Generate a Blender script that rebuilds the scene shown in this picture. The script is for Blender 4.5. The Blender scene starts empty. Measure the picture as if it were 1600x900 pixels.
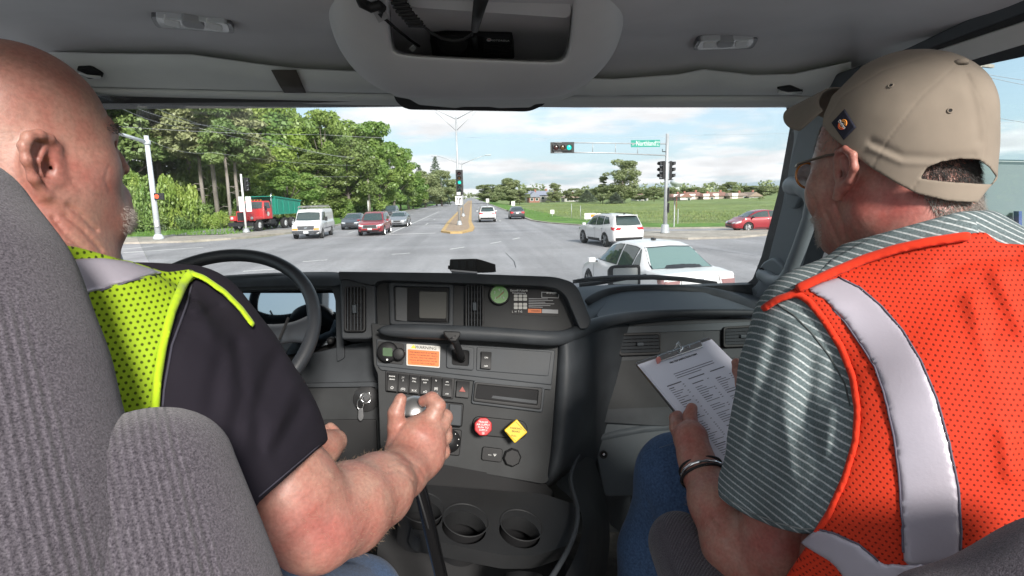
import bpy, bmesh, math, random
import numpy as np
from mathutils import Vector, Matrix
R = math.radians
rnd = random.Random(7)
sc = bpy.context.scene
col = sc.collection

# ---------------------------------------------------------------- camera
CAM = Vector((0.0, 0.0, 2.7)); FPX = 870.0
_yaw, _pit, _rol = R(3.9), R(9.35), R(1.1)
FW = Vector((math.sin(_yaw)*math.cos(_pit), math.cos(_yaw)*math.cos(_pit), -math.sin(_pit)))
_r0 = Vector((math.cos(_yaw), -math.sin(_yaw), 0)); _u0 = _r0.cross(FW)
RT = _r0*math.cos(_rol) - _u0*math.sin(_rol); UP = _u0*math.cos(_rol) + _r0*math.sin(_rol)
cam = bpy.data.cameras.new('camera'); camo = bpy.data.objects.new('camera', cam); col.objects.link(camo)
camo.matrix_world = Matrix(((RT.x, UP.x, -FW.x, CAM.x), (RT.y, UP.y, -FW.y, CAM.y), (RT.z, UP.z, -FW.z, CAM.z), (0, 0, 0, 1)))
cam.sensor_width = 36.0; cam.lens = 36.0*FPX/1600.0
cam.clip_start = 0.02; cam.clip_end = 6000
sc.camera = camo

# ---------------------------------------------------------------- light
SUN_EL, SUN_AZ = R(29), R(163)       # azimuth clockwise from +Y: behind the truck, a little to the right
w = bpy.data.worlds.new('World'); sc.world = w; w.use_nodes = True
nt = w.node_tree; nt.nodes.clear(); N = nt.nodes.new; L = nt.links.new
sky = N('ShaderNodeTexSky'); sky.sky_type = 'NISHITA'; sky.sun_disc = False
sky.sun_elevation = SUN_EL; sky.sun_rotation = SUN_AZ; sky.air_density = 1.0; sky.dust_density = 2.0; sky.ozone_density = 1.0
tc = N('ShaderNodeTexCoord'); sep = N('ShaderNodeSeparateXYZ'); L(tc.outputs['Generated'], sep.inputs[0])
def mth(op, a, b=None, clamp=False):
    n = N('ShaderNodeMath'); n.operation = op; n.use_clamp = clamp
    for i, v in enumerate((a, b)):
        if v is None: continue
        if isinstance(v, (int, float)): n.inputs[i].default_value = v
        else: L(v, n.inputs[i])
    return n.outputs[0]
zz = mth('ADD', mth('MAXIMUM', sep.outputs[2], 0.0), 0.14)
cx, cy = mth('DIVIDE', sep.outputs[0], zz), mth('DIVIDE', sep.outputs[1], zz)
cmb = N('ShaderNodeCombineXYZ'); L(cx, cmb.inputs[0]); L(cy, cmb.inputs[1]); cmb.inputs[2].default_value = 3.3
n1 = N('ShaderNodeTexNoise'); n1.inputs['Scale'].default_value = 0.62; n1.inputs['Detail'].default_value = 9; n1.inputs['Roughness'].default_value = 0.56
L(cmb.outputs[0], n1.inputs['Vector'])
n2 = N('ShaderNodeTexNoise'); n2.inputs['Scale'].default_value = 2.3; n2.inputs['Detail'].default_value = 6
L(cmb.outputs[0], n2.inputs['Vector'])
cov = N('ShaderNodeMapRange'); cov.inputs['From Min'].default_value = 0.455; cov.inputs['From Max'].default_value = 0.565; cov.interpolation_type = 'SMOOTHSTEP'
L(n1.outputs['Fac'], cov.inputs['Value'])
shade = N('ShaderNodeMapRange'); shade.inputs['From Min'].default_value = 0.3; shade.inputs['From Max'].default_value = 0.7
shade.inputs['To Min'].default_value = 0.86; shade.inputs['To Max'].default_value = 1.12
L(n2.outputs['Fac'], shade.inputs['Value'])
cc = N('ShaderNodeVectorMath'); cc.operation = 'SCALE'; cc.inputs[0].default_value = (5.0, 5.0, 5.15); L(shade.outputs[0], cc.inputs['Scale'])
hz = N('ShaderNodeMix'); hz.data_type = 'RGBA'; hz.inputs[0].default_value = 0.65
skb = N('ShaderNodeVectorMath'); skb.operation = 'SCALE'; skb.inputs['Scale'].default_value = 1.0; L(sky.outputs[0], skb.inputs[0])
L(skb.outputs[0], hz.inputs[6]); hz.inputs[7].default_value = (3.2, 4.15, 4.95, 1)
mx = N('ShaderNodeMix'); mx.data_type = 'RGBA'; L(cov.outputs[0], mx.inputs[0]); L(hz.outputs[2], mx.inputs[6]); L(cc.outputs[0], mx.inputs[7])
bg = N('ShaderNodeBackground'); bg.inputs[1].default_value = 0.05; L(mx.outputs[2], bg.inputs[0])
wo = N('ShaderNodeOutputWorld'); L(bg.outputs[0], wo.inputs[0])
sun = bpy.data.lights.new('sun', 'SUN'); sun.energy = 1.5; sun.angle = R(10.0); sun.color = (1.0, 0.95, 0.88)
suno = bpy.data.objects.new('sun', sun); col.objects.link(suno)
_sd = Vector((math.sin(SUN_AZ)*math.cos(SUN_EL), math.cos(SUN_AZ)*math.cos(SUN_EL), math.sin(SUN_EL)))
suno.rotation_euler = _sd.to_track_quat('Z', 'Y').to_euler()
vs = sc.view_settings; vs.view_transform = 'Standard'; vs.look = 'None'; vs.gamma = 1; vs.use_curve_mapping = False
vs.exposure = 2.25
sc.cycles.max_bounces = 8; sc.cycles.transparent_max_bounces = 24; sc.cycles.use_denoising = True
sc.cycles.sample_clamp_indirect = 6; sc.cycles.caustics_reflective = False; sc.cycles.caustics_refractive = False

# ---------------------------------------------------------------- pixel helpers: real places found from the photograph's pixels
def ray(px, py): return FW + RT*((px-800)/FPX) + UP*((450-py)/FPX)
def at(px, py, Y): d = ray(px, py); return CAM + d*((Y-CAM.y)/d.y)
def gd(px, py, z=0.0): d = ray(px, py); return CAM + d*((z-CAM.z)/d.z)
def dep(p): return (p-CAM).dot(FW)
def J(px, py, Y, rp):                     # joint: point and radius in metres
    p = at(px, py, Y); return (np.array(p), rp*dep(p)/FPX)
def proj(p):
    v = Vector(p)-CAM; z = v.dot(FW); return (800+FPX*v.dot(RT)/z, 450-FPX*v.dot(UP)/z)

class Surf:
    """a plane in the cab; hit() finds the point of it a pixel looks at, off metres proud of it"""
    def __init__(s, a, b, c):
        s.o = Vector(a); n = (Vector(b)-s.o).cross(Vector(c)-s.o).normalized()
        s.n = n if n.dot(CAM-s.o) > 0 else -n
    def hit(s, px, py, off=0.0):
        d = ray(px, py); o = s.o + s.n*off
        return CAM + d*((o-CAM).dot(s.n)/d.dot(s.n))

# ---------------------------------------------------------------- objects
def tag(o, label=None, cat=None, group=None, kind=None):
    if label: o['label'] = label
    if cat: o['category'] = cat
    if group: o['group'] = group
    if kind: o['kind'] = kind
    return o
def empty(name, loc=(0, 0, 0), rz=0.0, label=None, cat=None, group=None):
    o = bpy.data.objects.new(name, None); o.location = loc; o.rotation_euler = (0, 0, rz); o.empty_display_size = .2
    col.objects.link(o); return tag(o, label, cat, group)
def link(name, me, parent=None, mats=None, smooth=False, wm=None):
    if smooth and len(me.polygons): me.polygons.foreach_set('use_smooth', [True]*len(me.polygons))
    if mats is not None:
        for m in (mats if isinstance(mats, (list, tuple)) else [mats]): me.materials.append(m)
    o = bpy.data.objects.new(name, me); col.objects.link(o)
    if parent is not None:
        o.parent = parent
        if wm is None: wm = Matrix.Identity(4)
        # geometry was written in world space: keep it there
        if wm is not False:
            o.matrix_parent_inverse = pm(parent).inverted()
    return o
def pm(p):
    m = Matrix.Translation(p.location) @ p.rotation_euler.to_matrix().to_4x4() @ Matrix.Diagonal((*p.scale, 1))
    if p.parent is not None: m = pm(p.parent) @ p.matrix_parent_inverse @ m
    return m
def mesh(name, vs_, fs, parent=None, mat=None, smooth=False, local=False, mi=None):
    me = bpy.data.meshes.new(name); me.from_pydata([tuple(v) for v in vs_], [], fs); me.update()
    if mi is not None: me.polygons.foreach_set('material_index', mi)
    return link(name, me, parent, mat, smooth, False if local else None)
def npmesh(name, V, F, parent=None, mat=None, smooth=True, local=False):
    """V (n,3) floats, F (m,4) or (m,3) ints"""
    me = bpy.data.meshes.new(name); k = F.shape[1]
    me.vertices.add(len(V)); me.vertices.foreach_set('co', np.asarray(V, np.float32).ravel())
    me.loops.add(F.size); me.loops.foreach_set('vertex_index', F.astype(np.int32).ravel())
    me.polygons.add(len(F)); me.polygons.foreach_set('loop_start', np.arange(0, F.size, k, dtype=np.int32))
    me.update(calc_edges=True); me.validate()
    return link(name, me, parent, mat, smooth, False if local else None)
def vattr(o, name, vals):
    a = o.data.attributes.new(name, 'FLOAT', 'POINT'); a.data.foreach_set('value', np.asarray(vals, np.float32))
def vcol(o, name, vals):
    a = o.data.color_attributes.new(name, 'FLOAT_COLOR', 'POINT')
    v = np.ones((len(vals), 4), np.float32); v[:, :3] = vals; a.data.foreach_set('color', v.ravel())
def bevel(o, w_, seg=2, ang=35, weighted=True):
    b = o.modifiers.new('bevel', 'BEVEL'); b.width = w_; b.segments = seg; b.limit_method = 'ANGLE'; b.angle_limit = R(ang); b.harden_normals = False
    for p in o.data.polygons: p.use_smooth = True
    b2 = o.modifiers.new('wn', 'WEIGHTED_NORMAL'); b2.keep_sharp = False
    return o
class MB:
    """collects boxes, tubes, prisms in one mesh"""
    def __init__(s): s.v = []; s.f = []; s.m = []; s.cur = 0
    def add(s, v, f):
        k = len(s.v); s.v += [tuple(p) for p in v]; s.f += [tuple(i+k for i in q) for q in f]; s.m += [s.cur]*len(f); return s
    def box(s, c, d, M=None):
        hx, hy, hz_ = d[0]/2, d[1]/2, d[2]/2
        P = [Vector((x, y, z)) for z in (-hz_, hz_) for y in (-hy, hy) for x in (-hx, hx)]
        c = Vector(c); P = [(M @ p if M else p)+c for p in P]
        return s.add(P, [(0, 2, 3, 1), (4, 5, 7, 6), (0, 1, 5, 4), (2, 6, 7, 3), (0, 4, 6, 2), (1, 3, 7, 5)])
    def bar(s, a, b, w_, h):
        a, b = Vector(a), Vector(b); d = b-a; q = d.to_track_quat('X', 'Z').to_matrix()
        return s.box((a+b)/2, (d.length, w_, h), q)
    def tube(s, pts, r, n=8, cap=True, closed=False):
        pts = [Vector(p) for p in pts]; rs = r if isinstance(r, (list, tuple)) else [r]*len(pts)
        V = []; up = Vector((0.13, 0.07, 1)).normalized(); m = len(pts)
        prev = None
        for i, p in enumerate(pts):
            if closed: t = pts[(i+1) % m]-pts[i-1]
            else: t = pts[min(i+1, m-1)]-pts[max(i-1, 0)]
            t = t.normalized() if t.length > 1e-9 else Vector((0, 0, 1))
            a = (prev if prev is not None else (up if abs(t.dot(up)) < .95 else Vector((1, 0, 0))))
            a = (a - t*a.dot(t)).normalized(); prev = a; b = t.cross(a)
            for k in range(n):
                an = 2*math.pi*k/n; V.append(p+(a*math.cos(an)+b*math.sin(an))*rs[i])
        F = []
        for i in range(m if closed else m-1):
            for k in range(n):
                F.append((i*n+k, i*n+(k+1) % n, ((i+1) % m)*n+(k+1) % n, ((i+1) % m)*n+k))
        if cap and not closed: F += [tuple(range(n-1, -1, -1)), tuple(range((m-1)*n, m*n))]
        return s.add(V, F)
    def lathe(s, prof, o, ax, n=24, a0=None):
        """prof: (radius, height along ax)"""
        ax = Vector(ax).normalized(); a = Vector((0, 0, 1)) if abs(ax.z) < .9 else Vector((1, 0, 0))
        a = (a-ax*a.dot(ax)).normalized(); b = ax.cross(a); o = Vector(o); V = []; F = []
        for (r, h) in prof:
            for k in range(n):
                an = 2*math.pi*k/n; V.append(o+ax*h+(a*math.cos(an)+b*math.sin(an))*r)
        m = len(prof)
        for i in range(m-1):
            for k in range(n): F.append((i*n+k, i*n+(k+1) % n, (i+1)*n+(k+1) % n, (i+1)*n+k))
        F.append(tuple(range(n-1, -1, -1))); F.append(tuple(range((m-1)*n, m*n)))
        return s.add(V, F)
    def prism(s, pts, dv, flip=False):
        pts = [Vector(p) for p in pts]; dv = Vector(dv); n = len(pts)
        return s.add(pts+[p+dv for p in pts], [tuple(range(n)), tuple(range(2*n-1, n-1, -1))]+[(i, i+n, (i+1) % n+n, (i+1) % n) for i in range(n)])
    def build(s, name, mat=None, parent=None, smooth=False, local=False):
        o = mesh(name, s.v, s.f, parent, mat, smooth, local, s.m)
        bm = bmesh.new(); bm.from_mesh(o.data); bmesh.ops.recalc_face_normals(bm, faces=bm.faces); bm.to_mesh(o.data); bm.free()
        return o
def autosmooth(o, ang=40):
    me = o.data
    me.polygons.foreach_set('use_smooth', [True]*len(me.polygons))
    bm = bmesh.new(); bm.from_mesh(me)
    for e in bm.edges:
        if len(e.link_faces) == 2: e.smooth = e.calc_face_angle(0) < R(ang)
    bm.to_mesh(me); bm.free(); return o
def copy_tree(o, parent=None):
    c = o.copy(); col.objects.link(c)
    if parent is not None: c.parent = parent
    for ch in list(kids.get(o.name, ())) if False else [x for x in o.children]: copy_tree(ch, c)
    return c
kids = {}
def rr(x0, y0, x1, y1, r, n=4):
    """rounded rectangle outline in pixels"""
    out = []
    for cx_, cy_, a in ((x1-r, y0+r, -90), (x1-r, y1-r, 0), (x0+r, y1-r, 90), (x0+r, y0+r, 180)):
        for k in range(n+1):
            t = R(a+90*k/n); out.append((cx_+r*math.cos(t), cy_+r*math.sin(t)))
    return out
def rpoly(pts, r, n=4):
    """polygon with rounded corners"""
    out = []; m = len(pts)
    for i in range(m):
        p, a, b = Vector(pts[i]), Vector(pts[i-1]), Vector(pts[(i+1) % m])
        ri = r[i] if isinstance(r, (list, tuple)) else r
        da, db = (a-p), (b-p); la = min(ri, da.length*.48); lb = min(ri, db.length*.48)
        if ri <= 0: out.append(tuple(p)); continue
        A, B = p+da.normalized()*la, p+db.normalized()*lb
        for k in range(n+1):
            t = k/n; q = A*(1-t)**2+p*2*t*(1-t)+B*t*t; out.append(tuple(q))
    return out
def plate(name, S, px, off, thick, mat, parent=None, bev=0.0, seg=2):
    """solid plate on Surf S: outline in pixels, its face off metres proud, thick metres deep"""
    P = [S.hit(x, y, off) for x, y in px]; n = len(P); Q = [p-S.n*thick for p in P]
    o = MB().add(P+Q, [tuple(range(n)), tuple(range(2*n-1, n-1, -1))]+[(i, i+n, (i+1) % n+n, (i+1) % n) for i in range(n)]).build(name, mat, parent)
    if bev: bevel(o, bev, seg)
    return o
def frame_plate(name, S, outer, inner, off, thick, mat, parent=None, bev=0.0):
    """ring: outer and inner outlines with the same number of points"""
    A = [S.hit(x, y, off) for x, y in outer]; B = [S.hit(x, y, off) for x, y in inner]
    A2 = [p-S.n*thick for p in A]; B2 = [p-S.n*thick for p in B]; n = len(A)
    F = []
    for i in range(n):
        j = (i+1) % n
        F += [(i, j, n+j, n+i), (2*n+i, 3*n+i, 3*n+j, 2*n+j), (i, 2*n+i, 2*n+j, j), (n+i, n+j, 3*n+j, 3*n+i)]
    o = MB().add(A+B+A2+B2, F).build(name, mat, parent)
    if bev: bevel(o, bev, 2)
    return o
def text(name, body, loc, M, size, mat, parent=None, ext=0.0004, align='CENTER', sx=1.0):
    """flat lettering as a mesh; M: 3x3 with columns right, up, out"""
    c = bpy.data.curves.new(name, 'FONT'); c.body = body; c.size = size; c.extrude = ext; c.align_x = align; c.align_y = 'CENTER'
    c.resolution_u = 2
    t = bpy.data.objects.new('t', c); col.objects.link(t)
    me = bpy.data.meshes.new_from_object(t.evaluated_get(bpy.context.evaluated_depsgraph_get()))
    bpy.data.objects.remove(t); bpy.data.curves.remove(c)
    T = Matrix.Translation(loc) @ M.to_4x4() @ Matrix.Diagonal((sx, 1, 1, 1))
    me.transform(T)
    me.materials.clear()
    return link(name, me, parent, mat)
def basis(S, px, py, ux, uy):
    """text frame on Surf: pixel (px,py), reading direction towards pixel (ux,uy)"""
    a = S.hit(px, py); x = (S.hit(ux, uy)-a).normalized(); z = S.n; y = z.cross(x)
    return Matrix((x, y, z)).transposed()

# ---------------------------------------------------------------- materials
_mats = {}
def M_(name, c, rough=0.6, metal=0.0, bump=0.0, bscale=200.0, var=0.0, vscale=6.0, coat=0.0, spec=0.5, trans=0.0, emis=None, estr=0.0, sheen=0.0, coords='Object', alpha=1.0):
    if name in _mats: return _mats[name]
    m = bpy.data.materials.new(name); m.use_nodes = True; t = m.node_tree; b = t.nodes['Principled BSDF']
    b.inputs['Base Color'].default_value = (*c, 1); b.inputs['Roughness'].default_value = rough; b.inputs['Metallic'].default_value = metal
    b.inputs['Coat Weight'].default_value = coat; b.inputs['Specular IOR Level'].default_value = spec
    b.inputs['Sheen Weight'].default_value = sheen; b.inputs['Coat Roughness'].default_value = 0.06
    if emis: b.inputs['Emission Color'].default_value = (*emis, 1); b.inputs['Emission Strength'].default_value = estr
    tcn = t.nodes.new('ShaderNodeTexCoord')
    if var > 0:
        n = t.nodes.new('ShaderNodeTexNoise'); n.inputs['Scale'].default_value = vscale; n.inputs['Detail'].default_value = 5
        t.links.new(tcn.outputs[coords], n.inputs['Vector'])
        mr = t.nodes.new('ShaderNodeMapRange'); mr.inputs['From Min'].default_value = .25; mr.inputs['From Max'].default_value = .75
        mr.inputs['To Min'].default_value = 1-var; mr.inputs['To Max'].default_value = 1+var; t.links.new(n.outputs['Fac'], mr.inputs['Value'])
        s = t.nodes.new('ShaderNodeVectorMath'); s.operation = 'SCALE'; s.inputs[0].default_value = c; t.links.new(mr.outputs[0], s.inputs['Scale'])
        t.links.new(s.outputs[0], b.inputs['Base Color'])
        mr2 = t.nodes.new('ShaderNodeMapRange'); mr2.inputs['To Min'].default_value = max(0, rough-.1); mr2.inputs['To Max'].default_value = min(1, rough+.1)
        t.links.new(n.outputs['Fac'], mr2.inputs['Value']); t.links.new(mr2.outputs[0], b.inputs['Roughness'])
    if bump > 0:
        n = t.nodes.new('ShaderNodeTexNoise'); n.inputs['Scale'].default_value = bscale; n.inputs['Detail'].default_value = 3
        t.links.new(tcn.outputs[coords], n.inputs['Vector'])
        bp = t.nodes.new('ShaderNodeBump'); bp.inputs['Strength'].default_value = bump; bp.inputs['Distance'].default_value = .3/bscale
        t.links.new(n.outputs['Fac'], bp.inputs['Height']); t.links.new(bp.outputs[0], b.inputs['Normal'])
    _mats[name] = m; return m
def nodes_of(m): return m.node_tree, m.node_tree.nodes['Principled BSDF']
def glass_mat(name, tint=(.93, .96, .95), refl=0.06, rough=0.0):
    if name in _mats: return _mats[name]
    m = bpy.data.materials.new(name); m.use_nodes = True; t = m.node_tree; t.nodes.clear()
    o = t.nodes.new('ShaderNodeOutputMaterial'); tr = t.nodes.new('ShaderNodeBsdfTransparent'); tr.inputs[0].default_value = (*tint, 1)
    g = t.nodes.new('ShaderNodeBsdfGlossy'); g.inputs['Roughness'].default_value = rough; g.inputs[0].default_value = (1, 1, 1, 1)
    lw = t.nodes.new('ShaderNodeLayerWeight'); lw.inputs[0].default_value = .25
    mr = t.nodes.new('ShaderNodeMapRange'); mr.inputs['To Min'].default_value = refl; mr.inputs['To Max'].default_value = min(1, refl*6+.1)
    t.links.new(lw.outputs['Fresnel'], mr.inputs['Value'])
    mxn = t.nodes.new('ShaderNodeMixShader'); t.links.new(mr.outputs[0], mxn.inputs[0]); t.links.new(tr.outputs[0], mxn.inputs[1]); t.links.new(g.outputs[0], mxn.inputs[2])
    t.links.new(mxn.outputs[0], o.inputs[0]); _mats[name] = m; return m

# ---------------------------------------------------------------- signed-distance modelling (bodies, clothes, seats)
def rc(P, a, b):                                   # tapered capsule between joints
    (pa, ra), (pb, rb) = a, b
    ba = (pb-pa).astype(np.float32); pa_ = P-pa.astype(np.float32)
    h = np.clip((pa_@ba)/float(ba@ba), 0, 1)
    return np.linalg.norm(pa_-h[:, None]*ba, axis=1)-(ra+(rb-ra)*h)
def chain(P, js, k=0.01):
    d = None
    for a, b in zip(js[:-1], js[1:]):
        e = rc(P, a, b); d = e if d is None else smin(d, e, k)
    return d
def sph(P, j): return np.linalg.norm(P-j[0].astype(np.float32), axis=1)-j[1]
def ell(P, c, r, M=None):
    q = P-np.asarray(c, np.float32)
    if M is not None: q = q@np.asarray(M, np.float32)      # columns of M are the axes
    r = np.asarray(r, np.float32); k0 = np.linalg.norm(q/r, axis=1); k1 = np.linalg.norm(q/(r*r), axis=1)+1e-9
    return k0*(k0-1)/k1
def rbox(P, c, h, M, r):
    q = np.abs((P-np.asarray(c, np.float32))@np.asarray(M, np.float32))-(np.asarray(h, np.float32)-r)
    return np.linalg.norm(np.maximum(q, 0), axis=1)+np.minimum(q.max(axis=1), 0)-r
def smin(a, b, k):
    h = np.clip(.5+.5*(b-a)/k, 0, 1); return b+(a-b)*h-k*h*(1-h)
def smax(a, b, k): return -smin(-a, -b, k)
def plane(P, o, n):                                # negative behind the plane
    return (P-np.asarray(o, np.float32))@np.asarray(n, np.float32)
def wob(P, s, seed=0, oct_=3):                     # cheap smooth noise about -1..1
    g = np.random.RandomState(seed); out = 0; a = 1.0
    for o_ in range(oct_):
        for _ in range(3):
            k = g.normal(size=3); k = (k/np.linalg.norm(k)*s*(1.9**o_)).astype(np.float32)
            out = out+a*np.sin(P@k+g.uniform(0, 6.28)+1.5*np.sin(P@(np.roll(k, 1)*.7)+g.uniform(0, 6)))
        a *= .5
    return out/4.2
def sdf_mesh(fn, lo, hi, h, B=8):
    lo = np.array(lo, np.float32); n = np.ceil((np.array(hi)-lo)/h/B).astype(int)*B
    nb = n//B
    gi = np.stack(np.meshgrid(*[np.arange(k) for k in nb], indexing='ij'), -1).reshape(-1, 3)
    cen = lo+(gi*B+B/2)*h
    d = fn(cen.astype(np.float32)); keep = gi[np.abs(d) < h*B*1.75]
    Fd = np.full(n+1, 1e3, np.float32)
    # sign of far blocks
    sg = np.where(d < 0, -1e3, 1e3).astype(np.float32).reshape(nb)
    Fd[:-1, :-1, :-1] = np.repeat(np.repeat(np.repeat(sg, B, 0), B, 1), B, 2)
    loc = np.stack(np.meshgrid(*[np.arange(B+1)]*3, indexing='ij'), -1).reshape(-1, 3)
    for s0 in range(0, len(keep), 400):
        kb = keep[s0:s0+400]; idx = (kb[:, None, :]*B+loc[None]).reshape(-1, 3)
        v = fn((lo+idx*h).astype(np.float32)); Fd[idx[:, 0], idx[:, 1], idx[:, 2]] = v
    return surfnet(Fd, lo, h)
def surfnet(Fd, lo, h):
    S = Fd < 0
    c = np.zeros(tuple(k-1 for k in Fd.shape), np.int8)
    for dx in (0, 1):
        for dy in (0, 1):
            for dz in (0, 1): c += S[dx:S.shape[0]-1+dx, dy:S.shape[1]-1+dy, dz:S.shape[2]-1+dz]
    act = (c > 0) & (c < 8); ci = np.argwhere(act); idm = np.full(c.shape, -1, np.int64); idm[act] = np.arange(len(ci))
    acc = np.zeros((len(ci), 3)); cnt = np.zeros(len(ci))
    cor = [(0, 0, 0), (1, 0, 0), (0, 1, 0), (1, 1, 0), (0, 0, 1), (1, 0, 1), (0, 1, 1), (1, 1, 1)]
    for a in range(8):
        for b in range(a+1, 8):
            if sum(abs(x-y) for x, y in zip(cor[a], cor[b])) != 1: continue
            A = ci+cor[a]; Bq = ci+cor[b]; fa = Fd[tuple(A.T)]; fb = Fd[tuple(Bq.T)]
            m = (fa < 0) != (fb < 0); t = np.clip(fa[m]/(fa[m]-fb[m]), 0, 1)
            acc[m] += A[m]+(Bq[m]-A[m])*t[:, None]; cnt[m] += 1
    V = lo+(acc/cnt[:, None])*h
    F = []
    for ax in range(3):
        sl = [slice(None)]*3; s2 = [slice(None)]*3; sl[ax] = slice(0, -1); s2[ax] = slice(1, None)
        a, b = S[tuple(sl)], S[tuple(s2)]; e = np.argwhere(a != b); fl = a[tuple(e.T)]
        u, v_ = (ax+1) % 3, (ax+2) % 3
        ok = (e[:, u] > 0) & (e[:, v_] > 0) & (e[:, u] < S.shape[u]-1) & (e[:, v_] < S.shape[v_]-1); e = e[ok]; fl = fl[ok]
        q = []
        for du, dv in ((-1, -1), (0, -1), (0, 0), (-1, 0)):
            k = e.copy(); k[:, u] += du; k[:, v_] += dv; q.append(idm[tuple(k.T)])
        q = np.stack(q, 1); q[~fl] = q[~fl][:, ::-1]; F.append(q)
    F = np.concatenate(F); F = F[(F >= 0).all(1)]
    return V.astype(np.float32), F
def bounds(js, pad=.02):
    P = np.array([j[0] for j in js]); r = np.array([j[1] for j in js])[:, None]
    return (P-r).min(0)-pad, (P+r).max(0)+pad
# ================================================================ the ground, roads and markings
def tex_mat(name, cols, scale, detail=8, rough=.9, bump=.4, bdist=.02, stops=(.35, .65), coords='Object', extra=None):
    m = bpy.data.materials.new(name); m.use_nodes = True; t = m.node_tree; b = t.nodes['Principled BSDF']; b.inputs['Roughness'].default_value = rough
    b.inputs['Specular IOR Level'].default_value = .3
    tcn = t.nodes.new('ShaderNodeTexCoord'); n = t.nodes.new('ShaderNodeTexNoise'); n.inputs['Scale'].default_value = scale; n.inputs['Detail'].default_value = detail
    n.inputs['Roughness'].default_value = .62; t.links.new(tcn.outputs[coords], n.inputs['Vector'])
    r = t.nodes.new('ShaderNodeValToRGB'); t.links.new(n.outputs['Fac'], r.inputs[0]); e = r.color_ramp.elements
    e[0].position = stops[0]; e[1].position = stops[1]; e[0].color = (*cols[0], 1); e[1].color = (*cols[-1], 1)
    for i, c in enumerate(cols[1:-1]): q = e.new(stops[0]+(stops[1]-stops[0])*(i+1)/(len(cols)-1)); q.color = (*c, 1)
    out = r.outputs[0]
    if extra:
        for (sc_, amt, st) in extra:
            n2_ = t.nodes.new('ShaderNodeTexNoise'); n2_.inputs['Scale'].default_value = 1; n2_.inputs['Detail'].default_value = 5
            mp = t.nodes.new('ShaderNodeMapping'); mp.inputs['Scale'].default_value = sc_; t.links.new(tcn.outputs[coords], mp.inputs[0]); t.links.new(mp.outputs[0], n2_.inputs['Vector'])
            mr = t.nodes.new('ShaderNodeMapRange'); mr.inputs['From Min'].default_value = st[0]; mr.inputs['From Max'].default_value = st[1]; mr.inputs['To Min'].default_value = 1-amt; mr.inputs['To Max'].default_value = 1+amt
            t.links.new(n2_.outputs['Fac'], mr.inputs['Value'])
            s = t.nodes.new('ShaderNodeVectorMath'); s.operation = 'SCALE'; t.links.new(out, s.inputs[0]); t.links.new(mr.outputs[0], s.inputs['Scale']); out = s.outputs[0]
    t.links.new(out, b.inputs['Base Color'])
    if bump:
        n3 = t.nodes.new('ShaderNodeTexNoise'); n3.inputs['Scale'].default_value = scale*4; n3.inputs['Detail'].default_value = 4; t.links.new(tcn.outputs[coords], n3.inputs['Vector'])
        bp = t.nodes.new('ShaderNodeBump'); bp.inputs['Strength'].default_value = bump; bp.inputs['Distance'].default_value = bdist
        t.links.new(n3.outputs['Fac'], bp.inputs['Height']); t.links.new(bp.outputs[0], b.inputs['Normal'])
    _mats[name] = m; return m
m_asph = tex_mat('asphalt', [(0.2144, 0.2144, 0.2275), (0.2625, 0.2602, 0.2712), (0.3106, 0.3063, 0.3106)], 30, 4, .85, .3, .004, (.3, .7), extra=[((.10, .3, 1), .13, (.3, .7)), ((.7, .03, 1), .12, (.38, .62)), ((5, 5, 5), .10, (.3, .7))])
m_grass = tex_mat('meadow_grass', [(.115, .165, .055), (.165, .225, .08), (.23, .27, .11)], .5, 12, .95, .6, .15, (.3, .7), extra=[((.06, .12, 1), .16, (.38, .62))])
m_lawn = tex_mat('lawn_grass', [(0.06, 0.1424, 0.0224), (0.105, 0.21, 0.0374), (0.15, 0.255, 0.0526)], .8, 10, .95, .5, .05, (.3, .7), extra=[((.15, .5, 1), .2, (.4, .6))])
m_conc = tex_mat('pale_concrete', [(0.266, 0.245, 0.217), (0.329, 0.301, 0.266), (0.392, 0.364, 0.315)], 3, 8, .85, .3, .01, (.3, .7), extra=[((.7, .7, 1), .12, (.4, .6))])
m_paint = tex_mat('road_paint', [(.28, .28, .28), (.55, .55, .54), (.62, .62, .60)], 6, 8, .7, 0, 0, (.35, .5))
m_yel = tex_mat('yellow_kerb_paint', [(0.336, 0.238, 0.14), (0.476, 0.322, 0.14), (0.532, 0.364, 0.168)], 3, 6, .8, .2, .005, (.3, .6))
m_brick = tex_mat('tan_median_paving', [(0.266, 0.196, 0.147), (0.336, 0.252, 0.182), (0.392, 0.301, 0.224)], 2.2, 6, .85, .3, .01, (.3, .7))

def sheet(name, pts, z, mat, kind='structure', sub=0):
    o = mesh(name, [(x, y, z) for x, y in pts], [tuple(range(len(pts)))], None, mat)
    if kind: o['kind'] = kind
    return o
def slab2(name, pts, z0, z1, mat, bev=.02):
    o = MB().prism([(x, y, z0) for x, y in pts], (0, 0, z1-z0)).build(name, mat)
    o['kind'] = 'structure'
    return o
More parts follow.
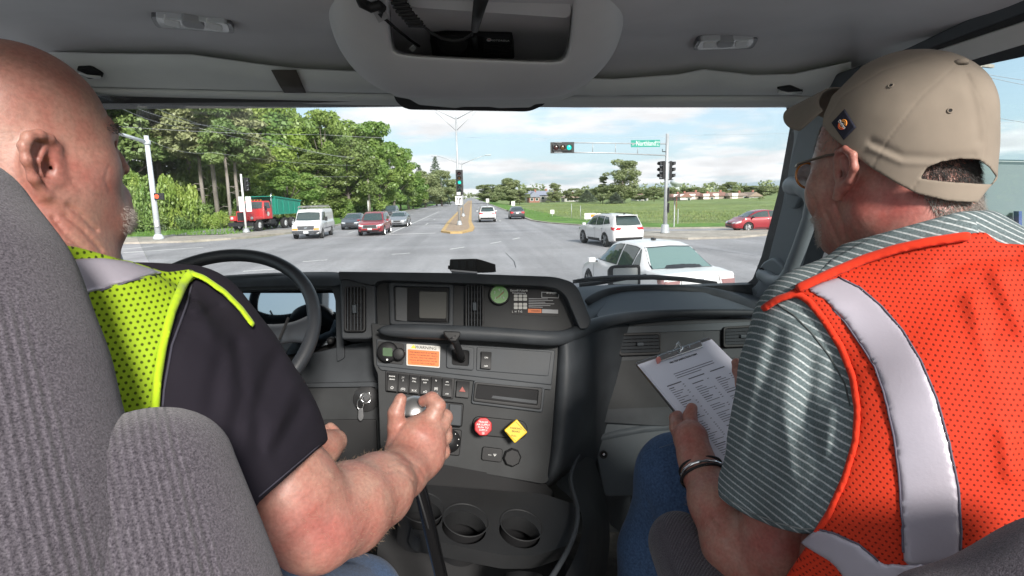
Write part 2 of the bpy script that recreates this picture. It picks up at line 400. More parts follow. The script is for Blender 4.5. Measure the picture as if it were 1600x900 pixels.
# gently rolling ground to the horizon
gx = np.concatenate([np.linspace(-2500, -200, 16), np.linspace(-180, 180, 46), np.linspace(200, 2500, 16)])
gy = np.concatenate([np.linspace(-900, -60, 10), np.linspace(-50, 400, 60), np.linspace(430, 3200, 24)])
X, Y = np.meshgrid(gx, gy, indexing='ij')
off_road = np.clip((np.abs(X+4)-24)/60, 0, 1)*np.clip((Y-45)/60, 0, 1)
Z = -0.03+off_road*(.35*np.sin(X*.021+1)*np.sin(Y*.017+.5)+.25*np.sin(X*.05+Y*.03))-.0*X
V = np.stack([X, Y, Z], -1).reshape(-1, 3); n0, n1_ = X.shape
I = np.arange(n0*n1_).reshape(n0, n1_)
o = npmesh('ground', V, np.stack([I[:-1, :-1], I[1:, :-1], I[1:, 1:], I[:-1, 1:]], -1).reshape(-1, 4), None, m_grass); o['kind'] = 'structure'
sheet('road', [(-14, 36), (-14, 1800), (6.4, 1800), (6.4, 61), (7.4, 55), (9.3, 50), (11.5, 45), (15, 42), (22, 40.6), (160, 40.6), (160, -30), (-160, -30), (-160, 38.6), (-19, 39.6), (-16, 43), (-14.2, 50)][1:], 0.0, m_asph)
# left corner: kerb, pavement, lawn
slab2('kerb', [(-160, 38.6), (-20, 39.5), (-17.4, 41.5), (-15.3, 46.5), (-14.1, 54), (-14, 140), (-14.3, 140), (-14.4, 54), (-15.6, 46.7), (-17.7, 41.9), (-20.1, 39.9), (-160, 39.0)], -.05, .13, m_conc)
slab2('pavement', [(-160, 39.0), (-20.1, 39.9), (-17.7, 41.9), (-15.6, 46.7), (-14.6, 52), (-17.2, 52.6), (-20, 46.2), (-30, 44.6), (-160, 44.0)], -.05, .115, m_conc)
slab2('lawn', [(-160, 45.6), (-30, 46.2), (-22, 47.6), (-18.5, 54), (-14.4, 60), (-14.3, 140), (-14.3, 700), (-160, 700)], -.06, .10, m_lawn)
sheet('driveway', [(-160, 44.2), (-31, 44.8), (-23, 46.0), (-30, 46.3), (-160, 45.7)], .118, m_asph)
# right side: verge kerb, traffic island
slab2('kerb', [(6.4, 700), (6.4, 61), (7.4, 55), (9.3, 50), (11.5, 45), (15, 42), (22, 40.8), (160, 40.8), (160, 41.1), (22, 41.1), (15.2, 42.3), (11.8, 45.2), (9.6, 50.1), (7.7, 55.1), (6.7, 61), (6.7, 700)], -.05, .10, m_conc)
slab2('verge', [(6.7, 700), (6.7, 61), (7.7, 55.1), (9.6, 50.1), (11.8, 45.2), (15.2, 42.3), (22, 41.1), (160, 41.1), (160, 46), (26, 46), (17, 48), (12.5, 56), (11, 66), (11, 700)], -.06, .085, m_lawn)
isl = [tuple(gd(x, y)[:2]) for x, y in ((978, 366), (1000, 371), (1075, 374.5), (1150, 372.5), (1196, 368.5))]+[(26.5, 36.2), (14, 37.8), (11.3, 38.6)]
slab2('traffic_island', isl, -.05, .12, m_conc)
# median
med = [(-2.5, 44.3), (-1.7, 42.4), (-.8, 42.2), (.0, 45), (.15, 49), (-.1, 60), (-.2, 420), (-2.6, 420), (-2.7, 60)]
slab2('median_kerb', med, -.05, .13, m_yel)
c = Vector((-1.25, 52, 0))
medi = [(-2.2, 45.0), (-1.6, 43.6), (-1.0, 43.4), (-.4, 45.6), (-.25, 49), (-.45, 60), (-.5, 420), (-2.3, 420), (-2.35, 60)]
slab2('median', medi, -.04, .137, m_brick)
# lane markings, each painted line its own sheet
def strip(a, b, wd, name='lane_marking'):
    a, b = Vector((a[0], a[1])), Vector((b[0], b[1])); d = (b-a).normalized(); n = Vector((-d.y, d.x))*wd/2
    return sheet(name, [a-n, b-n, b+n, a+n], .004, m_paint)
def pstrip(p, q, wd): return strip(gd(*p)[:2], gd(*q)[:2], wd)
for p, q, wd in (((473, 409), (512, 406), .16), ((612, 397.5), (641, 395.5), .16), ((703, 389.5), (726, 386), .16), ((766, 380.5), (783, 377.5), .16), ((801, 374), (812, 371.5), .16),
                 ((192, 395), (318, 386.5), .30), ((170, 391), (240, 385), .25), ((380, 424), (450, 419), .18)):
    pstrip(p, q, wd)
strip((-7.6, 43.0), (-2.9, 43.6), .45, 'stop_line'); strip((-6.6, 55.2), (-2.8, 55.2), .35, 'stop_line')
strip((-6.5, 44), (-6.5, 110), .14)
for k in range(14): strip((-10.1, 46+12*k), (-10.1, 49+12*k), .13); strip((3.1, 62+12*k), (3.1, 65+12*k), .13)
for yy in (58, 70): strip((-4.8, yy), (-4.8, yy+3), .12)
for p in ():
    sheet('turn_arrow', [(p[0]-.08, p[1]), (p[0]+.08, p[1]), (p[0]+.08, p[1]+2), (p[0]+.5, p[1]+2), (p[0], p[1]+3.4), (p[0]-.5, p[1]+2), (p[0]-.08, p[1]+2)], .004, m_paint)
# dark tar seams, old cracks
m_tar = M_('tar_seam', (.03, .03, .032), .6)
for i, pts in enumerate((((790, 395), (803, 408), (806, 418)), ((420, 395), (520, 383), (640, 372)), ((250, 404), (420, 396), (560, 383)), ((905, 380), (1010, 372.2)), ((1180, 400), (1100, 388), (1000, 386)))):
    q = [gd(x, y, .0035) for x, y in pts]
    for a, b in zip(q[:-1], q[1:]):
        d = (b-a).normalized(); n = Vector((-d.y, d.x, 0))*.02
        o = mesh('road_crack', [a-n, b-n, b+n, a+n], [(0, 1, 2, 3)], None, m_tar); o['kind'] = 'structure'

# tufts of grass on the meadow: real blades, far too many to count
def tufts(name, n, xr, yr, h0, mat, seed, inside=None, z=-.02, lab=None):
    g = np.random.RandomState(seed); x = g.uniform(*xr, n); y = yr[0]+(yr[1]-yr[0])*g.uniform(0, 1, n)**1.7
    if inside is not None: k = inside(x, y); x, y = x[k], y[k]; n = len(x)
    h = h0*g.uniform(.5, 1.5, n)*(1+.35*np.sin(x*.11+y*.07)); a = g.uniform(0, np.pi, n); ww = h*.16*g.uniform(.6, 1.6, n)
    dx, dy = np.cos(a)*ww, np.sin(a)*ww; lx, ly = g.normal(0, .25, (2, n))*h
    zz_ = np.full(n, z)
    V = np.stack([np.stack([x-dx, y-dy, zz_], 1), np.stack([x+dx, y+dy, zz_], 1), np.stack([x+lx+dx*.1, y+ly+dy*.1, zz_+h], 1)], 1).reshape(-1, 3)
    o = npmesh(name, V, np.arange(3*n).reshape(-1, 3), None, mat, smooth=False); tag(o, lab, None, None, 'stuff'); return o
m_blade = tex_mat('grass_blades', [(.115, .16, .055), (.17, .225, .08), (.27, .285, .13)], .22, 10, .9, 0, 0, (.33, .67))
tufts('tall_grass', 110000, (11, 120), (46, 170), .13, m_blade, 3, lambda x, y: (x > 12)&(x > 26-1.2*(y-42)), lab='tall rough grass covering the open field on the right')
m_wlawn = tex_mat('lawn_blades', [(0.06, 0.135, 0.0224), (0.105, 0.21, 0.0374), (0.165, 0.255, 0.06)], .5, 8, .9, 0, 0, (.33, .67))
tufts('lawn_blades', 16000, (-60, -14.6), (47, 120), .16, m_wlawn, 5, lambda x, y: (x < -19)|(y > 58), z=.09, lab='short green grass on the corner lawn')
tufts('verge_grass', 7000, (7, 60), (42, 130), .18, m_wlawn, 8, lambda x, y: (x > 6.9)&(x < 11.5)&(y > 60)|(x > 22)&(y < 46), z=.08, lab='mown green grass along the kerb by the field')
# ================================================================ trees
def leaf_mat(name, c0, c1, trans=.25):
    m = bpy.data.materials.new(name); m.use_nodes = True; t = m.node_tree; t.nodes.clear()
    o = t.nodes.new('ShaderNodeOutputMaterial'); a = t.nodes.new('ShaderNodeAttribute'); a.attribute_name = 'tone'
    r = t.nodes.new('ShaderNodeValToRGB'); r.color_ramp.elements[0].color = (*c0, 1); r.color_ramp.elements[1].color = (*c1, 1)
    oi = t.nodes.new('ShaderNodeObjectInfo'); ad = t.nodes.new('ShaderNodeMath'); ad.operation = 'MULTIPLY_ADD'; ad.inputs[1].default_value = .35; ad.inputs[2].default_value = -.17
    t.links.new(oi.outputs['Random'], ad.inputs[0]); a2 = t.nodes.new('ShaderNodeMath'); t.links.new(ad.outputs[0], a2.inputs[0]); t.links.new(a.outputs['Fac'], a2.inputs[1])
    t.links.new(a2.outputs[0], r.inputs[0])
    d = t.nodes.new('ShaderNodeBsdfDiffuse'); tr = t.nodes.new('ShaderNodeBsdfTranslucent'); g = t.nodes.new('ShaderNodeBsdfGlossy'); g.inputs['Roughness'].default_value = .45
    g.inputs[0].default_value = (.8, .85, .8, 1)
    t.links.new(r.outputs[0], d.inputs[0]); t.links.new(r.outputs[0], tr.inputs[0])
    x = t.nodes.new('ShaderNodeMixShader'); x.inputs[0].default_value = trans; t.links.new(d.outputs[0], x.inputs[1]); t.links.new(tr.outputs[0], x.inputs[2])
    y = t.nodes.new('ShaderNodeMixShader'); y.inputs[0].default_value = .04; t.links.new(x.outputs[0], y.inputs[1]); t.links.new(g.outputs[0], y.inputs[2])
    t.links.new(y.outputs[0], o.inputs[0]); _mats[name] = m; return m
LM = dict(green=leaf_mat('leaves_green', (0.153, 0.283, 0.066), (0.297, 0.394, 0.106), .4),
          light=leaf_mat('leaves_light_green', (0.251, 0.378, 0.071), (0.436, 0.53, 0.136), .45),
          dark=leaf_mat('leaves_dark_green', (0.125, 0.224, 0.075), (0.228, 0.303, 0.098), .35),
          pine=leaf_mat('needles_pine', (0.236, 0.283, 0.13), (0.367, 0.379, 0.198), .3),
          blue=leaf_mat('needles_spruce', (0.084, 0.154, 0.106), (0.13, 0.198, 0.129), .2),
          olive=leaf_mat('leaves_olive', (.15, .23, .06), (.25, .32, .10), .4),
          far=leaf_mat('leaves_painted_haze', (0.236, 0.288, 0.138), (0.336, 0.378, 0.194), .4), hazeblue=leaf_mat('needles_painted_haze', (0.147, 0.2, 0.15), (0.199, 0.238, 0.184), .2))  # distance haze is painted into these paler leaf colours
m_bark = tex_mat('grey_bark', [(.10, .085, .075), (.17, .15, .135), (.23, .21, .19)], 4, 8, .95, .6, .03, (.3, .7))
m_bark2 = tex_mat('pale_bark', [(.20, .17, .15), (.30, .27, .245), (.36, .33, .30)], 4, 8, .95, .6, .03, (.3, .7))
def leaves(centers, radii, n, size, g, squash=.75, flat=0.0):
    """n leaf faces scattered over the shells of leaf clumps"""
    k = g.choice(len(centers), n, p=np.array(radii)**2/np.sum(np.array(radii)**2))
    d = g.normal(size=(n, 3)); d /= np.linalg.norm(d, axis=1)[:, None]
    rr_ = np.array(radii)[k]*(g.uniform(0.35, 1.12, n)**.45)
    c = np.array(centers)[k]+d*rr_[:, None]*np.array([1, 1, squash])
    nn = d*.8+g.normal(size=(n, 3))*.7+np.array([0, 0, .5+flat]); nn /= np.linalg.norm(nn, axis=1)[:, None]
    a = np.cross(nn, g.normal(size=(n, 3))); a /= np.linalg.norm(a, axis=1)[:, None]; b = np.cross(nn, a)
    s = size*g.uniform(.6, 1.5, n)[:, None]; a = a*s*.62; b = b*s
    V = np.stack([c-b*.9, c+a-b*.1, c+b, c-a+b*.05], 1).reshape(-1, 3)
    tone = .5+.30*(g.uniform(-1, 1, len(centers))[k])+.18*g.uniform(-1, 1, n)
    return V, np.repeat(tone, 4)
def crown_mesh(name, kind, seed, nl, size):
    g = np.random.RandomState(seed); C = []; Rr = []
    if kind == 'round':          # unit: height 1, width ~.7
        for i in range(46):
            u = g.uniform(0.16, 1); prof = math.sin(math.pi*min(1, (u-.10)/.93))**.6*.36
            a = g.uniform(0, 6.28); q = math.sqrt(g.uniform(0.1, 1)); r = g.uniform(.055, .12)
            C.append((math.cos(a)*prof*q, math.sin(a)*prof*q, u*.97)); Rr.append(r)
    elif kind == 'tall':
        for i in range(52):
            u = g.uniform(0.10, 1); prof = (.24*math.sin(math.pi*min(1, (u+.05)/1.08))**.5)*g.uniform(.7, 1.25)
            a = g.uniform(0, 6.28); q = math.sqrt(g.uniform(0.05, 1)); r = g.uniform(.045, .10)
            C.append((math.cos(a)*prof*q, math.sin(a)*prof*q, u*.97)); Rr.append(r)
    elif kind == 'pine':         # plates of needles in the top half
        for i in range(60):
            u = g.uniform(0.42, 1); prof = .25*(1.15-u)**.5*g.uniform(.6, 1.3); a = g.uniform(0, 6.28); q = g.uniform(.25, 1); r = g.uniform(.03, .075)
            C.append((math.cos(a)*prof*q, math.sin(a)*prof*q, u)); Rr.append(r)
    elif kind == 'spruce':
        for i in range(90):
            u = (i+.5)/90; prof = .20*(1-u)**.85+.008; a = i*2.4; 
            for q in (1, .55): C.append((math.cos(a)*prof*q, math.sin(a)*prof*q, .06+u*.93-.02*q)); Rr.append(.018+.045*(1-u)*(1.1-.4*q))
    elif kind == 'bush':
        for i in range(26):
            a = g.uniform(0, 6.28); q = math.sqrt(g.uniform(0, 1))*.75; C.append((math.cos(a)*q, math.sin(a)*q, g.uniform(.1, .75)*(1-.4*q))); Rr.append(g.uniform(.14, .27))
    V, tone = leaves(C, Rr, nl, size, g, .75 if kind not in ('pine', 'spruce') else .45, .6 if kind in ('pine', 'spruce') else 0)
    me = bpy.data.meshes.new(name); F = np.arange(len(V)).reshape(-1, 4)
    me.vertices.add(len(V)); me.vertices.foreach_set('co', V.astype(np.float32).ravel()); me.loops.add(F.size); me.loops.foreach_set('vertex_index', F.ravel().astype(np.int32))
    me.polygons.add(len(F)); me.polygons.foreach_set('loop_start', np.arange(0, F.size, 4, dtype=np.int32)); me.update(calc_edges=True)
    at_ = me.attributes.new('tone', 'FLOAT', 'POINT'); at_.data.foreach_set('value', tone.astype(np.float32))
    return me, C
def trunk_mesh(name, kind, seed, C):
    g = random.Random(seed); m = MB()
    if kind in ('pine', 'spruce'):
        m.tube([(0, 0, -.01), (.004, .002, .3), (-.003, .004, .6), (0, 0, .97)], [.0135, .011, .008, .002], 8)
        if kind == 'pine':
            for i in range(16):
                z = g.uniform(.12, .6); a = g.uniform(0, 6.28); l = g.uniform(.02, .08)
                m.tube([(0, 0, z), (math.cos(a)*l*.5, math.sin(a)*l*.5, z+.004), (math.cos(a)*l, math.sin(a)*l, z-.012)], [.0022, .0016, .0006], 4)
    else:
        m.tube([(0, 0, -.01), (.006, -.004, .15), (-.006, .006, .35), (0, 0, .7)], [.026, .019, .015, .005], 8)
        for i in range(12):
            c = C[g.randrange(len(C))]; z = max(.14, c[2]*.5)
            m.tube([(0, 0, z), (c[0]*.5, c[1]*.5, z+(c[2]-z)*.45), c], [.010, .006, .002], 5)
    me_o = m.build(name, None, None, True, True); me = me_o.data; bpy.data.objects.remove(me_o); return me
CR = {}
for kind, n, nl, size in (('round', 3, 10000, .0175), ('tall', 3, 12000, .014), ('pine', 3, 11000, .0125), ('spruce', 1, 6000, .012), ('bush', 2, 4200, .032)):
    for i in range(n):
        cm, C = crown_mesh('crown', kind, 11*i+len(kind), nl, size)
        CR[(kind, i)] = (cm, trunk_mesh('trunk', kind, i+3, C) if kind != 'bush' else None)
_tm = {}
def crown_with(kind, i, colr, bark):
    k = (kind, i, colr)
    if k not in _tm:
        a, b = CR[(kind, i)]; a = a.copy(); a.materials.append(LM[colr])
        if b: b = b.copy(); b.materials.append(bark)
        _tm[k] = (a, b)
    return _tm[k]
def tree(name, label, x, y, h, wd, kind, i, colr, group=None, bark=None, rz=None, z=-.02, cat=None):
    """h: height, wd: crown width in metres"""
    a, b = crown_with(kind, i, colr, bark or m_bark)
    base = {'round': .74, 'tall': .52, 'pine': .48, 'spruce': .42, 'bush': 1.9}[kind]
    s = wd/base; t = empty(name, (x, y, z), rz if rz is not None else rnd.uniform(0, 6.28), label, cat or ('bush' if kind == 'bush' else 'tree'), group)
    c = link('crown' if kind != 'bush' else 'foliage', a, t, None, wm=False); c.scale = (s, s, h)
    if b: k = link('trunk', b, t, None, wm=False); k.scale = (min(s, h*1.2), min(s, h*1.2), h)
    return t
def ptree(name, label, px, D, ytop, wpx, kind, i, colr, **k):
    """tree whose crown is seen at pixel column px, D metres away, with its top at pixel row ytop"""
    d = ray(px, 308); q = CAM+d*(D/d.y); dz = dep(q)
    top = at(px, ytop, D).z
    return tree(name, label, q.x, q.y, max(1.0, top), wpx*dz/FPX, kind, i, colr, **k)
G1 = 'tall trees of the wood left of the road'
lab = {'green': 'mid green', 'light': 'bright light green', 'dark': 'dark green', 'pine': 'grey green', 'olive': 'olive green', 'blue': 'bluish'}
wood = [ # px, D, ytop, width px, kind, variant, colour, label
 (170, 64, 100, 150, 'tall', 0, 'dark', 'dark tree at the left edge of the wood, beside the driver\'s face'),
 (205, 70, 70, 150, 'pine', 0, 'pine', 'tall grey green pine over the leftmost mast arm'),
 (255, 76, 60, 150, 'pine', 1, 'pine', 'tall grey green pine behind the leaning steel signal pole'),
 (300, 72, 85, 150, 'pine', 2, 'pine', 'tall pine whose crown fills the gap right of the steel signal pole'),
 (318, 66, 95, 120, 'pine', 0, 'pine', 'pine with a thin bare trunk, leftmost of the bare trunks'),
 (338, 64, 70, 140, 'pine', 1, 'pine', 'pine with a thick bare trunk among dead side twigs'),
 (357, 60, 95, 100, 'pine', 2, 'dark', 'tree with a straight pale trunk, third bare trunk from the left'),
 (372, 63, 110, 110, 'pine', 0, 'pine', 'pine with a pale trunk just left of the red truck\'s cab'),
 (400, 95, 172, 110, 'tall', 1, 'dark', 'dark crown showing behind the red truck, right of the bare trunks'),
 (440, 92, 160, 105, 'round', 0, 'light', 'light green tree with its top against the sky, above the green tipper'),
 (415, 76, 220, 120, 'round', 1, 'light', 'bright green broad tree directly over the green tipper body'),
 (478, 98, 165, 80, 'tall', 2, 'green', 'narrow green tree topping the wood over the white van'),
 (510, 96, 172, 85, 'round', 2, 'green', 'green tree behind the wooden utility pole, left of it'),
 (500, 84, 235, 95, 'tall', 0, 'olive', 'olive green tree over the white van\'s roof'),
 (545, 88, 215, 95, 'round', 0, 'olive', 'olive green tree beside the wooden utility pole'),
 (540, 104, 190, 100, 'tall', 1, 'green', 'tall green tree whose crown rises left of the widest one'),
 (585, 106, 190, 105, 'round', 1, 'green', 'tallest broad green tree right of the wooden utility pole'),
 (615, 118, 222, 75, 'round', 2, 'green', 'green tree stepping down right of the tallest broad one'),
 (638, 135, 250, 55, 'tall', 0, 'green', 'small green tree behind the tall roadside lamp poles'),
 (657, 170, 256, 34, 'spruce', 0, 'dark', 'dark pointed spruce, left of the two spruces down the road'),
 (682, 190, 243, 40, 'spruce', 0, 'blue', 'tallest dark spruce with a thin top near the far end of the wood'),
 (664, 160, 268, 60, 'round', 1, 'olive', 'olive rounded tree under the two spruces'),
 (690, 180, 266, 50, 'round', 0, 'green', 'green tree right below the tallest spruce'),
 (702, 240, 280, 44, 'round', 2, 'green', 'far tree where the wood tapers to the road'),
 (710, 330, 288, 34, 'round', 1, 'dark', 'last dark tree at the end of the wood'),
 (450, 70, 262, 100, 'round', 2, 'green', 'low green tree filling the wood edge behind the white van'),
 (590, 100, 255, 70, 'round', 0, 'green', 'low green tree behind the red car'),
 (560, 95, 260, 60, 'tall', 2, 'dark', 'dark tree trunk side of the utility pole foot'),
 (625, 125, 262, 50, 'round', 1, 'dark', 'dark low tree behind the grey lamp pole'),
 (645, 140, 280, 40, 'round', 0, 'green', 'small green tree past the lamp poles'),
 (185, 84, 90, 200, 'round', 1, 'green', 'broad green tree in the second rank behind the leftmost pines'), (285, 88, 95, 200, 'round', 2, 'dark', 'broad dark tree in the second rank behind the bare trunks'), (375, 90, 120, 170, 'round', 0, 'green', 'broad green tree in the second rank over the red truck cab'), (240, 82, 150, 150, 'tall', 1, 'olive', 'olive tree in the second rank behind the steel signal pole'), (330, 86, 160, 150, 'round', 1, 'green', 'green tree filling the gap behind the thick bare trunk'),
 (120, 60, 120, 170, 'tall', 2, 'green', 'green tree hidden mostly by the driver\'s head'),
 (60, 64, 100, 200, 'round', 0, 'green', None), (-60, 62, 60, 260, 'tall', 1, 'dark', None), (-200, 60, 40, 260, 'round', 2, 'green', None), (-420, 60, 40, 300, 'tall', 0, 'green', None),
]
for (px, D, yt, wp, kd, i, c, lb) in wood:
    nm = {'pine': 'pine_tree', 'spruce': 'spruce_tree'}.get(kd, 'broadleaf_tree')
    if px < 100: ptree(nm, {60: 'broad green tree just left of the driver\'s head', -60: 'tall dark tree outside the driver\'s door, second from the windscreen', -200: 'broad green tree outside the driver\'s door, third from the windscreen', -420: 'tall green tree farthest back outside the driver\'s door'}[px], px, D, yt, wp, kd, i, c, group='trees beyond the driver\'s door')
    else: ptree(nm, lb, px, D, yt, wp, kd, i, c if D < 150 else ('hazeblue' if kd == 'spruce' else 'far'), bark=m_bark2 if kd == 'pine' else m_bark)
# bushes at the wood's foot
for j, (px, D, yt, wp, c, lb) in enumerate([(195, 58, 235, 80, 'light', 'big light green bush beside the driver\'s nose'), (235, 56, 255, 90, 'green', 'big leafy bush directly behind the steel signal pole'),
     (275, 57, 240, 90, 'light', 'tall light green bush right of the steel signal pole'), (305, 58, 300, 60, 'green', 'low bush between the tall bush and the bare trunks'),
     (335, 57, 318, 50, 'light', 'low leafy bush at the foot of the thick bare trunk'), (365, 58, 325, 40, 'olive', 'small bush just left of the red truck'),
     (215, 55, 318, 90, 'green', 'low green bush on the lawn left of the steel signal pole'), (270, 56, 325, 70, 'dark', 'low dark bush at the lawn edge right of the steel pole'),
     (400, 66, 290, 100, 'green', 'bush filling the wood edge behind the red truck cab'), (470, 68, 300, 90, 'olive', 'bush behind the ladders on the white van\'s roof'), (530, 84, 305, 60, 'green', 'bush between the white van and the utility pole'),
     (345, 74, 235, 110, 'green', 'tall green thicket behind the thick bare trunk'), (385, 76, 245, 100, 'light', 'light green thicket right of the bare trunks'), (300, 72, 225, 100, 'olive', 'olive thicket behind the tall light green bush'), (440, 67, 296, 70, 'dark', 'dark bush above the green tipper body')]):
    ptree('bush', lb, px, D, yt, wp, 'bush', j % 2, c)
# right side of the road
for (px, D, yt, wp, kd, i, c, lb) in [
 (763, 230, 288, 44, 'round', 0, 'green', 'rounded green tree nearest the vanishing road on its right side'),
 (797, 190, 279, 44, 'round', 1, 'dark', 'large dark green rounded tree behind the dark sedan'),
 (812, 185, 296, 28, 'round', 2, 'dark', 'low dark tree right of the large rounded one'),
 (830, 290, 293, 36, 'round', 0, 'green', 'green tree just left of the grey roofed house'),
 (866, 230, 286, 22, 'tall', 1, 'dark', 'thin tree in front of the grey roofed house'),
 (900, 230, 294, 34, 'round', 2, 'green', 'rounded tree right of the grey roofed house'),
 (917, 200, 296, 30, 'spruce', 0, 'blue', 'bluish spruce left of the tallest field tree'),
 (938, 205, 292, 36, 'round', 0, 'olive', 'olive tree left of the tallest field tree'),
 (942, 170, 276, 22, 'pine', 1, 'dark', 'thin bare leaning tree close left of the tallest field tree'),
 (972, 165, 247, 50, 'tall', 2, 'green', 'tallest tree on the far edge of the field'),
 (962, 160, 300, 26, 'spruce', 0, 'blue', 'small dark spruce under the tallest field tree'),
 (1003, 200, 296, 30, 'round', 1, 'green', 'green tree right of the tallest field tree'),
 (1022, 190, 292, 28, 'round', 2, 'dark', 'round dark tree left of the mast pole'),
 (1050, 250, 295, 26, 'round', 0, 'olive', 'olive tree just right of the mast pole'),
 (1075, 280, 293, 34, 'round', 1, 'green', 'green tree behind the red roofed houses, left one'),
 (1090, 300, 292, 24, 'round', 2, 'dark', 'dark tree between the two left red roofed houses'),
 (1142, 260, 284, 30, 'round', 0, 'green', 'tallest tree behind the row of houses'),
 (1170, 280, 290, 44, 'round', 1, 'green', 'green tree behind the rightmost houses'),
 (1195, 270, 290, 34, 'round', 2, 'dark', 'dark tree touching the windscreen pillar'),
 (1190, 200, 305, 10, 'bush', 0, 'dark', 'small round shrub near the windscreen pillar'),
 (856, 210, 312, 8, 'bush', 1, 'dark', 'small round shrub before the grey roofed house')]:
    nm = {'pine': 'pine_tree', 'spruce': 'spruce_tree', 'bush': 'bush'}.get(kd, 'broadleaf_tree')
    ptree(nm, lb, px, D, yt, wp*1.15, kd, i, 'hazeblue' if c == 'blue' else 'far')
# the far line of trees along the horizon: one mass nobody could count
g = np.random.RandomState(5); Cs = []; Rs = []
for k in range(560):
    x = g.uniform(-60, 620) if k % 3 else g.uniform(-160, 40); yb = g.uniform(360, 640)
    if -22 < x < 20 and yb < 620: continue
    h = g.uniform(3, 11)
    for j in range(3): Cs.append((x+g.uniform(-3, 3), yb, g.uniform(.2, 1)*h)); Rs.append(g.uniform(2, 4))
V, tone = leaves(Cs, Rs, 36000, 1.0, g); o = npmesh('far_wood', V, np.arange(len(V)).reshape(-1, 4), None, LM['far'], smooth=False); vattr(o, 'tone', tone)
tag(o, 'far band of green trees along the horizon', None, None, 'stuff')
# hedge and undergrowth under the wood
g = np.random.RandomState(9); Cs = []; Rs = []
for k in range(260):
    t_ = g.uniform(0, 1); 
    if k < 150: x, yb = -70+t_*44, 60+g.uniform(0, 12)+max(0, t_-.75)*60
    else: x, yb = g.uniform(-45, -19), g.uniform(78, 330)
    Cs.append((x, yb, g.uniform(.2, 2.3))); Rs.append(g.uniform(.7, 1.7))
V, tone = leaves(Cs, Rs, 26000, .26, g); o = npmesh('undergrowth', V, np.arange(len(V)).reshape(-1, 4), None, LM['dark'], smooth=False); vattr(o, 'tone', tone)
tag(o, 'dark leafy undergrowth along the foot of the wood', None, None, 'stuff')
# ================================================================ vehicles; local frame: +x forward, y left, z up
from mathutils.bvhtree import BVHTree
m_wpaint = M_('white_car_paint', (0.646, 0.646, 0.6555), .3, coat=.6)
m_rpaint = M_('red_car_paint', (0.297, 0.0189, 0.0297), .3, metal=.2, coat=.8)
m_gpaint = M_('dark_grey_car_paint', (0.0675, 0.0743, 0.0878), .3, metal=.4, coat=.8)
m_spaint = M_('silver_car_paint', (.30, .31, .33), .3, metal=.5, coat=.6)
m_cglass = M_('car_glass', (.035, .055, .055), .04, coat=0, spec=1.0)
m_trim = M_('black_trim', (.018, .018, .02), .5)
m_dplast = M_('grey_bumper_plastic', (.06, .065, .075), .6)
m_tyre = M_('tyre_rubber', (.025, .025, .026), .85, bump=.3, bscale=60)
m_rim = M_('alloy_rim', (.45, .46, .48), .32, metal=.8)
m_tail = M_('red_tail_lens', (.50, .012, .02), .2, coat=1)
m_lens = M_('clear_lamp_lens', (.62, .64, .66), .12, metal=.3, coat=1)
m_amber = M_('amber_lens', (.75, .26, .02), .25, coat=1)
m_chrome = M_('chrome', (.75, .76, .78), .14, metal=1.0)
m_plate = M_('pale_number_plate', (.60, .62, .64), .5)
m_seam = M_('panel_gap', (.02, .02, .022), .8)
def lerp_keys(keys, x):
    if x <= keys[0][0]: return keys[0][1:]
    for a, b in zip(keys[:-1], keys[1:]):
        if x <= b[0]:
            t = (x-a[0])/(b[0]-a[0]); t = t*t*(3-2*t)*.35+t*.65
            return tuple(p+(q-p)*t for p, q in zip(a[1:], b[1:]))
    return keys[-1][1:]
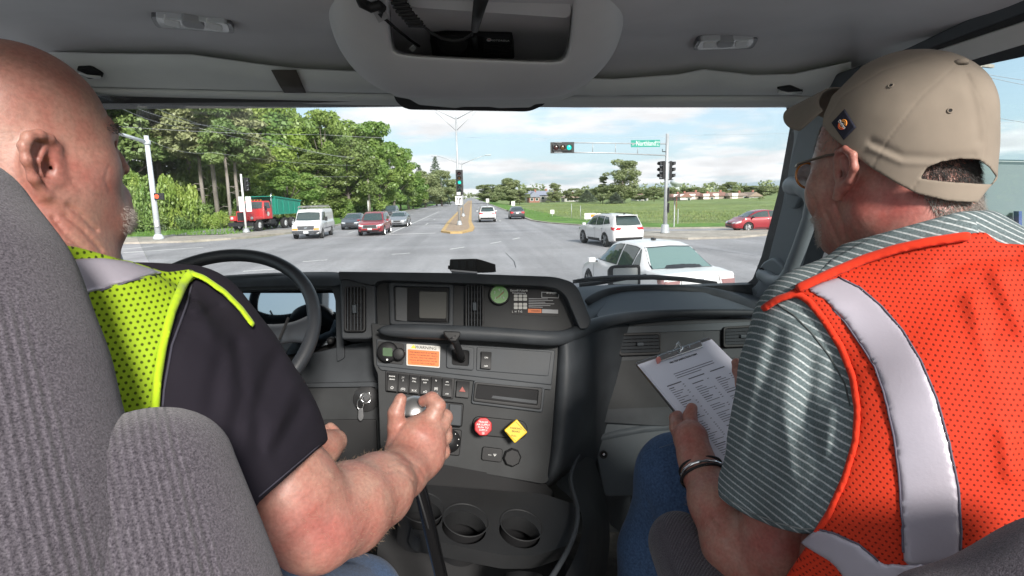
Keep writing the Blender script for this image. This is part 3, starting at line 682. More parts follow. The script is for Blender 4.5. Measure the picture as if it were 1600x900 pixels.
class Car:
    """keys: x, half width, z sill, z belt/deck, z top, half width at top"""
    def __init__(s, root, keys, paint, wheels, wr, n=44, tumble=.06):
        s.root = root; s.W = wheels; s.wr = wr
        x0, x1 = keys[0][0], keys[-1][0]; xs = sorted(set([x0+(x1-x0)*i/n for i in range(n+1)]+[k[0] for k in keys])); V = []; K = 0
        for x in xs:
            w_, zs, zb, zt, wt = lerp_keys(keys, x)
            h = zb-zs
            half = [(0, zs), (w_*.82, zs), (w_*.955, zs+.05), (w_*.985, zs+h*.25), (w_, zs+h*.5), (w_*.99, zs+h*.75), (w_*.965, zs+h*.93), (w_*.93, zb)]
            wb = w_*.93; gh = max(zt-zb, .004)
            for q in (.2, .4, .6, .8): half.append((wb+(wt+.02-wb)*q+.012*math.sin(q*3.14)*min(1, gh*3), zb+gh*q*.93))
            half += [(wt, zb+gh*.955), (wt*.93, zb+gh*.99), (wt*.6, zb+gh*1.0+.012), (wt*.25, zb+gh+.022), (0, zb+gh+.025)]
            sec = half+[(-a, b) for a, b in half[-2:0:-1]]; K = len(sec)
            V += [(x, a, b) for a, b in sec]
        F = []
        for i in range(len(xs)-1):
            for k in range(K): F.append((i*K+k, i*K+(k+1) % K, (i+1)*K+(k+1) % K, (i+1)*K+k))
        F.append(tuple(range(K-1, -1, -1))); F.append(tuple(range((len(xs)-1)*K, len(xs)*K)))
        b = MB().add(V, F).build('body', [paint, m_trim], root, True, True)
        # wheel arches cut out of the body
        for wx, wy in wheels[::2]:
            c = MB().lathe([(wr*1.13, -3), (wr*1.13, 3)], (wx, 0, wr*.98), (0, 1, 0), 28).build('cutter', None, None, False, True)
            hw = lerp_keys(keys, wx)[0]
            c2 = MB().box((wx, 0, wr), (wr*2.6, (hw-.24)*2, wr*2.8)).build('keep', None, None, False, True)
            d = c.modifiers.new('b', 'BOOLEAN'); d.operation = 'DIFFERENCE'; d.object = c2; d.solver = 'EXACT'
            e = b.modifiers.new('b', 'BOOLEAN'); e.operation = 'DIFFERENCE'; e.object = c; e.solver = 'EXACT'
            par = b.parent; b.parent = None; b.matrix_basis = Matrix.Identity(4); bpy.context.view_layer.update()
            me = bpy.data.meshes.new_from_object(b.evaluated_get(bpy.context.evaluated_depsgraph_get()))
            b.modifiers.clear(); b.data = me; b.parent = par
            bpy.data.objects.remove(c); bpy.data.objects.remove(c2)
        b.data.materials.clear(); b.data.materials.append(paint)
        autosmooth(b, 38); s.body = b
        s.bvh = BVHTree.FromPolygons([v.co.copy() for v in b.data.vertices], [tuple(p.vertices) for p in b.data.polygons])
    def patch(s, name, dr, pts, mat, off=.004, n=8, thick=0.0, parent=None, smooth=True):
        """surface piece laid on the body. dr: 'L','R' pts (x,z); 'F','B' pts (y,z); 'T' pts (x,y); pts = 4 corners, or a row of upper and a row of lower points"""
        V = []; 
        if isinstance(pts[0][0], (list, tuple)): top, bot = pts
        else: top, bot = [pts[0], pts[1]], [pts[3], pts[2]]
        def row(r_, t):
            f = t*(len(r_)-1); i = min(int(f), len(r_)-2); f -= i; return (r_[i][0]*(1-f)+r_[i+1][0]*f, r_[i][1]*(1-f)+r_[i+1][1]*f)
        m = max(2, n//2)
        for i in range(n+1):
            a, b = row(top, i/n), row(bot, i/n)
            for j in range(m+1):
                u, v = a[0]+(b[0]-a[0])*j/m, a[1]+(b[1]-a[1])*j/m
                o, d = {'L': (Vector((u, 4, v)), Vector((0, -1, 0))), 'R': (Vector((u, -4, v)), Vector((0, 1, 0))), 'F': (Vector((6, u, v)), Vector((-1, 0, 0))),
                        'B': (Vector((-6, u, v)), Vector((1, 0, 0))), 'T': (Vector((u, v, 4)), Vector((0, 0, -1)))}[dr]
                h, nn, _, _ = s.bvh.ray_cast(o, d)
                if h is None: h = (V[-1] if V else o+d*3); nn = -d
                if nn.dot(d) > 0: nn = -nn
                V.append(h+(nn.normalized()*.5-d*.5).normalized()*off)
        F = [(i*(m+1)+j, (i+1)*(m+1)+j, (i+1)*(m+1)+j+1, i*(m+1)+j+1) for i in range(n) for j in range(m)]
        o = mesh(name, V, F, parent or s.root, mat, smooth, True)
        if thick:
            sm = o.modifiers.new('t', 'SOLIDIFY'); sm.thickness = thick; sm.offset = 0
        return o
    def window(s, name, dr, pts, trim=.03, n=8, mat=None):
        """glass with its rubber frame behind it"""
        o = s.patch(name, dr, pts, mat or m_cglass, .010, n)
        q = []
        for r_ in (pts if isinstance(pts[0][0], (list, tuple)) else [[pts[0], pts[1]], [pts[3], pts[2]]]): q.append([list(p) for p in r_])
        cxm = sum(p[0] for r_ in q for p in r_)/sum(len(r_) for r_ in q); czm = sum(p[1] for r_ in q for p in r_)/sum(len(r_) for r_ in q)
        for r_ in q:
            for p in r_: p[0] += trim*(1 if p[0] > cxm else -1); p[1] += trim*(.7 if p[1] > czm or dr in 'LR' else .12)*(1 if p[1] > czm else -1)
        s.patch('window_frame', dr, q, m_trim, .005, n, parent=s.root)
        return o
    def wheels(s, wd=.22, rim=m_rim, spokes=5, ratio=.70):
        if not hasattr(Car, 'wc'): Car.wc = {}
        key = (s.wr, wd, spokes, ratio, rim.name)
        if key not in Car.wc:
            r = s.wr; t = MB().lathe([(r*ratio, -wd/2), (r*.93, -wd/2), (r, -wd*.36), (r, wd*.36), (r*.93, wd/2), (r*ratio, wd/2), (r*ratio, -wd/2)], (0, 0, 0), (0, 1, 0), 32)
            t.f = t.f[:-2]; t.m = t.m[:-2]
            tm = t.build('tyre', m_tyre, None, True, True); autosmooth(tm, 40)
            k = MB().lathe([(r*ratio*1.0, -wd*.4), (r*ratio*1.01, wd*.46), (r*ratio*.92, wd*.46), (r*ratio*.86, wd*.2), (.02, wd*.16)], (0, 0, 0), (0, 1, 0), 32)
            for i in range(spokes):
                a = 2*math.pi*i/spokes
                k.cur = 0; k.bar((math.cos(a)*.03, wd*.36, math.sin(a)*.03), (math.cos(a)*r*ratio*.94, wd*.42, math.sin(a)*r*ratio*.94), .05 if spokes > 6 else r*.2, .03)
            k.lathe([(r*.13, wd*.1), (r*.13, wd*.42), (r*.1, wd*.45)], (0, 0, 0), (0, 1, 0), 16)
            k.m = [1]*32*3+[0]*(len(k.f)-32*3)
            km = k.build('rim', [rim, m_trim], None, False, True)
            Car.wc[key] = (tm.data, km.data); bpy.data.objects.remove(tm); bpy.data.objects.remove(km)
        for (x, y) in s.W:
            wb_ = empty('wheel', (x, y, s.wr), 0 if y > 0 else math.pi); wb_.parent = s.root
            a, b = Car.wc[key]; link('tyre', a, wb_, None, wm=False); link('rim', b, wb_, None, wm=False)
    def mirrors(s, x, z, y, mat=None):
        for sg in (1, -1):
            o = MB().box((x, sg*(y+.12), z), (.11, .20, .13)).build('wing_mirror', mat or m_trim, s.root, False, True); bevel(o, .03, 3)
            MB().bar((x, sg*(y-.04), z-.04), (x, sg*(y+.06), z-.03), .05, .04).build('mirror_arm', m_trim, s.root, False, True)
    def seam(s, dr, a, b, w_=.008, name='door_gap'):
        d = Vector((b[0]-a[0], b[1]-a[1])).normalized(); n = (-d.y*w_, d.x*w_)
        return s.patch(name, dr, [(a[0]-n[0], a[1]-n[1]), (b[0]-n[0], b[1]-n[1]), (b[0]+n[0], b[1]+n[1]), (a[0]+n[0], a[1]+n[1])], m_seam, .003, 8)
def place(name, label, cat, x, y, hd, group=None):
    """hd: heading in degrees, 0 = +Y away from the camera, positive to the left"""
    return empty(name, (x, y, 0), R(90+hd), label, cat, group)
def sedan(x, y, hd, label, paint, L=4.9, W=.93, H=1.46, detail=0, name='parked_car', coupe=False, old=False):
    r = place('saloon_car', label, 'car', x, y, hd); f = L/2
    keys = [(-f, W*.80, .42, .70, .71, W*.62), (-f+.04, W*.86, .30, .93, .94, W*.66), (-f+.12, W*.92, .26, 1.02, 1.03, W*.68), (-f+.75, W*.985, .22, 1.05, 1.06, W*.70),
            (-f+1.50, W, .20, 1.0, H-.06, W*.64), (-f+1.95, W, .19, .98, H-.005, W*.64), (-.0, W, .18, .96, H, W*.66), (.30, W, .18, .95, H-.03, W*.66),
            (.62, W, .18, .95, H-.11, W*.64), (1.35, W*.99, .19, .97, .98, W*.72), (1.45, W*.99, .19, .96, .97, W*.72), (f-.5, W*.955, .22, .80, .81, W*.70), (f-.15, W*.86, .24, .68, .69, W*.64), (f-.02, W*.72, .30, .56, .57, W*.52), (f, W*.66, .36, .50, .51, W*.48)]
    wx = f-.98; c = Car(r, keys, paint, [(wx, W-.11), (wx, -W+.11), (-f+1.05, W-.11), (-f+1.05, -W+.11)], .33)
    c.wheels(.215, m_rim, 7 if detail else 5)
    c.window('rear_window', 'B', mat=(M_('painted_sky_glass', (.13, .20, .19), .05, spec=1.0) if detail else None), pts=[[(-W*.58, H-.10), (0, H-.075), (W*.58, H-.10)], [(-W*.75, 1.065), (0, 1.085), (W*.75, 1.065)]], trim=.03, n=12)  # detailed car: pale tone puts the reflected sky into the glass colour
    c.window('windscreen', 'F', [[(-W*.58, H-.12), (0, H-.10), (W*.58, H-.12)], [(-W*.74, 1.0), (0, 1.0), (W*.74, 1.0)]], .03, 12)
    for d in 'LR':
        c.window('side_window', d, [[(.50, H-.16), (0.1, H-.085), (-.17, H-.075)], [(1.18, 1.02), (.3, 1.01), (-.17, 1.01)]], .022, 10)
        c.window('side_window', d, [[(-.27, H-.075), (-.75, H-.085), (-.98, H-.12)], [(-.27, 1.01), (-.7, 1.03), (-.98, 1.04)]], .022, 8)
        c.window('quarter_window', d, [[(-1.06, H-.13), (-1.10, H-.14)], [(-1.06, 1.05), (-1.38, 1.07)]], .02, 4)
        c.seam(d, (1.22, .93), (1.15, .32)); c.seam(d, (-.22, .95), (-.22, .30)); c.seam(d, (-1.1, .98), (-1.0, .62))
        for hx in (-.05, -.95): c.patch('door_handle', d, [(hx, .88), (hx-.18, .885), (hx-.18, .845), (hx, .84)], paint if detail else m_chrome, .02, 3, .02)
        c.patch('tail_lamp', d, [(-f+.04, .95), (-f+.30, .97), (-f+.20, .72), (-f+.04, .72)], m_lamp2() if detail else m_tail, .006, 6)
        c.patch('headlamp', d, [(f-.52, .78), (f-.14, .67), (f-.10, .56), (f-.45, .64)], m_lens, .006, 6)
        c.patch('sill_strip', d, [(1.0, .30), (-1.1, .30), (-1.1, .26), (1.0, .26)], m_trim if not detail else paint, .006, 8)
    for sg in (1, -1):
        c.patch('tail_lamp', 'B', [(sg*W*.50, .90), (sg*W*.855, .90), (sg*W*.845, .70), (sg*W*.55, .72)], m_tail if not detail else m_lamp2(), .012, 6)
        c.patch('headlamp', 'F', [(sg*W*.42, .66), (sg*W*.78, .69), (sg*W*.80, .60), (sg*W*.45, .57)], m_lens, .012, 6)
    c.patch('grille', 'F', [(-W*.36, .62), (W*.36, .62), (W*.34, .50), (-W*.34, .50)], m_trim, .012, 6)
    c.patch('lower_grille', 'F', [(-W*.5, .42), (W*.5, .42), (W*.5, .33), (-W*.5, .33)], m_trim, .012, 6)
    c.patch('number_plate', 'B', [(-.16, .82), (.16, .82), (.16, .67), (-.16, .67)], m_plate, .014, 4)
    c.seam('B', (-W*.72, .66), (W*.72, .66)); c.seam('B', (-W*.45, .98), (-W*.5, .66)); c.seam('B', (W*.45, .98), (W*.5, .66))
    c.seam('T', (1.42, -W*.7), (1.42, W*.7)); c.seam('T', (-f+.80, -W*.66), (-f+.80, W*.66))
    c.patch('rear_bumper_strip', 'B', [(-W*.8, .40), (W*.8, .40), (W*.8, .34), (-W*.8, .34)], m_trim, .01, 8)
    c.mirrors(.98, 1.0, W, paint if detail else None)
    return r, c
_l2 = []
def m_lamp2():
    if not _l2: _l2.append(M_('pale_tail_lens', (.24, .12, .12), .2, coat=1))
    return _l2[0]
def suv(x, y, hd, label, paint, L=4.65, W=.92, H=1.67, front=False, name='crossover_car', dark_back=False):
    r = place('crossover_car', label, 'car', x, y, hd); f = L/2
    keys = [(-f, W*.86, .45, .72, .73, W*.6), (-f+.05, W*.93, .34, 1.0, 1.06, W*.72), (-f+.16, W*.965, .30, 1.08, 1.30, W*.74), (-f+.36, W*.98, .28, 1.10, H-.07, W*.70), (-f+.70, W, .26, 1.08, H-.01, W*.71),
            (-.3, W, .25, 1.05, H+.01, W*.73), (.30, W, .25, 1.03, H-.03, W*.72), (.60, W, .25, 1.03, H-.12, W*.70), (1.28, W*.99, .26, 1.06, 1.07, W*.74), (f-.55, W*.97, .28, .98, .99, W*.74),
            (f-.18, W*.90, .30, .88, .89, W*.70), (f-.04, W*.80, .34, .72, .73, W*.6), (f, W*.74, .40, .62, .63, W*.55)]
    wx = f-.93; c = Car(r, keys, paint, [(wx, W-.11), (wx, -W+.11), (-f+.98, W-.11), (-f+.98, -W+.11)], .37)
    c.wheels(.23, m_rim, 5)
    c.window('rear_window', 'B', [[(-W*.62, H-.10), (0, H-.08), (W*.62, H-.10)], [(-W*.74, 1.14), (0, 1.12), (W*.74, 1.14)]], .03, 12)
    c.window('windscreen', 'F', [[(-W*.62, H-.12), (0, H-.10), (W*.62, H-.12)], [(-W*.76, 1.10), (0, 1.10), (W*.76, 1.10)]], .03, 12)
    for d in 'LR':
        c.window('side_window', d, [[(.50, H-.17), (0.1, H-.10), (-.15, H-.09)], [(1.08, 1.11), (.3, 1.10), (-.15, 1.11)]], .022, 10)
        c.window('side_window', d, [[(-.25, H-.09), (-1.0, H-.10)], [(-.25, 1.11), (-1.0, 1.15)]], .022, 8)
        c.window('quarter_window', d, [[(-1.10, H-.11), (-1.45, H-.15)], [(-1.10, 1.17), (-1.75, 1.23)]], .02, 6)
        c.seam(d, (1.1, 1.03), (1.05, .45)); c.seam(d, (-.2, 1.05), (-.2, .42)); c.seam(d, (-1.05, 1.08), (-1.0, .7))
        c.patch('sill_cladding', d, [(1.0, .42), (-.95, .42), (-.95, .26), (1.0, .26)], m_trim, .008, 8)
        for hx in (-.03, -.93): c.patch('door_handle', d, [(hx, .97), (hx-.2, .975), (hx-.2, .935), (hx, .93)], m_chrome, .02, 3, .02)
        c.patch('tail_lamp', d, [(-f+.06, 1.02), (-f+.34, 1.06), (-f+.26, .93), (-f+.06, .88)], m_tail, .008, 6)
        c.patch('headlamp', d, [(f-.55, .92), (f-.12, .85), (f-.06, .74), (f-.42, .80)], m_lens, .008, 6)
    for sg in (1, -1):
        c.patch('tail_lamp', 'B', [(sg*W*.46, 1.02), (sg*W*.90, 1.04), (sg*W*.90, .90), (sg*W*.56, .90)], m_tail, .014, 6)
        c.patch('headlamp', 'F', [(sg*W*.50, .80), (sg*W*.86, .86), (sg*W*.84, .72), (sg*W*.52, .70)], m_lens, .014, 6)
        c.patch('fog_lamp', 'F', [(sg*W*.62, .55), (sg*W*.80, .58), (sg*W*.78, .46), (sg*W*.64, .46)], m_trim, .012, 4)
    c.patch('number_plate', 'B', [(-.17, .86), (.17, .86), (.17, .72), (-.17, .72)], m_plate, .014, 4)
    c.patch('rear_bumper', 'B', [(-W*.84, .52), (W*.84, .52), (W*.8, .36), (-W*.8, .36)], m_trim, .02, 8)
    c.patch('tailgate_line', 'B', [(-W*.75, .70), (W*.75, .70), (W*.75, .69), (-W*.75, .69)], m_seam, .006, 8)
    if front:
        c.patch('grille_surround', 'F', [(-W*.50, .82), (W*.50, .82), (W*.60, .56), (-W*.60, .56)], m_chrome, .014, 8)
        c.patch('grille', 'F', [(-W*.46, .795), (W*.46, .795), (W*.54, .585), (-W*.54, .585)], m_trim, .024, 8)
        c.patch('number_plate', 'F', [(-.16, .60), (.16, .60), (.16, .46), (-.16, .46)], m_plate, .034, 4)
        c.patch('lower_grille', 'F', [(-W*.7, .44), (W*.7, .44), (W*.66, .34), (-W*.66, .34)], m_trim, .014, 8)
    else: c.patch('grille', 'F', [(-W*.42, .80), (W*.42, .80), (W*.42, .62), (-W*.42, .62)], m_trim, .014, 6)
    for sg in (1, -1): MB().tube([(-f+.8, sg*W*.66, H+.03), (-.2, sg*W*.69, H+.055), (.35, sg*W*.67, H+.02)], .014, 6).build('roof_rail', m_trim, r, True, True)
    MB().box((-f+.55, 0, H+.035), (.16, .04, .05)).build('roof_aerial', m_trim, r, False, True)
    MB().box((-f+.27, 0, H-.035), (.30, W*1.2, .03)).build('roof_spoiler', paint, r, False, True)
    c.mirrors(.92, 1.12, W, paint)
    return r, c

# the white saloon right in front, with a sky reflection painted pale into its rear screen
r, c = sedan(4.33, 13.7, 9.0, 'white four-door saloon with its pale rear window towards the truck, nearest car on the right', m_wpaint, 5.1, .95, 1.56, detail=1, )
c.window('third_brake_lamp', 'B', [(-.14, 1.125), (.14, 1.125), (.14, 1.105), (-.14, 1.105)], .01, 4, m_trim)
for (yy, zz0) in ((-.38, 1.17), (.38, 1.17)): pass
c.patch('roof_aerial', 'T', [(-.45, -.03), (-.30, -.03), (-.30, .03), (-.45, .03)], m_trim, .03, 3, .05)
c.patch('badge', 'B', [(-.07, .93), (.07, .93), (.07, .88), (-.07, .88)], m_chrome, .015, 3)
suv(7.42, 30.2, 13, 'white crossover with red tail lamps and dark rear window, turning beside the field', m_wpaint)
suv(1.62, 62.2, 0, 'white crossover driving away down the road just right of the median', m_wpaint, L=4.6, W=.93, H=1.66)
sedan(5.35, 68.2, -1, 'dark grey saloon driving away in the kerb lane beside the meadow', m_gpaint, L=4.8, W=.91, H=1.46)
sedan(19.9, 37.6, 90, 'dark red hatchback seen from its side, partly hidden by the windscreen pillar', m_rpaint, L=4.4, W=.89, H=1.46)
suv(-7.55, 44.2, 180, 'red crossover with chrome-ringed grille coming towards the truck', m_rpaint, L=4.95, W=.965, H=1.72, front=True)
sedan(-10.95, 53.2, 180, 'dark grey saloon waiting between the white van and the red crossover', m_gpaint, L=4.7, W=.91, H=1.45)
sedan(-7.15, 56.0, 180, 'silver grey saloon hidden behind the red crossover', m_spaint, L=4.7, W=.90, H=1.44)
suv(-11.9, 84, 180, 'dark grey crossover farthest back in the oncoming lane by the kerb', m_gpaint, L=4.7, W=.93, H=1.70, front=False)

# white panel van with ladders on its roof
r = place('panel_van', 'white panel van with ladders on its roof, leading the oncoming lane on the left', 'van', -11.75, 42.6, 180+3.5)
f = 2.85; W = 1.0; H = 2.06
keys = [(-f, W*.93, .45, 1.2, H-.12, W*.80), (-f+.08, W*.985, .38, 1.2, H-.03, W*.84), (-f+.5, W, .34, 1.22, H, W*.86), (.9, W, .33, 1.22, H, W*.86), (1.25, W, .33, 1.22, H-.10, W*.83), (1.45, W, .33, 1.22, H-.2, W*.82),
        (2.02, W*.99, .34, 1.20, 1.26, W*.80), (2.1, W*.99, .34, 1.18, 1.20, W*.80), (f-.12, W*.96, .36, 1.02, 1.03, W*.80), (f-.03, W*.93, .38, .85, .86, W*.8), (f, W*.90, .42, .60, .61, W*.8)]
c = Car(r, keys, m_wpaint, [(f-.88, W-.12), (f-.88, -W+.12), (-f+1.38, W-.12), (-f+1.38, -W+.12)], .37)
c.wheels(.23, m_rim, 8, .62)
c.window('windscreen', 'F', [[(-W*.72, H-.26), (0, H-.22), (W*.72, H-.26)], [(-W*.82, 1.30), (0, 1.28), (W*.82, 1.30)]], .03, 12)
for d in 'LR':
    c.window('door_window', d, [(1.20, 1.82), (.55, 1.86), (.55, 1.28), (1.75, 1.28)], .025, 8)
    c.seam(d, (.48, 1.9), (.48, .45)); c.seam(d, (1.85, 1.2), (1.80, .75)); c.seam(d, (-1.0, 1.9), (-1.0, .45))
    c.patch('body_moulding', d, [(1.6, .72), (-1.2, .72), (-1.2, .67), (1.6, .67)], m_dplast, .01, 10)
    c.patch('door_handle', d, [(.72, 1.12), (.58, 1.12), (.58, 1.07), (.72, 1.07)], m_trim, .02, 3, .02)
for sg in (1, -1):
    c.patch('headlamp', 'F', [(sg*W*.60, .93), (sg*W*.88, .93), (sg*W*.88, .78), (sg*W*.60, .78)], m_lens, .014, 4)
    c.patch('indicator', 'F', [(sg*W*.54, .765), (sg*W*.90, .765), (sg*W*.90, .65), (sg*W*.54, .65)], m_amber, .016, 4)
    o = MB().box((1.72, sg*1.2, 1.38), (.10, .20, .30)).build('wing_mirror', m_trim, r, False, True); bevel(o, .02)
    MB().bar((1.72, sg*.98, 1.28), (1.72, sg*1.14, 1.30), .04, .04).build('mirror_arm', m_trim, r, False, True)
c.patch('grille', 'F', [(-W*.58, .93), (W*.58, .93), (W*.52, .66), (-W*.52, .66)], m_dplast, .012, 8)
for k in range(3): c.patch('grille_bar', 'F', [(-W*.56, .90-.08*k), (W*.56, .90-.08*k), (W*.56, .88-.08*k), (-W*.56, .88-.08*k)], m_trim, .02, 8)
c.patch('badge', 'F', [(-.09, .815), (.09, .835), (.09, .785), (-.09, .765)], m_chrome, .03, 3)
c.patch('front_bumper', 'F', [(-W*.92, .62), (W*.92, .62), (W*.90, .40), (-W*.90, .40)], m_dplast, .03, 8)
c.patch('number_plate', 'F', [(-.17, .58), (.17, .58), (.17, .42), (-.17, .42)], m_plate, .045, 4)
c.seam('F', (-W*.85, .98), (W*.85, .98), .006)
m_alu = M_('ladder_metal', (.42, .41, .38), .4, metal=.7)
rk = MB()
for xx in (-1.9, -.4, .9):
    rk.tube([(xx, -W*.9, H+.14), (xx, W*.9, H+.14)], .018, 6); 
    for sg in (1, -1): rk.tube([(xx, sg*W*.84, H-.05), (xx, sg*W*.84, H+.14)], .016, 6)
rk.build('roof_rack', m_alu, r, False, True)
for (y0, nm) in ((-.62, 0), (.25, 1)):
    ld = MB()
    for yy in (y0, y0+.40): ld.bar((-2.6, yy, H+.20+.02*nm), (1.7, yy, H+.20+.02*nm), .03, .08)
    for k in range(14): ld.tube([(-2.45+k*.30, y0, H+.20), (-2.45+k*.30, y0+.40, H+.20)], .014, 6)
    tag(ld.build('ladder', m_alu, None, False, True), ['aluminium ladder on the white van\'s roof, on its left side', 'aluminium ladder on the white van\'s roof, on its right side'][nm], 'ladder')
    l = bpy.context.scene.collection.objects[-1]; l.matrix_world = pm(r)

# red dump truck with green tipping body, standing behind the corner
m_tred = M_('truck_red_paint', (0.486, 0.0405, 0.0432), .42, coat=.3, var=.1); m_tgreen = M_('tipper_green_paint', (0.0162, 0.216, 0.1553), .5, var=.12)
m_tblack = M_('truck_black', (.02, .02, .022), .6)
r = empty('dump_truck', (-19.2, 53.4, .06), R(90+180-13), 'old red bonneted dump truck with a green tipping body behind the corner', 'dump truck')
def tb(nm, c_, d_, mt, bv=.03, rot=None): 
    o = MB().box(c_, d_, rot).build(nm, mt, r, False, True); bevel(o, bv); return o
tb('chassis', (-.6, 0, .78), (7.6, .9, .26), m_tblack)
tb('front_bumper', (3.5, 0, .62), (.22, 2.3, .34), m_tblack)
hood = MB().prism([(1.55, -.62, 1.0), (3.3, -.60, 1.0), (3.3, -.52, 1.75), (1.55, -.62, 1.92)], (0, 0, 0)); hood = MB()
P8 = [(1.5, -.72, .95), (3.28, -.58, .95), (3.28, .58, .95), (1.5, .72, .95), (1.5, -.62, 1.95), (3.25, -.50, 1.72), (3.25, .50, 1.72), (1.5, .62, 1.95)]
o = MB().add(P8, [(0, 1, 2, 3), (4, 5, 6, 7), (0, 1, 5, 4), (1, 2, 6, 5), (2, 3, 7, 6), (3, 0, 4, 7)]).build('bonnet', m_tred, r, False, True); bevel(o, .07, 3)
tb('radiator_grille', (3.33, 0, 1.30), (.08, .78, .72), m_tblack, .02); tb('grille_surround', (3.30, 0, 1.30), (.06, .98, .88), m_tred, .02)
for k in range(6): tb('grille_bar', (3.38, 0, 1.02+k*.11), (.02, .72, .02), m_dplast, .004)
for sg in (1, -1):
    o = MB().box((2.55, sg*.93, 1.12), (1.25, .50, .30)).build('front_wing', m_tred, r, False, True); bevel(o, .12, 4)
    tb('wing_front', (3.18, sg*.90, 1.12), (.20, .58, .44), m_tred, .06)
    o = MB().lathe([(.13, 0), (.13, .04), (.10, .06)], (3.28, sg*.95, 1.15), (1, 0, 0), 16).build('headlamp', m_lens, r, False, True)
    tb('step', (1.2, sg*1.0, .62), (.9, .35, .10), m_tblack)
    tb('fuel_tank', (.35, sg*.85, .70), (.9, .50, .50), m_tblack, .1)
    o = MB().tube([(1.7, sg*1.15, 2.2), (1.75, sg*1.35, 2.2), (1.75, sg*1.35, 1.75), (1.7, sg*1.15, 1.75)], .015, 6).build('mirror_bracket', m_chrome, r, True, True)
    tb('wing_mirror', (1.77, sg*1.36, 1.98), (.06, .20, .42), m_tblack, .02)
cab8 = [(.35, -1.08, 1.0), (1.72, -1.08, 1.0), (1.72, 1.08, 1.0), (.35, 1.08, 1.0), (.42, -.92, 2.62), (1.36, -.92, 2.62), (1.36, .92, 2.62), (.42, .92, 2.62), (1.66, -1.05, 1.88), (1.66, 1.05, 1.88), (.38, -1.05, 1.88), (.38, 1.05, 1.88)]
o = MB().add(cab8, [(0, 1, 2, 3), (4, 5, 6, 7), (1, 2, 9, 8), (8, 9, 6, 5), (0, 10, 11, 3), (10, 4, 7, 11), (0, 1, 8, 10), (10, 8, 5, 4), (2, 3, 11, 9), (9, 11, 7, 6)]).build('cab', m_tred, r, False, True); bevel(o, .06, 3)
o = mesh('windscreen', [(1.665, -.90, 1.95), (1.665, .90, 1.95), (1.40, .82, 2.53), (1.40, -.82, 2.53)], [(0, 1, 2, 3)], r, m_cglass, False, True)
for sg in (1, -1):
    o = mesh('door_window', [(1.52, sg*1.055, 1.95), (.58, sg*1.055, 1.95), (.60, sg*.955, 2.48), (1.30, sg*.955, 2.48)], [(0, 1, 2, 3)], r, m_cglass, False, True)
    o = MB().lathe([(.20, 0), (.20, .01)], (1.05, sg*1.085, 1.45), (0, sg, 0), 20).build('round_door_emblem', M_('pale_emblem', (.55, .5, .48), .6), r, False, True)
for k in range(5): tb('cab_roof_lamp', (1.25, -.6+.3*k, 2.68), (.12, .10, .08), m_amber, .02)
MB().tube([(.2, .95, 1.0), (.2, .95, 3.1), (.1, .95, 3.25)], .06, 8).build('exhaust_stack', m_chrome, r, True, True)
bed = [(.0, -1.18, 1.35), (.0, 1.18, 1.35), (.0, -1.22, 2.95), (.0, 1.22, 2.95), (-4.3, -1.18, 1.35), (-4.3, 1.18, 1.35), (-4.45, -1.22, 2.55), (-4.45, 1.22, 2.55)]
o = MB().add(bed, [(0, 1, 3, 2), (4, 6, 7, 5), (0, 2, 6, 4), (1, 5, 7, 3), (0, 4, 5, 1), (2, 3, 7, 6)]).build('tipper_body', m_tgreen, r, False, True); bevel(o, .03)
for sg in (1, -1):
    for k in range(5):
        zz1 = 2.93-.105*k*.9; tb('side_rib', (-.35-k*.95, sg*1.23, 2.05-.04*k), (.12, .10, 1.42-.10*k), m_tgreen, .02)
    MB().bar((.05, sg*1.24, 2.97), (-4.45, sg*1.24, 2.57), .12, .12).build('top_rail', m_tgreen, r, False, True)
    MB().bar((.05, sg*1.21, 1.42), (-4.35, sg*1.21, 1.42), .12, .14).build('bottom_rail', m_tgreen, r, False, True)
tb('cab_guard', (.42, 0, 3.0), (.95, 2.3, .08), m_tgreen, .02)
c = Car.__new__(Car); c.root = r; c.wr = .52; c.W = [(2.5, .98), (2.5, -.98), (-1.75, .92), (-1.75, -.92), (-3.05, .92), (-3.05, -.92)]
c.wheels(.32, m_plate, 10, .56)
o = sheet('driveway', [(-25, 46.3), (-17.2, 47.6), (-15.2, 58), (-16, 66), (-22, 66), (-25, 58)], .107, m_asph)
r.location.z = .11
# ================================================================ signals, poles, signs, wires, houses
m_galv = M_('galvanised_steel', (.42, .44, .46), .45, metal=.35, var=.08, vscale=3)
m_wpost = M_('pale_painted_steel', (.52, .56, .60), .45, var=.06, vscale=3)
m_black = M_('signal_black', (.018, .018, .02), .55)
m_wood = M_('weathered_pole_wood', (.34, .31, .27), .9, var=.2, vscale=5)
m_red_off = M_('unlit_red_lens', (.035, .008, .008), .25); m_amb_off = M_('unlit_amber_lens', (.07, .035, .008), .25)
m_grn_on = M_('lit_green_lens', (.0, .3, .25), .3, emis=(.02, .95, .66), estr=.24)
m_arrow_off = M_('unlit_arrow_lens', (.02, .05, .045), .3); m_amb_glow = M_('dim_amber_arrow', (.3, .14, .01), .3, emis=(.9, .4, .03), estr=.08)
m_hand = M_('lit_orange_hand', (.5, .08, .03), .3, emis=(1, .10, .04), estr=.24)
m_sgreen = M_('sign_green', (.0, .25, .19), .5); m_swhite = M_('sign_white', (.72, .72, .72), .5); m_sred = M_('sign_red', (.5, .02, .02), .5)
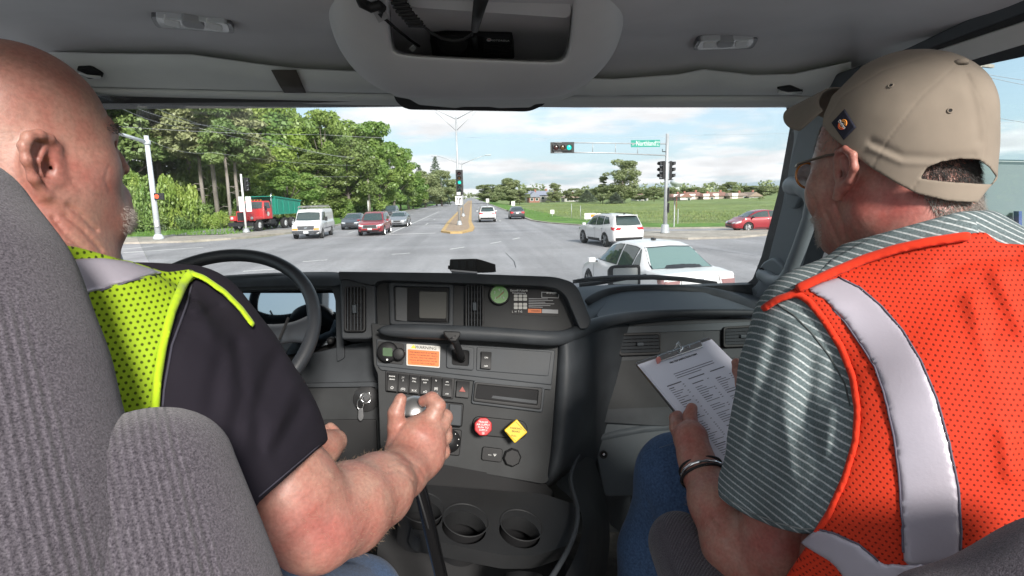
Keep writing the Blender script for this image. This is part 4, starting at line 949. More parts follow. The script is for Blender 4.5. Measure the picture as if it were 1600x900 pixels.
def signal_head(parent, c, face, n=3, lit=1, s=.34, horiz=False, lenses=None, back=True, visor=.2):
    """face: unit vector the lamps look along"""
    f = Vector(face).normalized(); side = f.cross(Vector((0, 0, 1))).normalized(); st = side if horiz else Vector((0, 0, -1)); oth = Vector((0, 0, 1)) if horiz else side
    Mx = Matrix((f, st, oth)).transposed(); c = Vector(c)
    h = empty('signal_head', (0, 0, 0)); h.parent = parent; h.matrix_parent_inverse = pm(parent).inverted()
    o = MB().box(c-f*.09, (.18, s*n, s), Mx).build('housing', m_black, h); bevel(o, .02)
    if back:
        o = MB().box(c-f*.10, (.012, s*n+.26, s+.26), Mx).build('backplate', m_black, h)
    for k in range(n):
        q = c+st*(k-(n-1)/2)*s
        mt = (lenses or [m_red_off, m_amb_off, m_grn_on, m_arrow_off, m_arrow_off])[k]
        MB().lathe([(s*.38, 0), (s*.38, .012), (s*.25, .03), (.01, .04)], q, f, 20).build('lens', mt, h, True)
        # visor: open half tube
        V = []; F = []; m = 12
        for i in range(m+1):
            an = math.pi*(-.12+1.24*i/m); dv = (side*math.cos(an)+Vector((0, 0, 1))*math.sin(an))*s*.42
            V += [q+dv, q+dv+f*visor*(1 if i not in (0, m) else .4)]
        for i in range(m): F.append((2*i, 2*i+1, 2*i+3, 2*i+2))
        o = mesh('visor', V, F, h, m_black, True); sm = o.modifiers.new('t', 'SOLIDIFY'); sm.thickness = .008
    return h
def pole(root, base, h, r0, r1, mat=m_galv, name='pole', lean=(0, 0)):
    b = Vector(base); return MB().tube([b, b+Vector((lean[0]*.5, lean[1]*.5, h*.5)), b+Vector((lean[0], lean[1], h))], [r0, (r0+r1)/2, r1], 14).build(name, mat, root, True)
# leaning look steel pole with mast arm, left corner
b = gd(248, 374, .12); r = empty('signal_pole', b, 0, 'thick pale steel signal pole with a mast arm, just right of the driver\'s face', 'signal pole')
top = at(228, 212, b.y); pole(r, b, top.z-b.z, .20, .15, m_wpost)
MB().lathe([(.36, 0), (.36, .10), (.24, .35), (.21, .36)], b, (0, 0, 1), 16).build('base_flange', m_wpost, r, True)
a0 = Vector((b.x, b.y, top.z-.45)); a1 = at(150, 200, b.y-3.6)
MB().tube([a0, a0+(a1-a0)*.5+Vector((0, 0, .05)), a1+Vector((0, 0, .0))], [.13, .11, .09], 12).build('mast_arm', m_wpost, r, True)
MB().lathe([(.22, -.16), (.24, -.1), (.24, .1), (.22, .16)], a0, (0, 0, 1), 14).build('clamp', m_wpost, r, True)
o = MB().box((b.x+.12, b.y-.22, gd(245, 340, 0).z+1.25), (.22, .16, .42)).build('push_button_box', m_swhite, r); bevel(o, .02)
q = at(249, 307, b.y-.15); o = MB().box((q.x, q.y, q.z), (.62, .22, .48)).build('pedestrian_signal', m_black, r); bevel(o, .03)
o = MB().lathe([(.15, 0), (.15, .02)], (q.x-.12, q.y-.115, q.z), (0, -1, 0), 16).build('lit_hand_lens', m_hand, r)
# pedestal signal in front of the red truck
b = gd(385, 363.5, .12); r = empty('pedestal_signal', b, 0, 'white signal post with dark sideways lamps in front of the red truck', 'traffic light')
tp = at(379, 272, b.y); pole(r, b, tp.z-b.z, .085, .075, m_swhite, 'post')
MB().lathe([(.30, 0), (.30, .08), (.16, .34), (.1, .36)], b, (0, 0, 1), 12).build('base_flange', m_galv, r, True)
q = at(384, 288, b.y); signal_head(r, (q.x+.12, q.y, q.z), (1, -.35, 0), 3, s=.36, lenses=[m_lens]*3, back=False)
q = at(383, 319, b.y); 
o = MB().box((q.x-.28, q.y-.05, q.z), (.40, .03, 1.25)).build('sign_back', m_plate, r); o = MB().box((q.x+.30, q.y-.05, q.z), (.44, .03, 1.25)).build('sign_back', m_plate, r)
# median lamp pole with signal
def double_lamp(base, h, arm, rise, lab, vee=True, sig=False, r0=.12):
    b = Vector(base); r = empty('lamp_pole', b, 0, lab, 'lamp pole'); pole(r, b, h, r0, r0*.55, m_galv)
    MB().lathe([(r0*2.2, 0), (r0*2.2, .06), (r0*1.4, .4), (r0*1.1, .42)], b, (0, 0, 1), 12).build('base_flange', m_galv, r, True)
    for sg in (1, -1):
        t = b+Vector((0, 0, h)); e = t+Vector((sg*arm, -arm*.1, rise))
        MB().tube([t-Vector((0, 0, .25)), t+(e-t)*.5+Vector((0, 0, -.05)), e], [.045, .04, .03], 8).build('lamp_arm', m_galv, r, True)
        if vee: MB().tube([t-Vector((0, 0, 1.25)), t+(e-t)*.62+Vector((0, 0, -.25))], [.03, .03], 8).build('brace', m_galv, r, True)
        o = MB().box(e+Vector((sg*.35, 0, .0)), (.8, .28, .12)).build('lamp_head', m_galv, r); bevel(o, .04)
    return r
r = double_lamp((-1.22, 52.5, .13), at(714, 182, 52.5).z-.13, 2.9, 1.0, 'tall lamp pole on the median carrying the upright traffic light', True)
q = at(718, 285, 52.3); signal_head(r, (q.x, 52.25, q.z), (0, -1, 0), 5, s=.40, lenses=[m_red_off, m_amb_off, m_grn_on, m_arrow_off, m_arrow_off]); 
# make the turn-sign under it
sr = empty('lane_sign', (-1.22, 52.2, at(718, 313, 52.2).z), 0, 'white lane sign with black turn arrows under the median traffic light', 'road sign')
q = at(718, 313, 52.2); x0, z0 = -1.2, q.z
MB().box((x0, 52.18, z0), (.62, .02, .78)).build('sign_board', m_swhite, sr)
ar = MB(); ar.tube([(x0+.06, 52.16, z0-.30), (x0+.06, 52.16, z0-.05), (x0+.12, 52.16, z0+.12)], .035, 6); ar.prism([(x0+.0, 52.16, z0+.08), (x0+.24, 52.16, z0+.08), (x0+.14, 52.16, z0+.30)], (0, .012, 0)); ar.prism([(x0-.2, 52.16, z0+.10), (x0-.06, 52.16, z0+.10), (x0-.13, 52.16, z0+.26)], (0, .012, 0)); ar.bar((x0-.13, 52.165, z0+.1), (x0-.13, 52.165, z0-.02), .01, .05)
ar.build('arrow', m_black, sr)
MB().box((x0, 52.19, z0+.62), (.34, .02, .26)).build('sign_board', m_swhite, sr)
double_lamp((-1.22, 76, .13), at(726, 254, 76).z-.13, 3.2, .9, 'thinner lamp pole farther down the median behind the traffic light', False)
# right mast
b = gd(1039, 364.5, .12); r = empty('signal_mast', b, 0, 'steel signal mast with a long truss arm on the traffic island at right', 'signal mast')
tp = at(1040, 209, b.y); H_ = tp.z-b.z; pole(r, b, H_, .13, .10, m_galv)
MB().lathe([(.30, 0), (.30, .10), (.26, .12), (.24, .55), (.16, .60)], b, (0, 0, 1), 14).build('base_flange', m_galv, r, True)
zt = at(1037, 225, b.y).z; zb2 = at(1037, 243, b.y).z; e = at(866, 222.5, b.y-1.2); e2 = at(866, 238, b.y-1.2)
A = Vector((b.x, b.y, zt)); B_ = Vector((b.x, b.y, zb2))
MB().tube([A, e], .035, 8).build('arm_top_rail', m_galv, r, True); MB().tube([B_, B_+(e2-B_)*.55+Vector((0, 0, .06)), e2], .04, 8).build('arm_bottom_rail', m_galv, r, True)
for t in (.27, .47, .67, .86): MB().tube([A+(e-A)*t, B_+(e2-B_)*t+Vector((0, 0, .04))], .022, 6).build('arm_strut', m_galv, r, True)
q = at(879, 230.5, b.y-1.25); signal_head(r, q, (.0, -1, 0), 3, s=.40, horiz=True, visor=.12, lenses=[m_grn_on, m_amb_off, m_red_off])
MB().tube([(b.x, b.y, at(1037, 237, b.y).z), (b.x-.3, b.y, at(1037, 237, b.y).z), (b.x-.3, b.y, at(1037, 233, b.y).z)], .03, 6).build('sensor_arm', m_black, r, True)
for (px, fc, nm) in ((1033, (-.9, -.35, 0), 0), (1050, (.9, -.35, 0), 1)):
    q = at(px, 266, b.y); signal_head(r, (q.x, b.y-.02, q.z), fc, 3, s=.38, back=False, visor=.22, lenses=[m_lens]*3 if nm == 0 else [m_black]*3)
for py in (254, 281): q = at(1040, py, b.y); MB().tube([(b.x-.15, b.y, q.z), (b.x+.45, b.y, q.z)], .025, 6).build('bracket', m_black, r, True)
for py0, py1, px in ((293, 315, 1043), (317, 332, 1043)):
    q0, q1 = at(px, py0, b.y), at(px, py1, b.y); MB().box((q0.x+.02, b.y, (q0.z+q1.z)/2), (.05, .5, q0.z-q1.z)).build('side_panel', m_black, r)
# street name sign
q0, q1 = at(986, 219, b.y-.35), at(1031, 229.5, b.y-.35); c_ = (q0+q1)/2
sr = empty('street_name_sign', c_, 0, 'green street name sign reading Northland on the mast arm', 'street sign')
o = MB().box(c_, (abs(q1.x-q0.x), .03, abs(q1.z-q0.z))).build('sign_board', m_sgreen, sr)
Fm = Matrix(((1, 0, 0), (0, 0, -1), (0, 1, 0)))
w_s = q1.x-q0.x; h_s = q0.z-q1.z
text('lettering', 'Northland', c_+Vector((.02, -.02, 0)), Fm, h_s*1.0, m_swhite, sr, .003, sx=.70)
text('lettering', 'W', c_+Vector((-w_s*.43, -.02, -.06)), Fm, h_s*.4, m_swhite, sr, .003)
text('lettering', 'RD', c_+Vector((w_s*.43, -.02, .06)), Fm, h_s*.4, m_swhite, sr, .003)
text('lettering', 'Av', c_+Vector((w_s*.43, -.02, -.11)), Fm, h_s*.34, m_swhite, sr, .003)
# yield sign & posts at the field edge
b = gd(1053, 355, .06); r = empty('yield_sign', b, 0, 'red and white triangular yield sign seen edge-on beside the mast', 'road sign')
t_ = at(1055, 312, b.y); MB().box((b.x, b.y, (t_.z+b.z)/2), (.07, .07, t_.z-b.z)).build('post', m_galv, r)
q = at(1057, 318, b.y-.08); MB().prism([(q.x-.13, q.y-.30, q.z+.45), (q.x+.13, q.y+.30, q.z+.45), (q.x, q.y, q.z-.50)], (.01, -.02, 0)).build('sign_board', m_sred, r)
MB().prism([(q.x-.06, q.y-.19, q.z+.33), (q.x+.06, q.y+.11, q.z+.33), (q.x, q.y-.03, q.z-.14)], (.01, -.02, 0)).build('sign_centre', m_swhite, r)
b = gd(1059, 350, .06); r = empty('marker_post', b, 0, 'short grey marker post in the verge right of the yield sign', 'post'); MB().tube([b, b+Vector((0, 0, 1.3))], .04, 6).build('post', m_galv, r)
for (px, py, h, lb) in ((893, 341, 1.7, 'thin grey post standing in the meadow, left one'), (907, 342, 1.5, 'thin grey post standing in the meadow, right one')):
    b = gd(px, py, 0); o = MB().tube([b, b+Vector((0, 0, h))], .035, 6).build('post', m_galv, None, True); o.name = 'field_post'; tag(o, lb, 'post')
b = gd(863, 339, 0); r = empty('box_sign', b, 0, 'small white box sign standing low in the meadow grass', 'sign'); MB().box((b.x, b.y, .65), (.5, .12, .5)).build('sign_board', m_swhite, r); MB().tube([b, b+Vector((0, 0, .4))], .03, 6).build('post', m_galv, r)
b = gd(926, 346, 0); r = empty('low_sign', b, 0, 'low white and orange sign board behind the white crossover', 'sign'); MB().box((b.x, b.y, .55), (1.7, .06, .6)).build('sign_board', m_swhite, r); MB().box((b.x+.25, b.y-.05, .6), (.9, .04, .25)).build('orange_stripe', m_amber, r)
for sg in (-.6, .6): MB().tube([(b.x+sg, b.y+.03, -.02), (b.x+sg, b.y+.03, .5)], .03, 6).build('post', m_galv, r)
b = gd(802, 327, 0); r = empty('road_sign', b, 0, 'small white square road sign on the verge above the dark sedan', 'road sign'); MB().box((b.x, b.y, at(802, 318, b.y).z), (.75, .03, .9)).build('sign_board', m_swhite, r); MB().tube([b, (b.x, b.y+.04, at(802, 318, b.y).z)], .04, 6).build('post', m_galv, r)
b = gd(762, 322, 0); r = empty('road_sign', b, 0, 'tiny white sign at the far kerb beside the rounded tree', 'road sign'); MB().box((b.x, b.y, 1.6), (.9, .03, 1.1)).build('sign_board', m_swhite, r); MB().tube([b, (b.x, b.y+.04, 1.5)], .05, 6).build('post', m_galv, r)
# wooden utility pole and lamp poles, left
def upole(px, py, ytop, lab, arms=(0.8,), r0=.17, mat=m_wood, pxtop=None, nm='utility_pole'):
    b = gd(px, py, .08); tp = at(pxtop or px, ytop, b.y); r = empty(nm, b, 0, lab, 'utility pole'); pole(r, b, tp.z-b.z, r0, r0*.65, mat)
    for k, a in enumerate(arms):
        z = tp.z-.4-1.2*k; MB().box((b.x, b.y-.1, z), (2*a, .12, .12)).build('crossarm', mat, r)
        for s_ in (-.9, -.45, .45, .9): MB().lathe([(.05, 0), (.07, .08), (.04, .16)], (b.x+s_*a, b.y-.1, z+.06), (0, 0, 1), 8).build('insulator', m_plate, r, True)
    return r, b, tp
r1_, ub, ut = upole(578, 338, 243, 'leaning wooden utility pole with a crossarm behind the red crossover', (1.3, .9), .2, m_wood, 573)
o = MB().tube([ub-Vector((.14, 0, 0)), ub+Vector((-.14, -.1, 2.4))], .12, 8).build('base_sleeve', m_plate, r1_, True)
def slamp(px, py, ytop, lab, arm, side=1):
    b = gd(px, py, .08); tp = at(px, ytop, b.y); r = empty('street_lamp', b, 0, lab, 'street lamp'); pole(r, b, tp.z-b.z, .11, .06, m_galv)
    e = Vector((b.x+side*arm, b.y-.3, tp.z+.8)); MB().tube([(b.x, b.y, tp.z-.1), (b.x+side*arm*.5, b.y-.1, tp.z+.6), e], [.05, .045, .03], 8).build('lamp_arm', m_galv, r, True)
    o = MB().box(e+Vector((side*.35, 0, 0)), (.8, .3, .12)).build('lamp_head', m_galv, r); bevel(o, .04)
slamp(616, 328, 284, 'grey street lamp with a curved arm over the left road edge', 2.2)
slamp(644, 324, 280, 'white street lamp farther down the left road edge', .8)
slamp(759, 315, 296, 'thin far street lamp on the right road edge', 1.5, -1)
for (px, py, h, lb) in ((571, 332, 2.6, 'white stub post on the lawn left of the utility pole'), (641, 321, 2.2, 'small white post beside the farther street lamp')):
    b = gd(px, py, .08); o = MB().box((b.x, b.y, h/2+.08), (.22, .1, h)).build('marker_post', m_swhite); tag(o, lb, 'post')
# right side window pole and cables
def wire(pts, lab, r=.02, sag=.6, grp='overhead cables'):
    out = []
    for a, b in zip(pts[:-1], pts[1:]):
        a, b = Vector(a), Vector(b)
        for k in range(13): t = k/12; p = a.lerp(b, t); p.z -= sag*4*t*(1-t); out.append(p)
    o = MB().tube(out, r*.65, 5).build('overhead_cable', m_wire, None, True); tag(o, lab+WL.pop(0), 'cable', grp); return o
m_wire = M_('cable', (.42, .43, .45), .6)
wl = 'thin overhead cable '
WL = ['dropping from the header to the utility pole, uppermost of the left ones', 'just under the uppermost left one', 'running steeply over the leftmost pines to the pole', 'crossing the whole sky level with the mast top', 'from the steel signal pole to the utility pole', 'from the utility pole down the road, left strand', 'from the utility pole down the road, right strand', 'passing low over the green tipper to the utility pole', 'seen through the passenger window, highest one', 'seen through the passenger window, middle one', 'seen through the passenger window, lowest one']
wire([at(150, 150, 34), at(310, 200, 52), at(573, 247, ut.y)], wl, .016, .5)
wire([at(150, 143, 34), at(340, 196, 54), at(573, 250, ut.y)], wl, .016, .5)
wire([at(190, 145, 30), at(380, 205, 60), at(560, 247, ut.y)], wl, .016, .5)
wire([at(150, 195, 44), at(500, 210, 60), at(735, 215, 60), at(1100, 211, 58), at(1600, 190, 44)], wl, .018, .2)
wire([at(235, 220, 46), at(330, 238, 56), at(573, 258, ut.y)], wl, .018, .4)
wire([Vector((ut.x, ut.y, ut.z-.4)), at(660, 300, 260)], wl, .03, .8); wire([Vector((ut.x+.8, ut.y, ut.z-.4)), at(655, 296, 260)], wl, .03, .8)
wire([at(420, 270, 70), Vector((ut.x, ut.y, ut.z-3))], wl, .02, .3)
b = Vector(at(1528, 98, 16)); r = empty('utility_pole', (b.x, b.y, 0), 0, 'wooden utility pole seen through the passenger\'s side window behind the cap', 'utility pole')
pole(r, (b.x, b.y, 0), b.z+.25, .14, .10, m_wood); MB().bar((b.x-.1, b.y-.1, b.z-.08), (b.x+.75, b.y+.3, b.z-.04), .09, .09).build('crossarm', m_wood, r)
for k, (z1, z2) in enumerate(((113, 121), (116, 134), (178, 188))): wire([at(1526, z1, 16), at(1700, z2+14, 14)], wl, .012, .05)
# houses
m_roof = M_('terracotta_roof', (.25, .14, .115), .9, var=.12, vscale=1.5); m_roofg = M_('grey_blue_roof', (.24, .26, .33), .9, var=.1); m_roofb = M_('beige_roof', (.28, .22, .18), .9, var=.1)
m_wallp = M_('pale_siding', (.33, .28, .24), .9, var=.06); m_wallb = M_('brick_wall', (.30, .14, .11), .9, var=.15); m_wallw = M_('white_siding', (.38, .38, .36), .9, var=.05)
def house(px, D, wpx, ybase, yeave, yridge, lab, roof, wall, rz=0, garage=True, gable=False):
    d = ray(px, 310); q = CAM+d*(D/d.y); s = dep(q)/FPX; W_ = wpx*s; ze = at(px, yeave, D).z; zr = at(px, yridge, D).z; dp = 9.0
    r = empty('house', (q.x, q.y, 0), rz, lab, 'house')
    MB().box((0, dp/2, ze/2-.1), (W_, dp, ze+.2)).build('wall', wall, r, False, True)
    o_ = .6; h2 = W_/2+o_
    if not gable: rf = MB().add([(-h2, -o_, ze), (h2, -o_, ze), (h2, dp+o_, ze), (-h2, dp+o_, ze), (-h2+1.5, dp/2, zr), (h2-1.5, dp/2, zr)], [(0, 1, 5, 4), (2, 3, 4, 5), (0, 4, 3), (1, 2, 5), (0, 3, 2, 1)])
    else: rf = MB().add([(-h2, -o_, ze), (h2, -o_, ze), (h2, dp+o_, ze), (-h2, dp+o_, ze), (0, -o_, zr), (0, dp+o_, zr)], [(0, 1, 4), (2, 3, 5), (0, 4, 5, 3), (1, 2, 5, 4), (0, 3, 2, 1)])
    rf.build('roof', roof, r, False, True)
    n = max(2, int(W_/3.2))
    for k in range(n):
        x = -W_/2+W_*(k+.5)/n
        if garage and k == 0:
            MB().box((x, -.03, 1.1), (2.6, .08, 2.2)).build('garage_door', m_swhite, r, False, True)
        else:
            wn = empty('window', (x, -.02, min(ze-.9, 1.7))); wn.parent = r
            MB().box((0, 0, 0), (1.35, .10, 1.25)).build('frame', m_swhite, wn, False, True); MB().box((0, -.06, 0), (1.1, .03, 1.0)).build('pane', m_cglass, wn, False, True)
    MB().box((W_*.2, dp*.5, zr+.2), (.8, .8, 1.3)).build('chimney', m_wallb, r, False, True)
    return r
house(848, 240, 46, 318, 305, 298, 'grey blue roofed house with brick and white walls beyond the meadow', m_roofg, m_wallw, .1)
house(835, 232, 16, 318, 308, 299, 'small brick gabled house end left of the grey roofed house', m_roofg, m_wallb, 0, False, True)
house(868, 236, 14, 318, 308, 300, 'pale gable end joined right of the grey roofed house', m_roofb, m_wallw, 0, False, True)
house(893, 250, 22, 318, 309, 303, 'pale house half hidden by trees left of the bluish spruce', m_roofb, m_wallw, 0, False, True)
house(1004, 240, 18, 318, 309, 303, 'small white house left of the mast pole', m_roofb, m_wallw, 0, False)
house(1062, 235, 22, 318, 308, 303, 'low red roofed house right of the yield sign', m_roof, m_wallp, .1, True)
house(1072, 228, 18, 316, 308, 302, 'small red roofed house in front, second from the mast', m_roof, m_wallw, 0, True, True)
house(1088, 236, 26, 316, 306, 300, 'red roofed house third from the mast', m_roof, m_wallp, 0, True)
house(1108, 232, 18, 316, 307, 302, 'red roofed bungalow between the two wide red roofs', m_roof, m_wallp, 0)
house(1126, 234, 32, 316, 306, 300, 'widest red roofed house near the middle of the row', m_roof, m_wallp, 0)
house(1156, 230, 32, 316, 306, 301, 'beige roofed house with a pale front right of the tallest tree', m_roofb, m_wallp, 0)
house(1180, 228, 20, 316, 307, 300, 'white gabled house nearest the windscreen pillar', m_roofb, m_wallw, 0, False, True)
house(548, 128, 30, 330, 322, 314, 'low brick house half hidden under the trees left of the utility pole', m_roofb, m_wallb, 0, False)
b = gd(1058, 316); q = at(1058, 290, 420); r = empty('water_tower', (q.x, q.y, 0), 0, 'pale grey water tower far behind the houses right of the mast', 'water tower')
q.z = at(1058, 286.5, 420).z
MB().lathe([(.2, 3.4), (3.4, 3.2), (5.2, 1.8), (5.4, .4), (4.2, -1), (2.0, -2.2), (1.5, -3)], (0, 0, q.z), (0, 0, 1), 20).build('tank', m_wpost, r, True, True)
MB().tube([(0, 0, 0), (0, 0, q.z-2)], [2.4, 1.5], 12).build('column', m_wpost, r, True, True)
# ================================================================ the truck's cab
m_dash = M_('charcoal_dash_plastic', (.038, .042, .047), .52, bump=.3, bscale=900, var=.2, vscale=17, spec=.22)
m_dash2 = M_('dark_grey_dash_plastic', (.027, .0285, .030), .55, bump=.3, bscale=900, var=.22, vscale=17, spec=.2)
m_dashl = M_('grey_door_plastic', (.072, .082, .092), .6, bump=.25, bscale=700, var=.12, vscale=12, spec=.25)
m_head = M_('grey_headliner', (.66, .67, .66), .95, bump=.35, bscale=1400, var=.06, vscale=8)
m_headd = M_('grey_headliner_shelf', (.60, .59, .60), .95, bump=.35, bscale=1400, var=.08, vscale=5)
m_blk = M_('black_plastic', (.012, .012, .013), .55, spec=.3, bump=.1, bscale=700)
m_con = M_('black_console_plastic', (.013, .0135, .0145), .6, spec=.3, bump=.25, bscale=900, var=.15, vscale=12)
m_hole = M_('dark_recess', (.008, .008, .009), .9)
m_gask = M_('rubber_gasket', (.015, .015, .017), .6)
m_pil = M_('pillar_plastic', (.21, .235, .255), .5, bump=.2, bscale=900, var=.06)
m_white = M_('white_print', (.75, .75, .74), .6); m_greyp = M_('grey_print', (.35, .35, .36), .6)
m_orange = M_('orange_warning_print', (.60, .13, .012), .5); m_warnw = M_('label_white', (.50, .49, .46), .6)
m_green = M_('gauge_green', (0.075, 0.24, 0.0375), .35, var=.1, vscale=60); m_knobr = M_('red_knob', (0.375, 0.0188, 0.0225), .4, var=.1, vscale=40); m_knoby = M_('yellow_knob', (0.6, 0.39, 0.015), .4)
m_steel = M_('bright_metal', (.62, .62, .62), .25, metal=1.0); m_satin = M_('satin_metal', (0.225, 0.225, 0.2325), .38, metal=.85)
m_lampg = M_('lamp_lens', (.55, .56, .57), .25, coat=.6); m_lcd = M_('lcd_green', (.075, .12, .07), .2, coat=.5)
m_leather = M_('steering_wheel_rim', (.022, .024, .028), .42, bump=.5, bscale=500)
m_glass = glass_mat('windscreen_glass', (.97, .98, .975), .04)
t_ = m_glass.node_tree; o_ = t_.nodes['Material Output']; sh_ = o_.inputs[0].links[0].from_socket; df_ = t_.nodes.new('ShaderNodeBsdfDiffuse'); df_.inputs[0].default_value = (.8, .8, .8, 1)
tc_ = t_.nodes.new('ShaderNodeTexCoord'); no_ = t_.nodes.new('ShaderNodeTexNoise'); no_.inputs['Scale'].default_value = 3.5; no_.inputs['Detail'].default_value = 9; no_.inputs['Roughness'].default_value = .7; t_.links.new(tc_.outputs['Object'], no_.inputs['Vector'])
mr_ = t_.nodes.new('ShaderNodeMapRange'); mr_.inputs['From Min'].default_value = .35; mr_.inputs['From Max'].default_value = .75; mr_.inputs['To Min'].default_value = .012; mr_.inputs['To Max'].default_value = .05; t_.links.new(no_.outputs['Fac'], mr_.inputs['Value'])
mx_ = t_.nodes.new('ShaderNodeMixShader'); t_.links.new(mr_.outputs[0], mx_.inputs[0]); t_.links.new(sh_, mx_.inputs[1]); t_.links.new(df_.outputs[0], mx_.inputs[2]); t_.links.new(mx_.outputs[0], o_.inputs[0])
m_sideg = glass_mat('door_glass', (.82, .90, .90), .06)
cab = empty('truck_cab', (0, 0, 1.5), 0, 'inside of a truck cab: grey headliner, windscreen, pillars and doors around the two people', 'truck cab')
dash = empty('dashboard', (0, 1.5, 1.9), 0, 'dark plastic truck dashboard with vents, switches, gauge and brake knobs', 'dashboard')
def grid(name, rows, mat, parent, sub=2, smooth=True, thick=0.0, flip=False):
    """rows of world points, all of one length"""
    n = len(rows[0]); V = [p for r_ in rows for p in r_]; F = [(i*n+j, i*n+j+1, (i+1)*n+j+1, (i+1)*n+j) for i in range(len(rows)-1) for j in range(n-1)]
    o = mesh(name, V, F, parent, mat, smooth)
    if thick: sm = o.modifiers.new('t', 'SOLIDIFY'); sm.thickness = thick; sm.offset = -1 if not flip else 1
    if sub: m = o.modifiers.new('s', 'SUBSURF'); m.levels = sub; m.render_levels = sub
    return o
# ---- headliner: px rows with depth; columns are pixel columns
cols_ = [-520, -160, 20, 160, 265, 300, 400, 460, 540, 700, 900, 960, 1060, 1100, 1160, 1175, 1240, 1290, 1330]
def hy(table, x):
    for a, b in zip(table[:-1], table[1:]):
        if x <= b[0]: t = max(0, (x-a[0])/(b[0]-a[0])); return a[1]+(b[1]-a[1])*t
    return table[-1][1]
edge = [(-520, 120), (160, 150), (420, 156), (600, 160), (840, 163), (1240, 163), (1330, 166)]
step = [(-520, 60), (160, 84), (258, 93), (266, 84), (385, 90), (408, 105), (540, 111), (960, 124), (1055, 121), (1070, 108), (1155, 110), (1162, 118), (1240, 116), (1330, 96)]
rowsY = [(edge, 6, 1.665), (edge, 0, 1.63), (edge, -12, 1.60)]
def W_(px, py, Y): return at(px, py, Y)
vis = [[W_(x, hy(edge, x)-14, 1.595) for x in cols_], [W_(x, hy(step, x)+26, 1.545) for x in cols_], [W_(x, hy(step, x)+1.5, 1.49) for x in cols_], [W_(x, hy(step, x), 1.49) for x in cols_], [W_(x, hy(step, x)+1.0, 1.56) for x in cols_]]
MB().tube([W_(x, hy(step, x), 1.489) for x in cols_[2:-1]], .0013, 6).build('visor_edge', M_('visor_edge_grey', (.5, .5, .5), .6), cab, True)
grid('visor_panel', vis, m_head, cab, 0)
hd = [[W_(x, hy(edge, x)+5, 1.68) for x in cols_], [W_(x, hy(edge, x)-1, 1.645) for x in cols_], [W_(x, hy(edge, x)-13, 1.61) for x in cols_], [W_(x, hy(edge, x)-16, 1.64) for x in cols_]]
grid('windscreen_header', hd, m_head, cab, 0)
roofrows = []
for dy, Y in ((6, 1.57), (-9, 1.52), (-30, 1.44), (-46, 1.38), (-56, 1.345), (-66, 1.27), (-82, 1.17), (-108, 1.03)):
    roofrows.append([W_(x, hy(step, x)*.55+hy([(0, 105), (1, 105)], 1)*.45+dy-(8 if x < 300 else 0) if dy < -20 else hy(step, x)+dy, Y) for x in cols_])
for r_ in roofrows:
    r_[0] = Vector((-1.07, r_[0].y, r_[4].z-.03)); r_[1] = Vector((-.9, r_[0].y, r_[4].z)); r_[2] = r_[1].lerp(r_[3], .5) if r_[3].x > -.85 else Vector((-.85, r_[3].y, r_[4].z)); r_[3] = r_[3] if r_[3].x > -.85 else Vector((-.8, r_[3].y, r_[4].z))
    zr_ = r_[-3].z; r_ += [Vector((max(.86, r_[-1].x+.02), r_[-1].y, zr_)), Vector((max(.98, r_[-1].x+.04), r_[-1].y, zr_-.005)), Vector((1.07, r_[-1].y, zr_-.04))]
last = roofrows[-1]
for Y in (.85, .65, .45, .27):
    roofrows.append([Vector((p.x*(1.0 if abs(p.x) < 1.0 else 1.0), Y, p.z+.02)) for p in last])
grid('headliner', roofrows, m_headd, cab, 2)
# outer roof skin and header beam keep the sun out
MB().box((0, 1.0, 3.19), (2.3, 1.4, .05)).build('roof_skin', m_dashl, cab)
MB().box((0, 1.70, 3.05), (2.2, .10, .16)).build('header_beam', m_gask, cab)
S_hd = Surf(at(200, 150, 1.60), at(1200, 150, 1.60), at(700, 120, 1.57))
for (x0, lb) in ((118, 0), (1212, 1)):    # visor grips
    S_hd = Surf(at(100, 108, 1.533), at(200, 108, 1.533), at(150, 124, 1.563)) if not lb else Surf(at(1200, 134, 1.522), at(1260, 134, 1.522), at(1230, 148, 1.578))
    pts = [(x0, 108+30*lb), (x0+24, 106+30*lb), (x0+45, 120+24*lb), (x0+20, 124+22*lb)]
    plate('visor_grip_recess', S_hd, rpoly(pts, 5), .004, .02, m_hole, cab)
    MB().tube([S_hd.hit(x0+4, 113+30*lb, .012), S_hd.hit(x0+18, 119+27*lb, .018), S_hd.hit(x0+40, 121+24*lb, .012)], .004, 8).build('visor_grip', m_lampg, cab, True)
S_tab = Surf(at(200, 150, 1.585), at(1200, 150, 1.585), at(700, 110, 1.53))
grid('visor_strap', [[at(*q) for q in r_] for r_ in (((424, 109, 1.482), (463, 109, 1.482)), ((437, 133, 1.534), (473, 133, 1.534)), ((444, 144, 1.590), (478, 144, 1.590)))], M_('brown_strap', (.07, .06, .052), .9, bump=.4, bscale=900), cab, 0, True, .002)
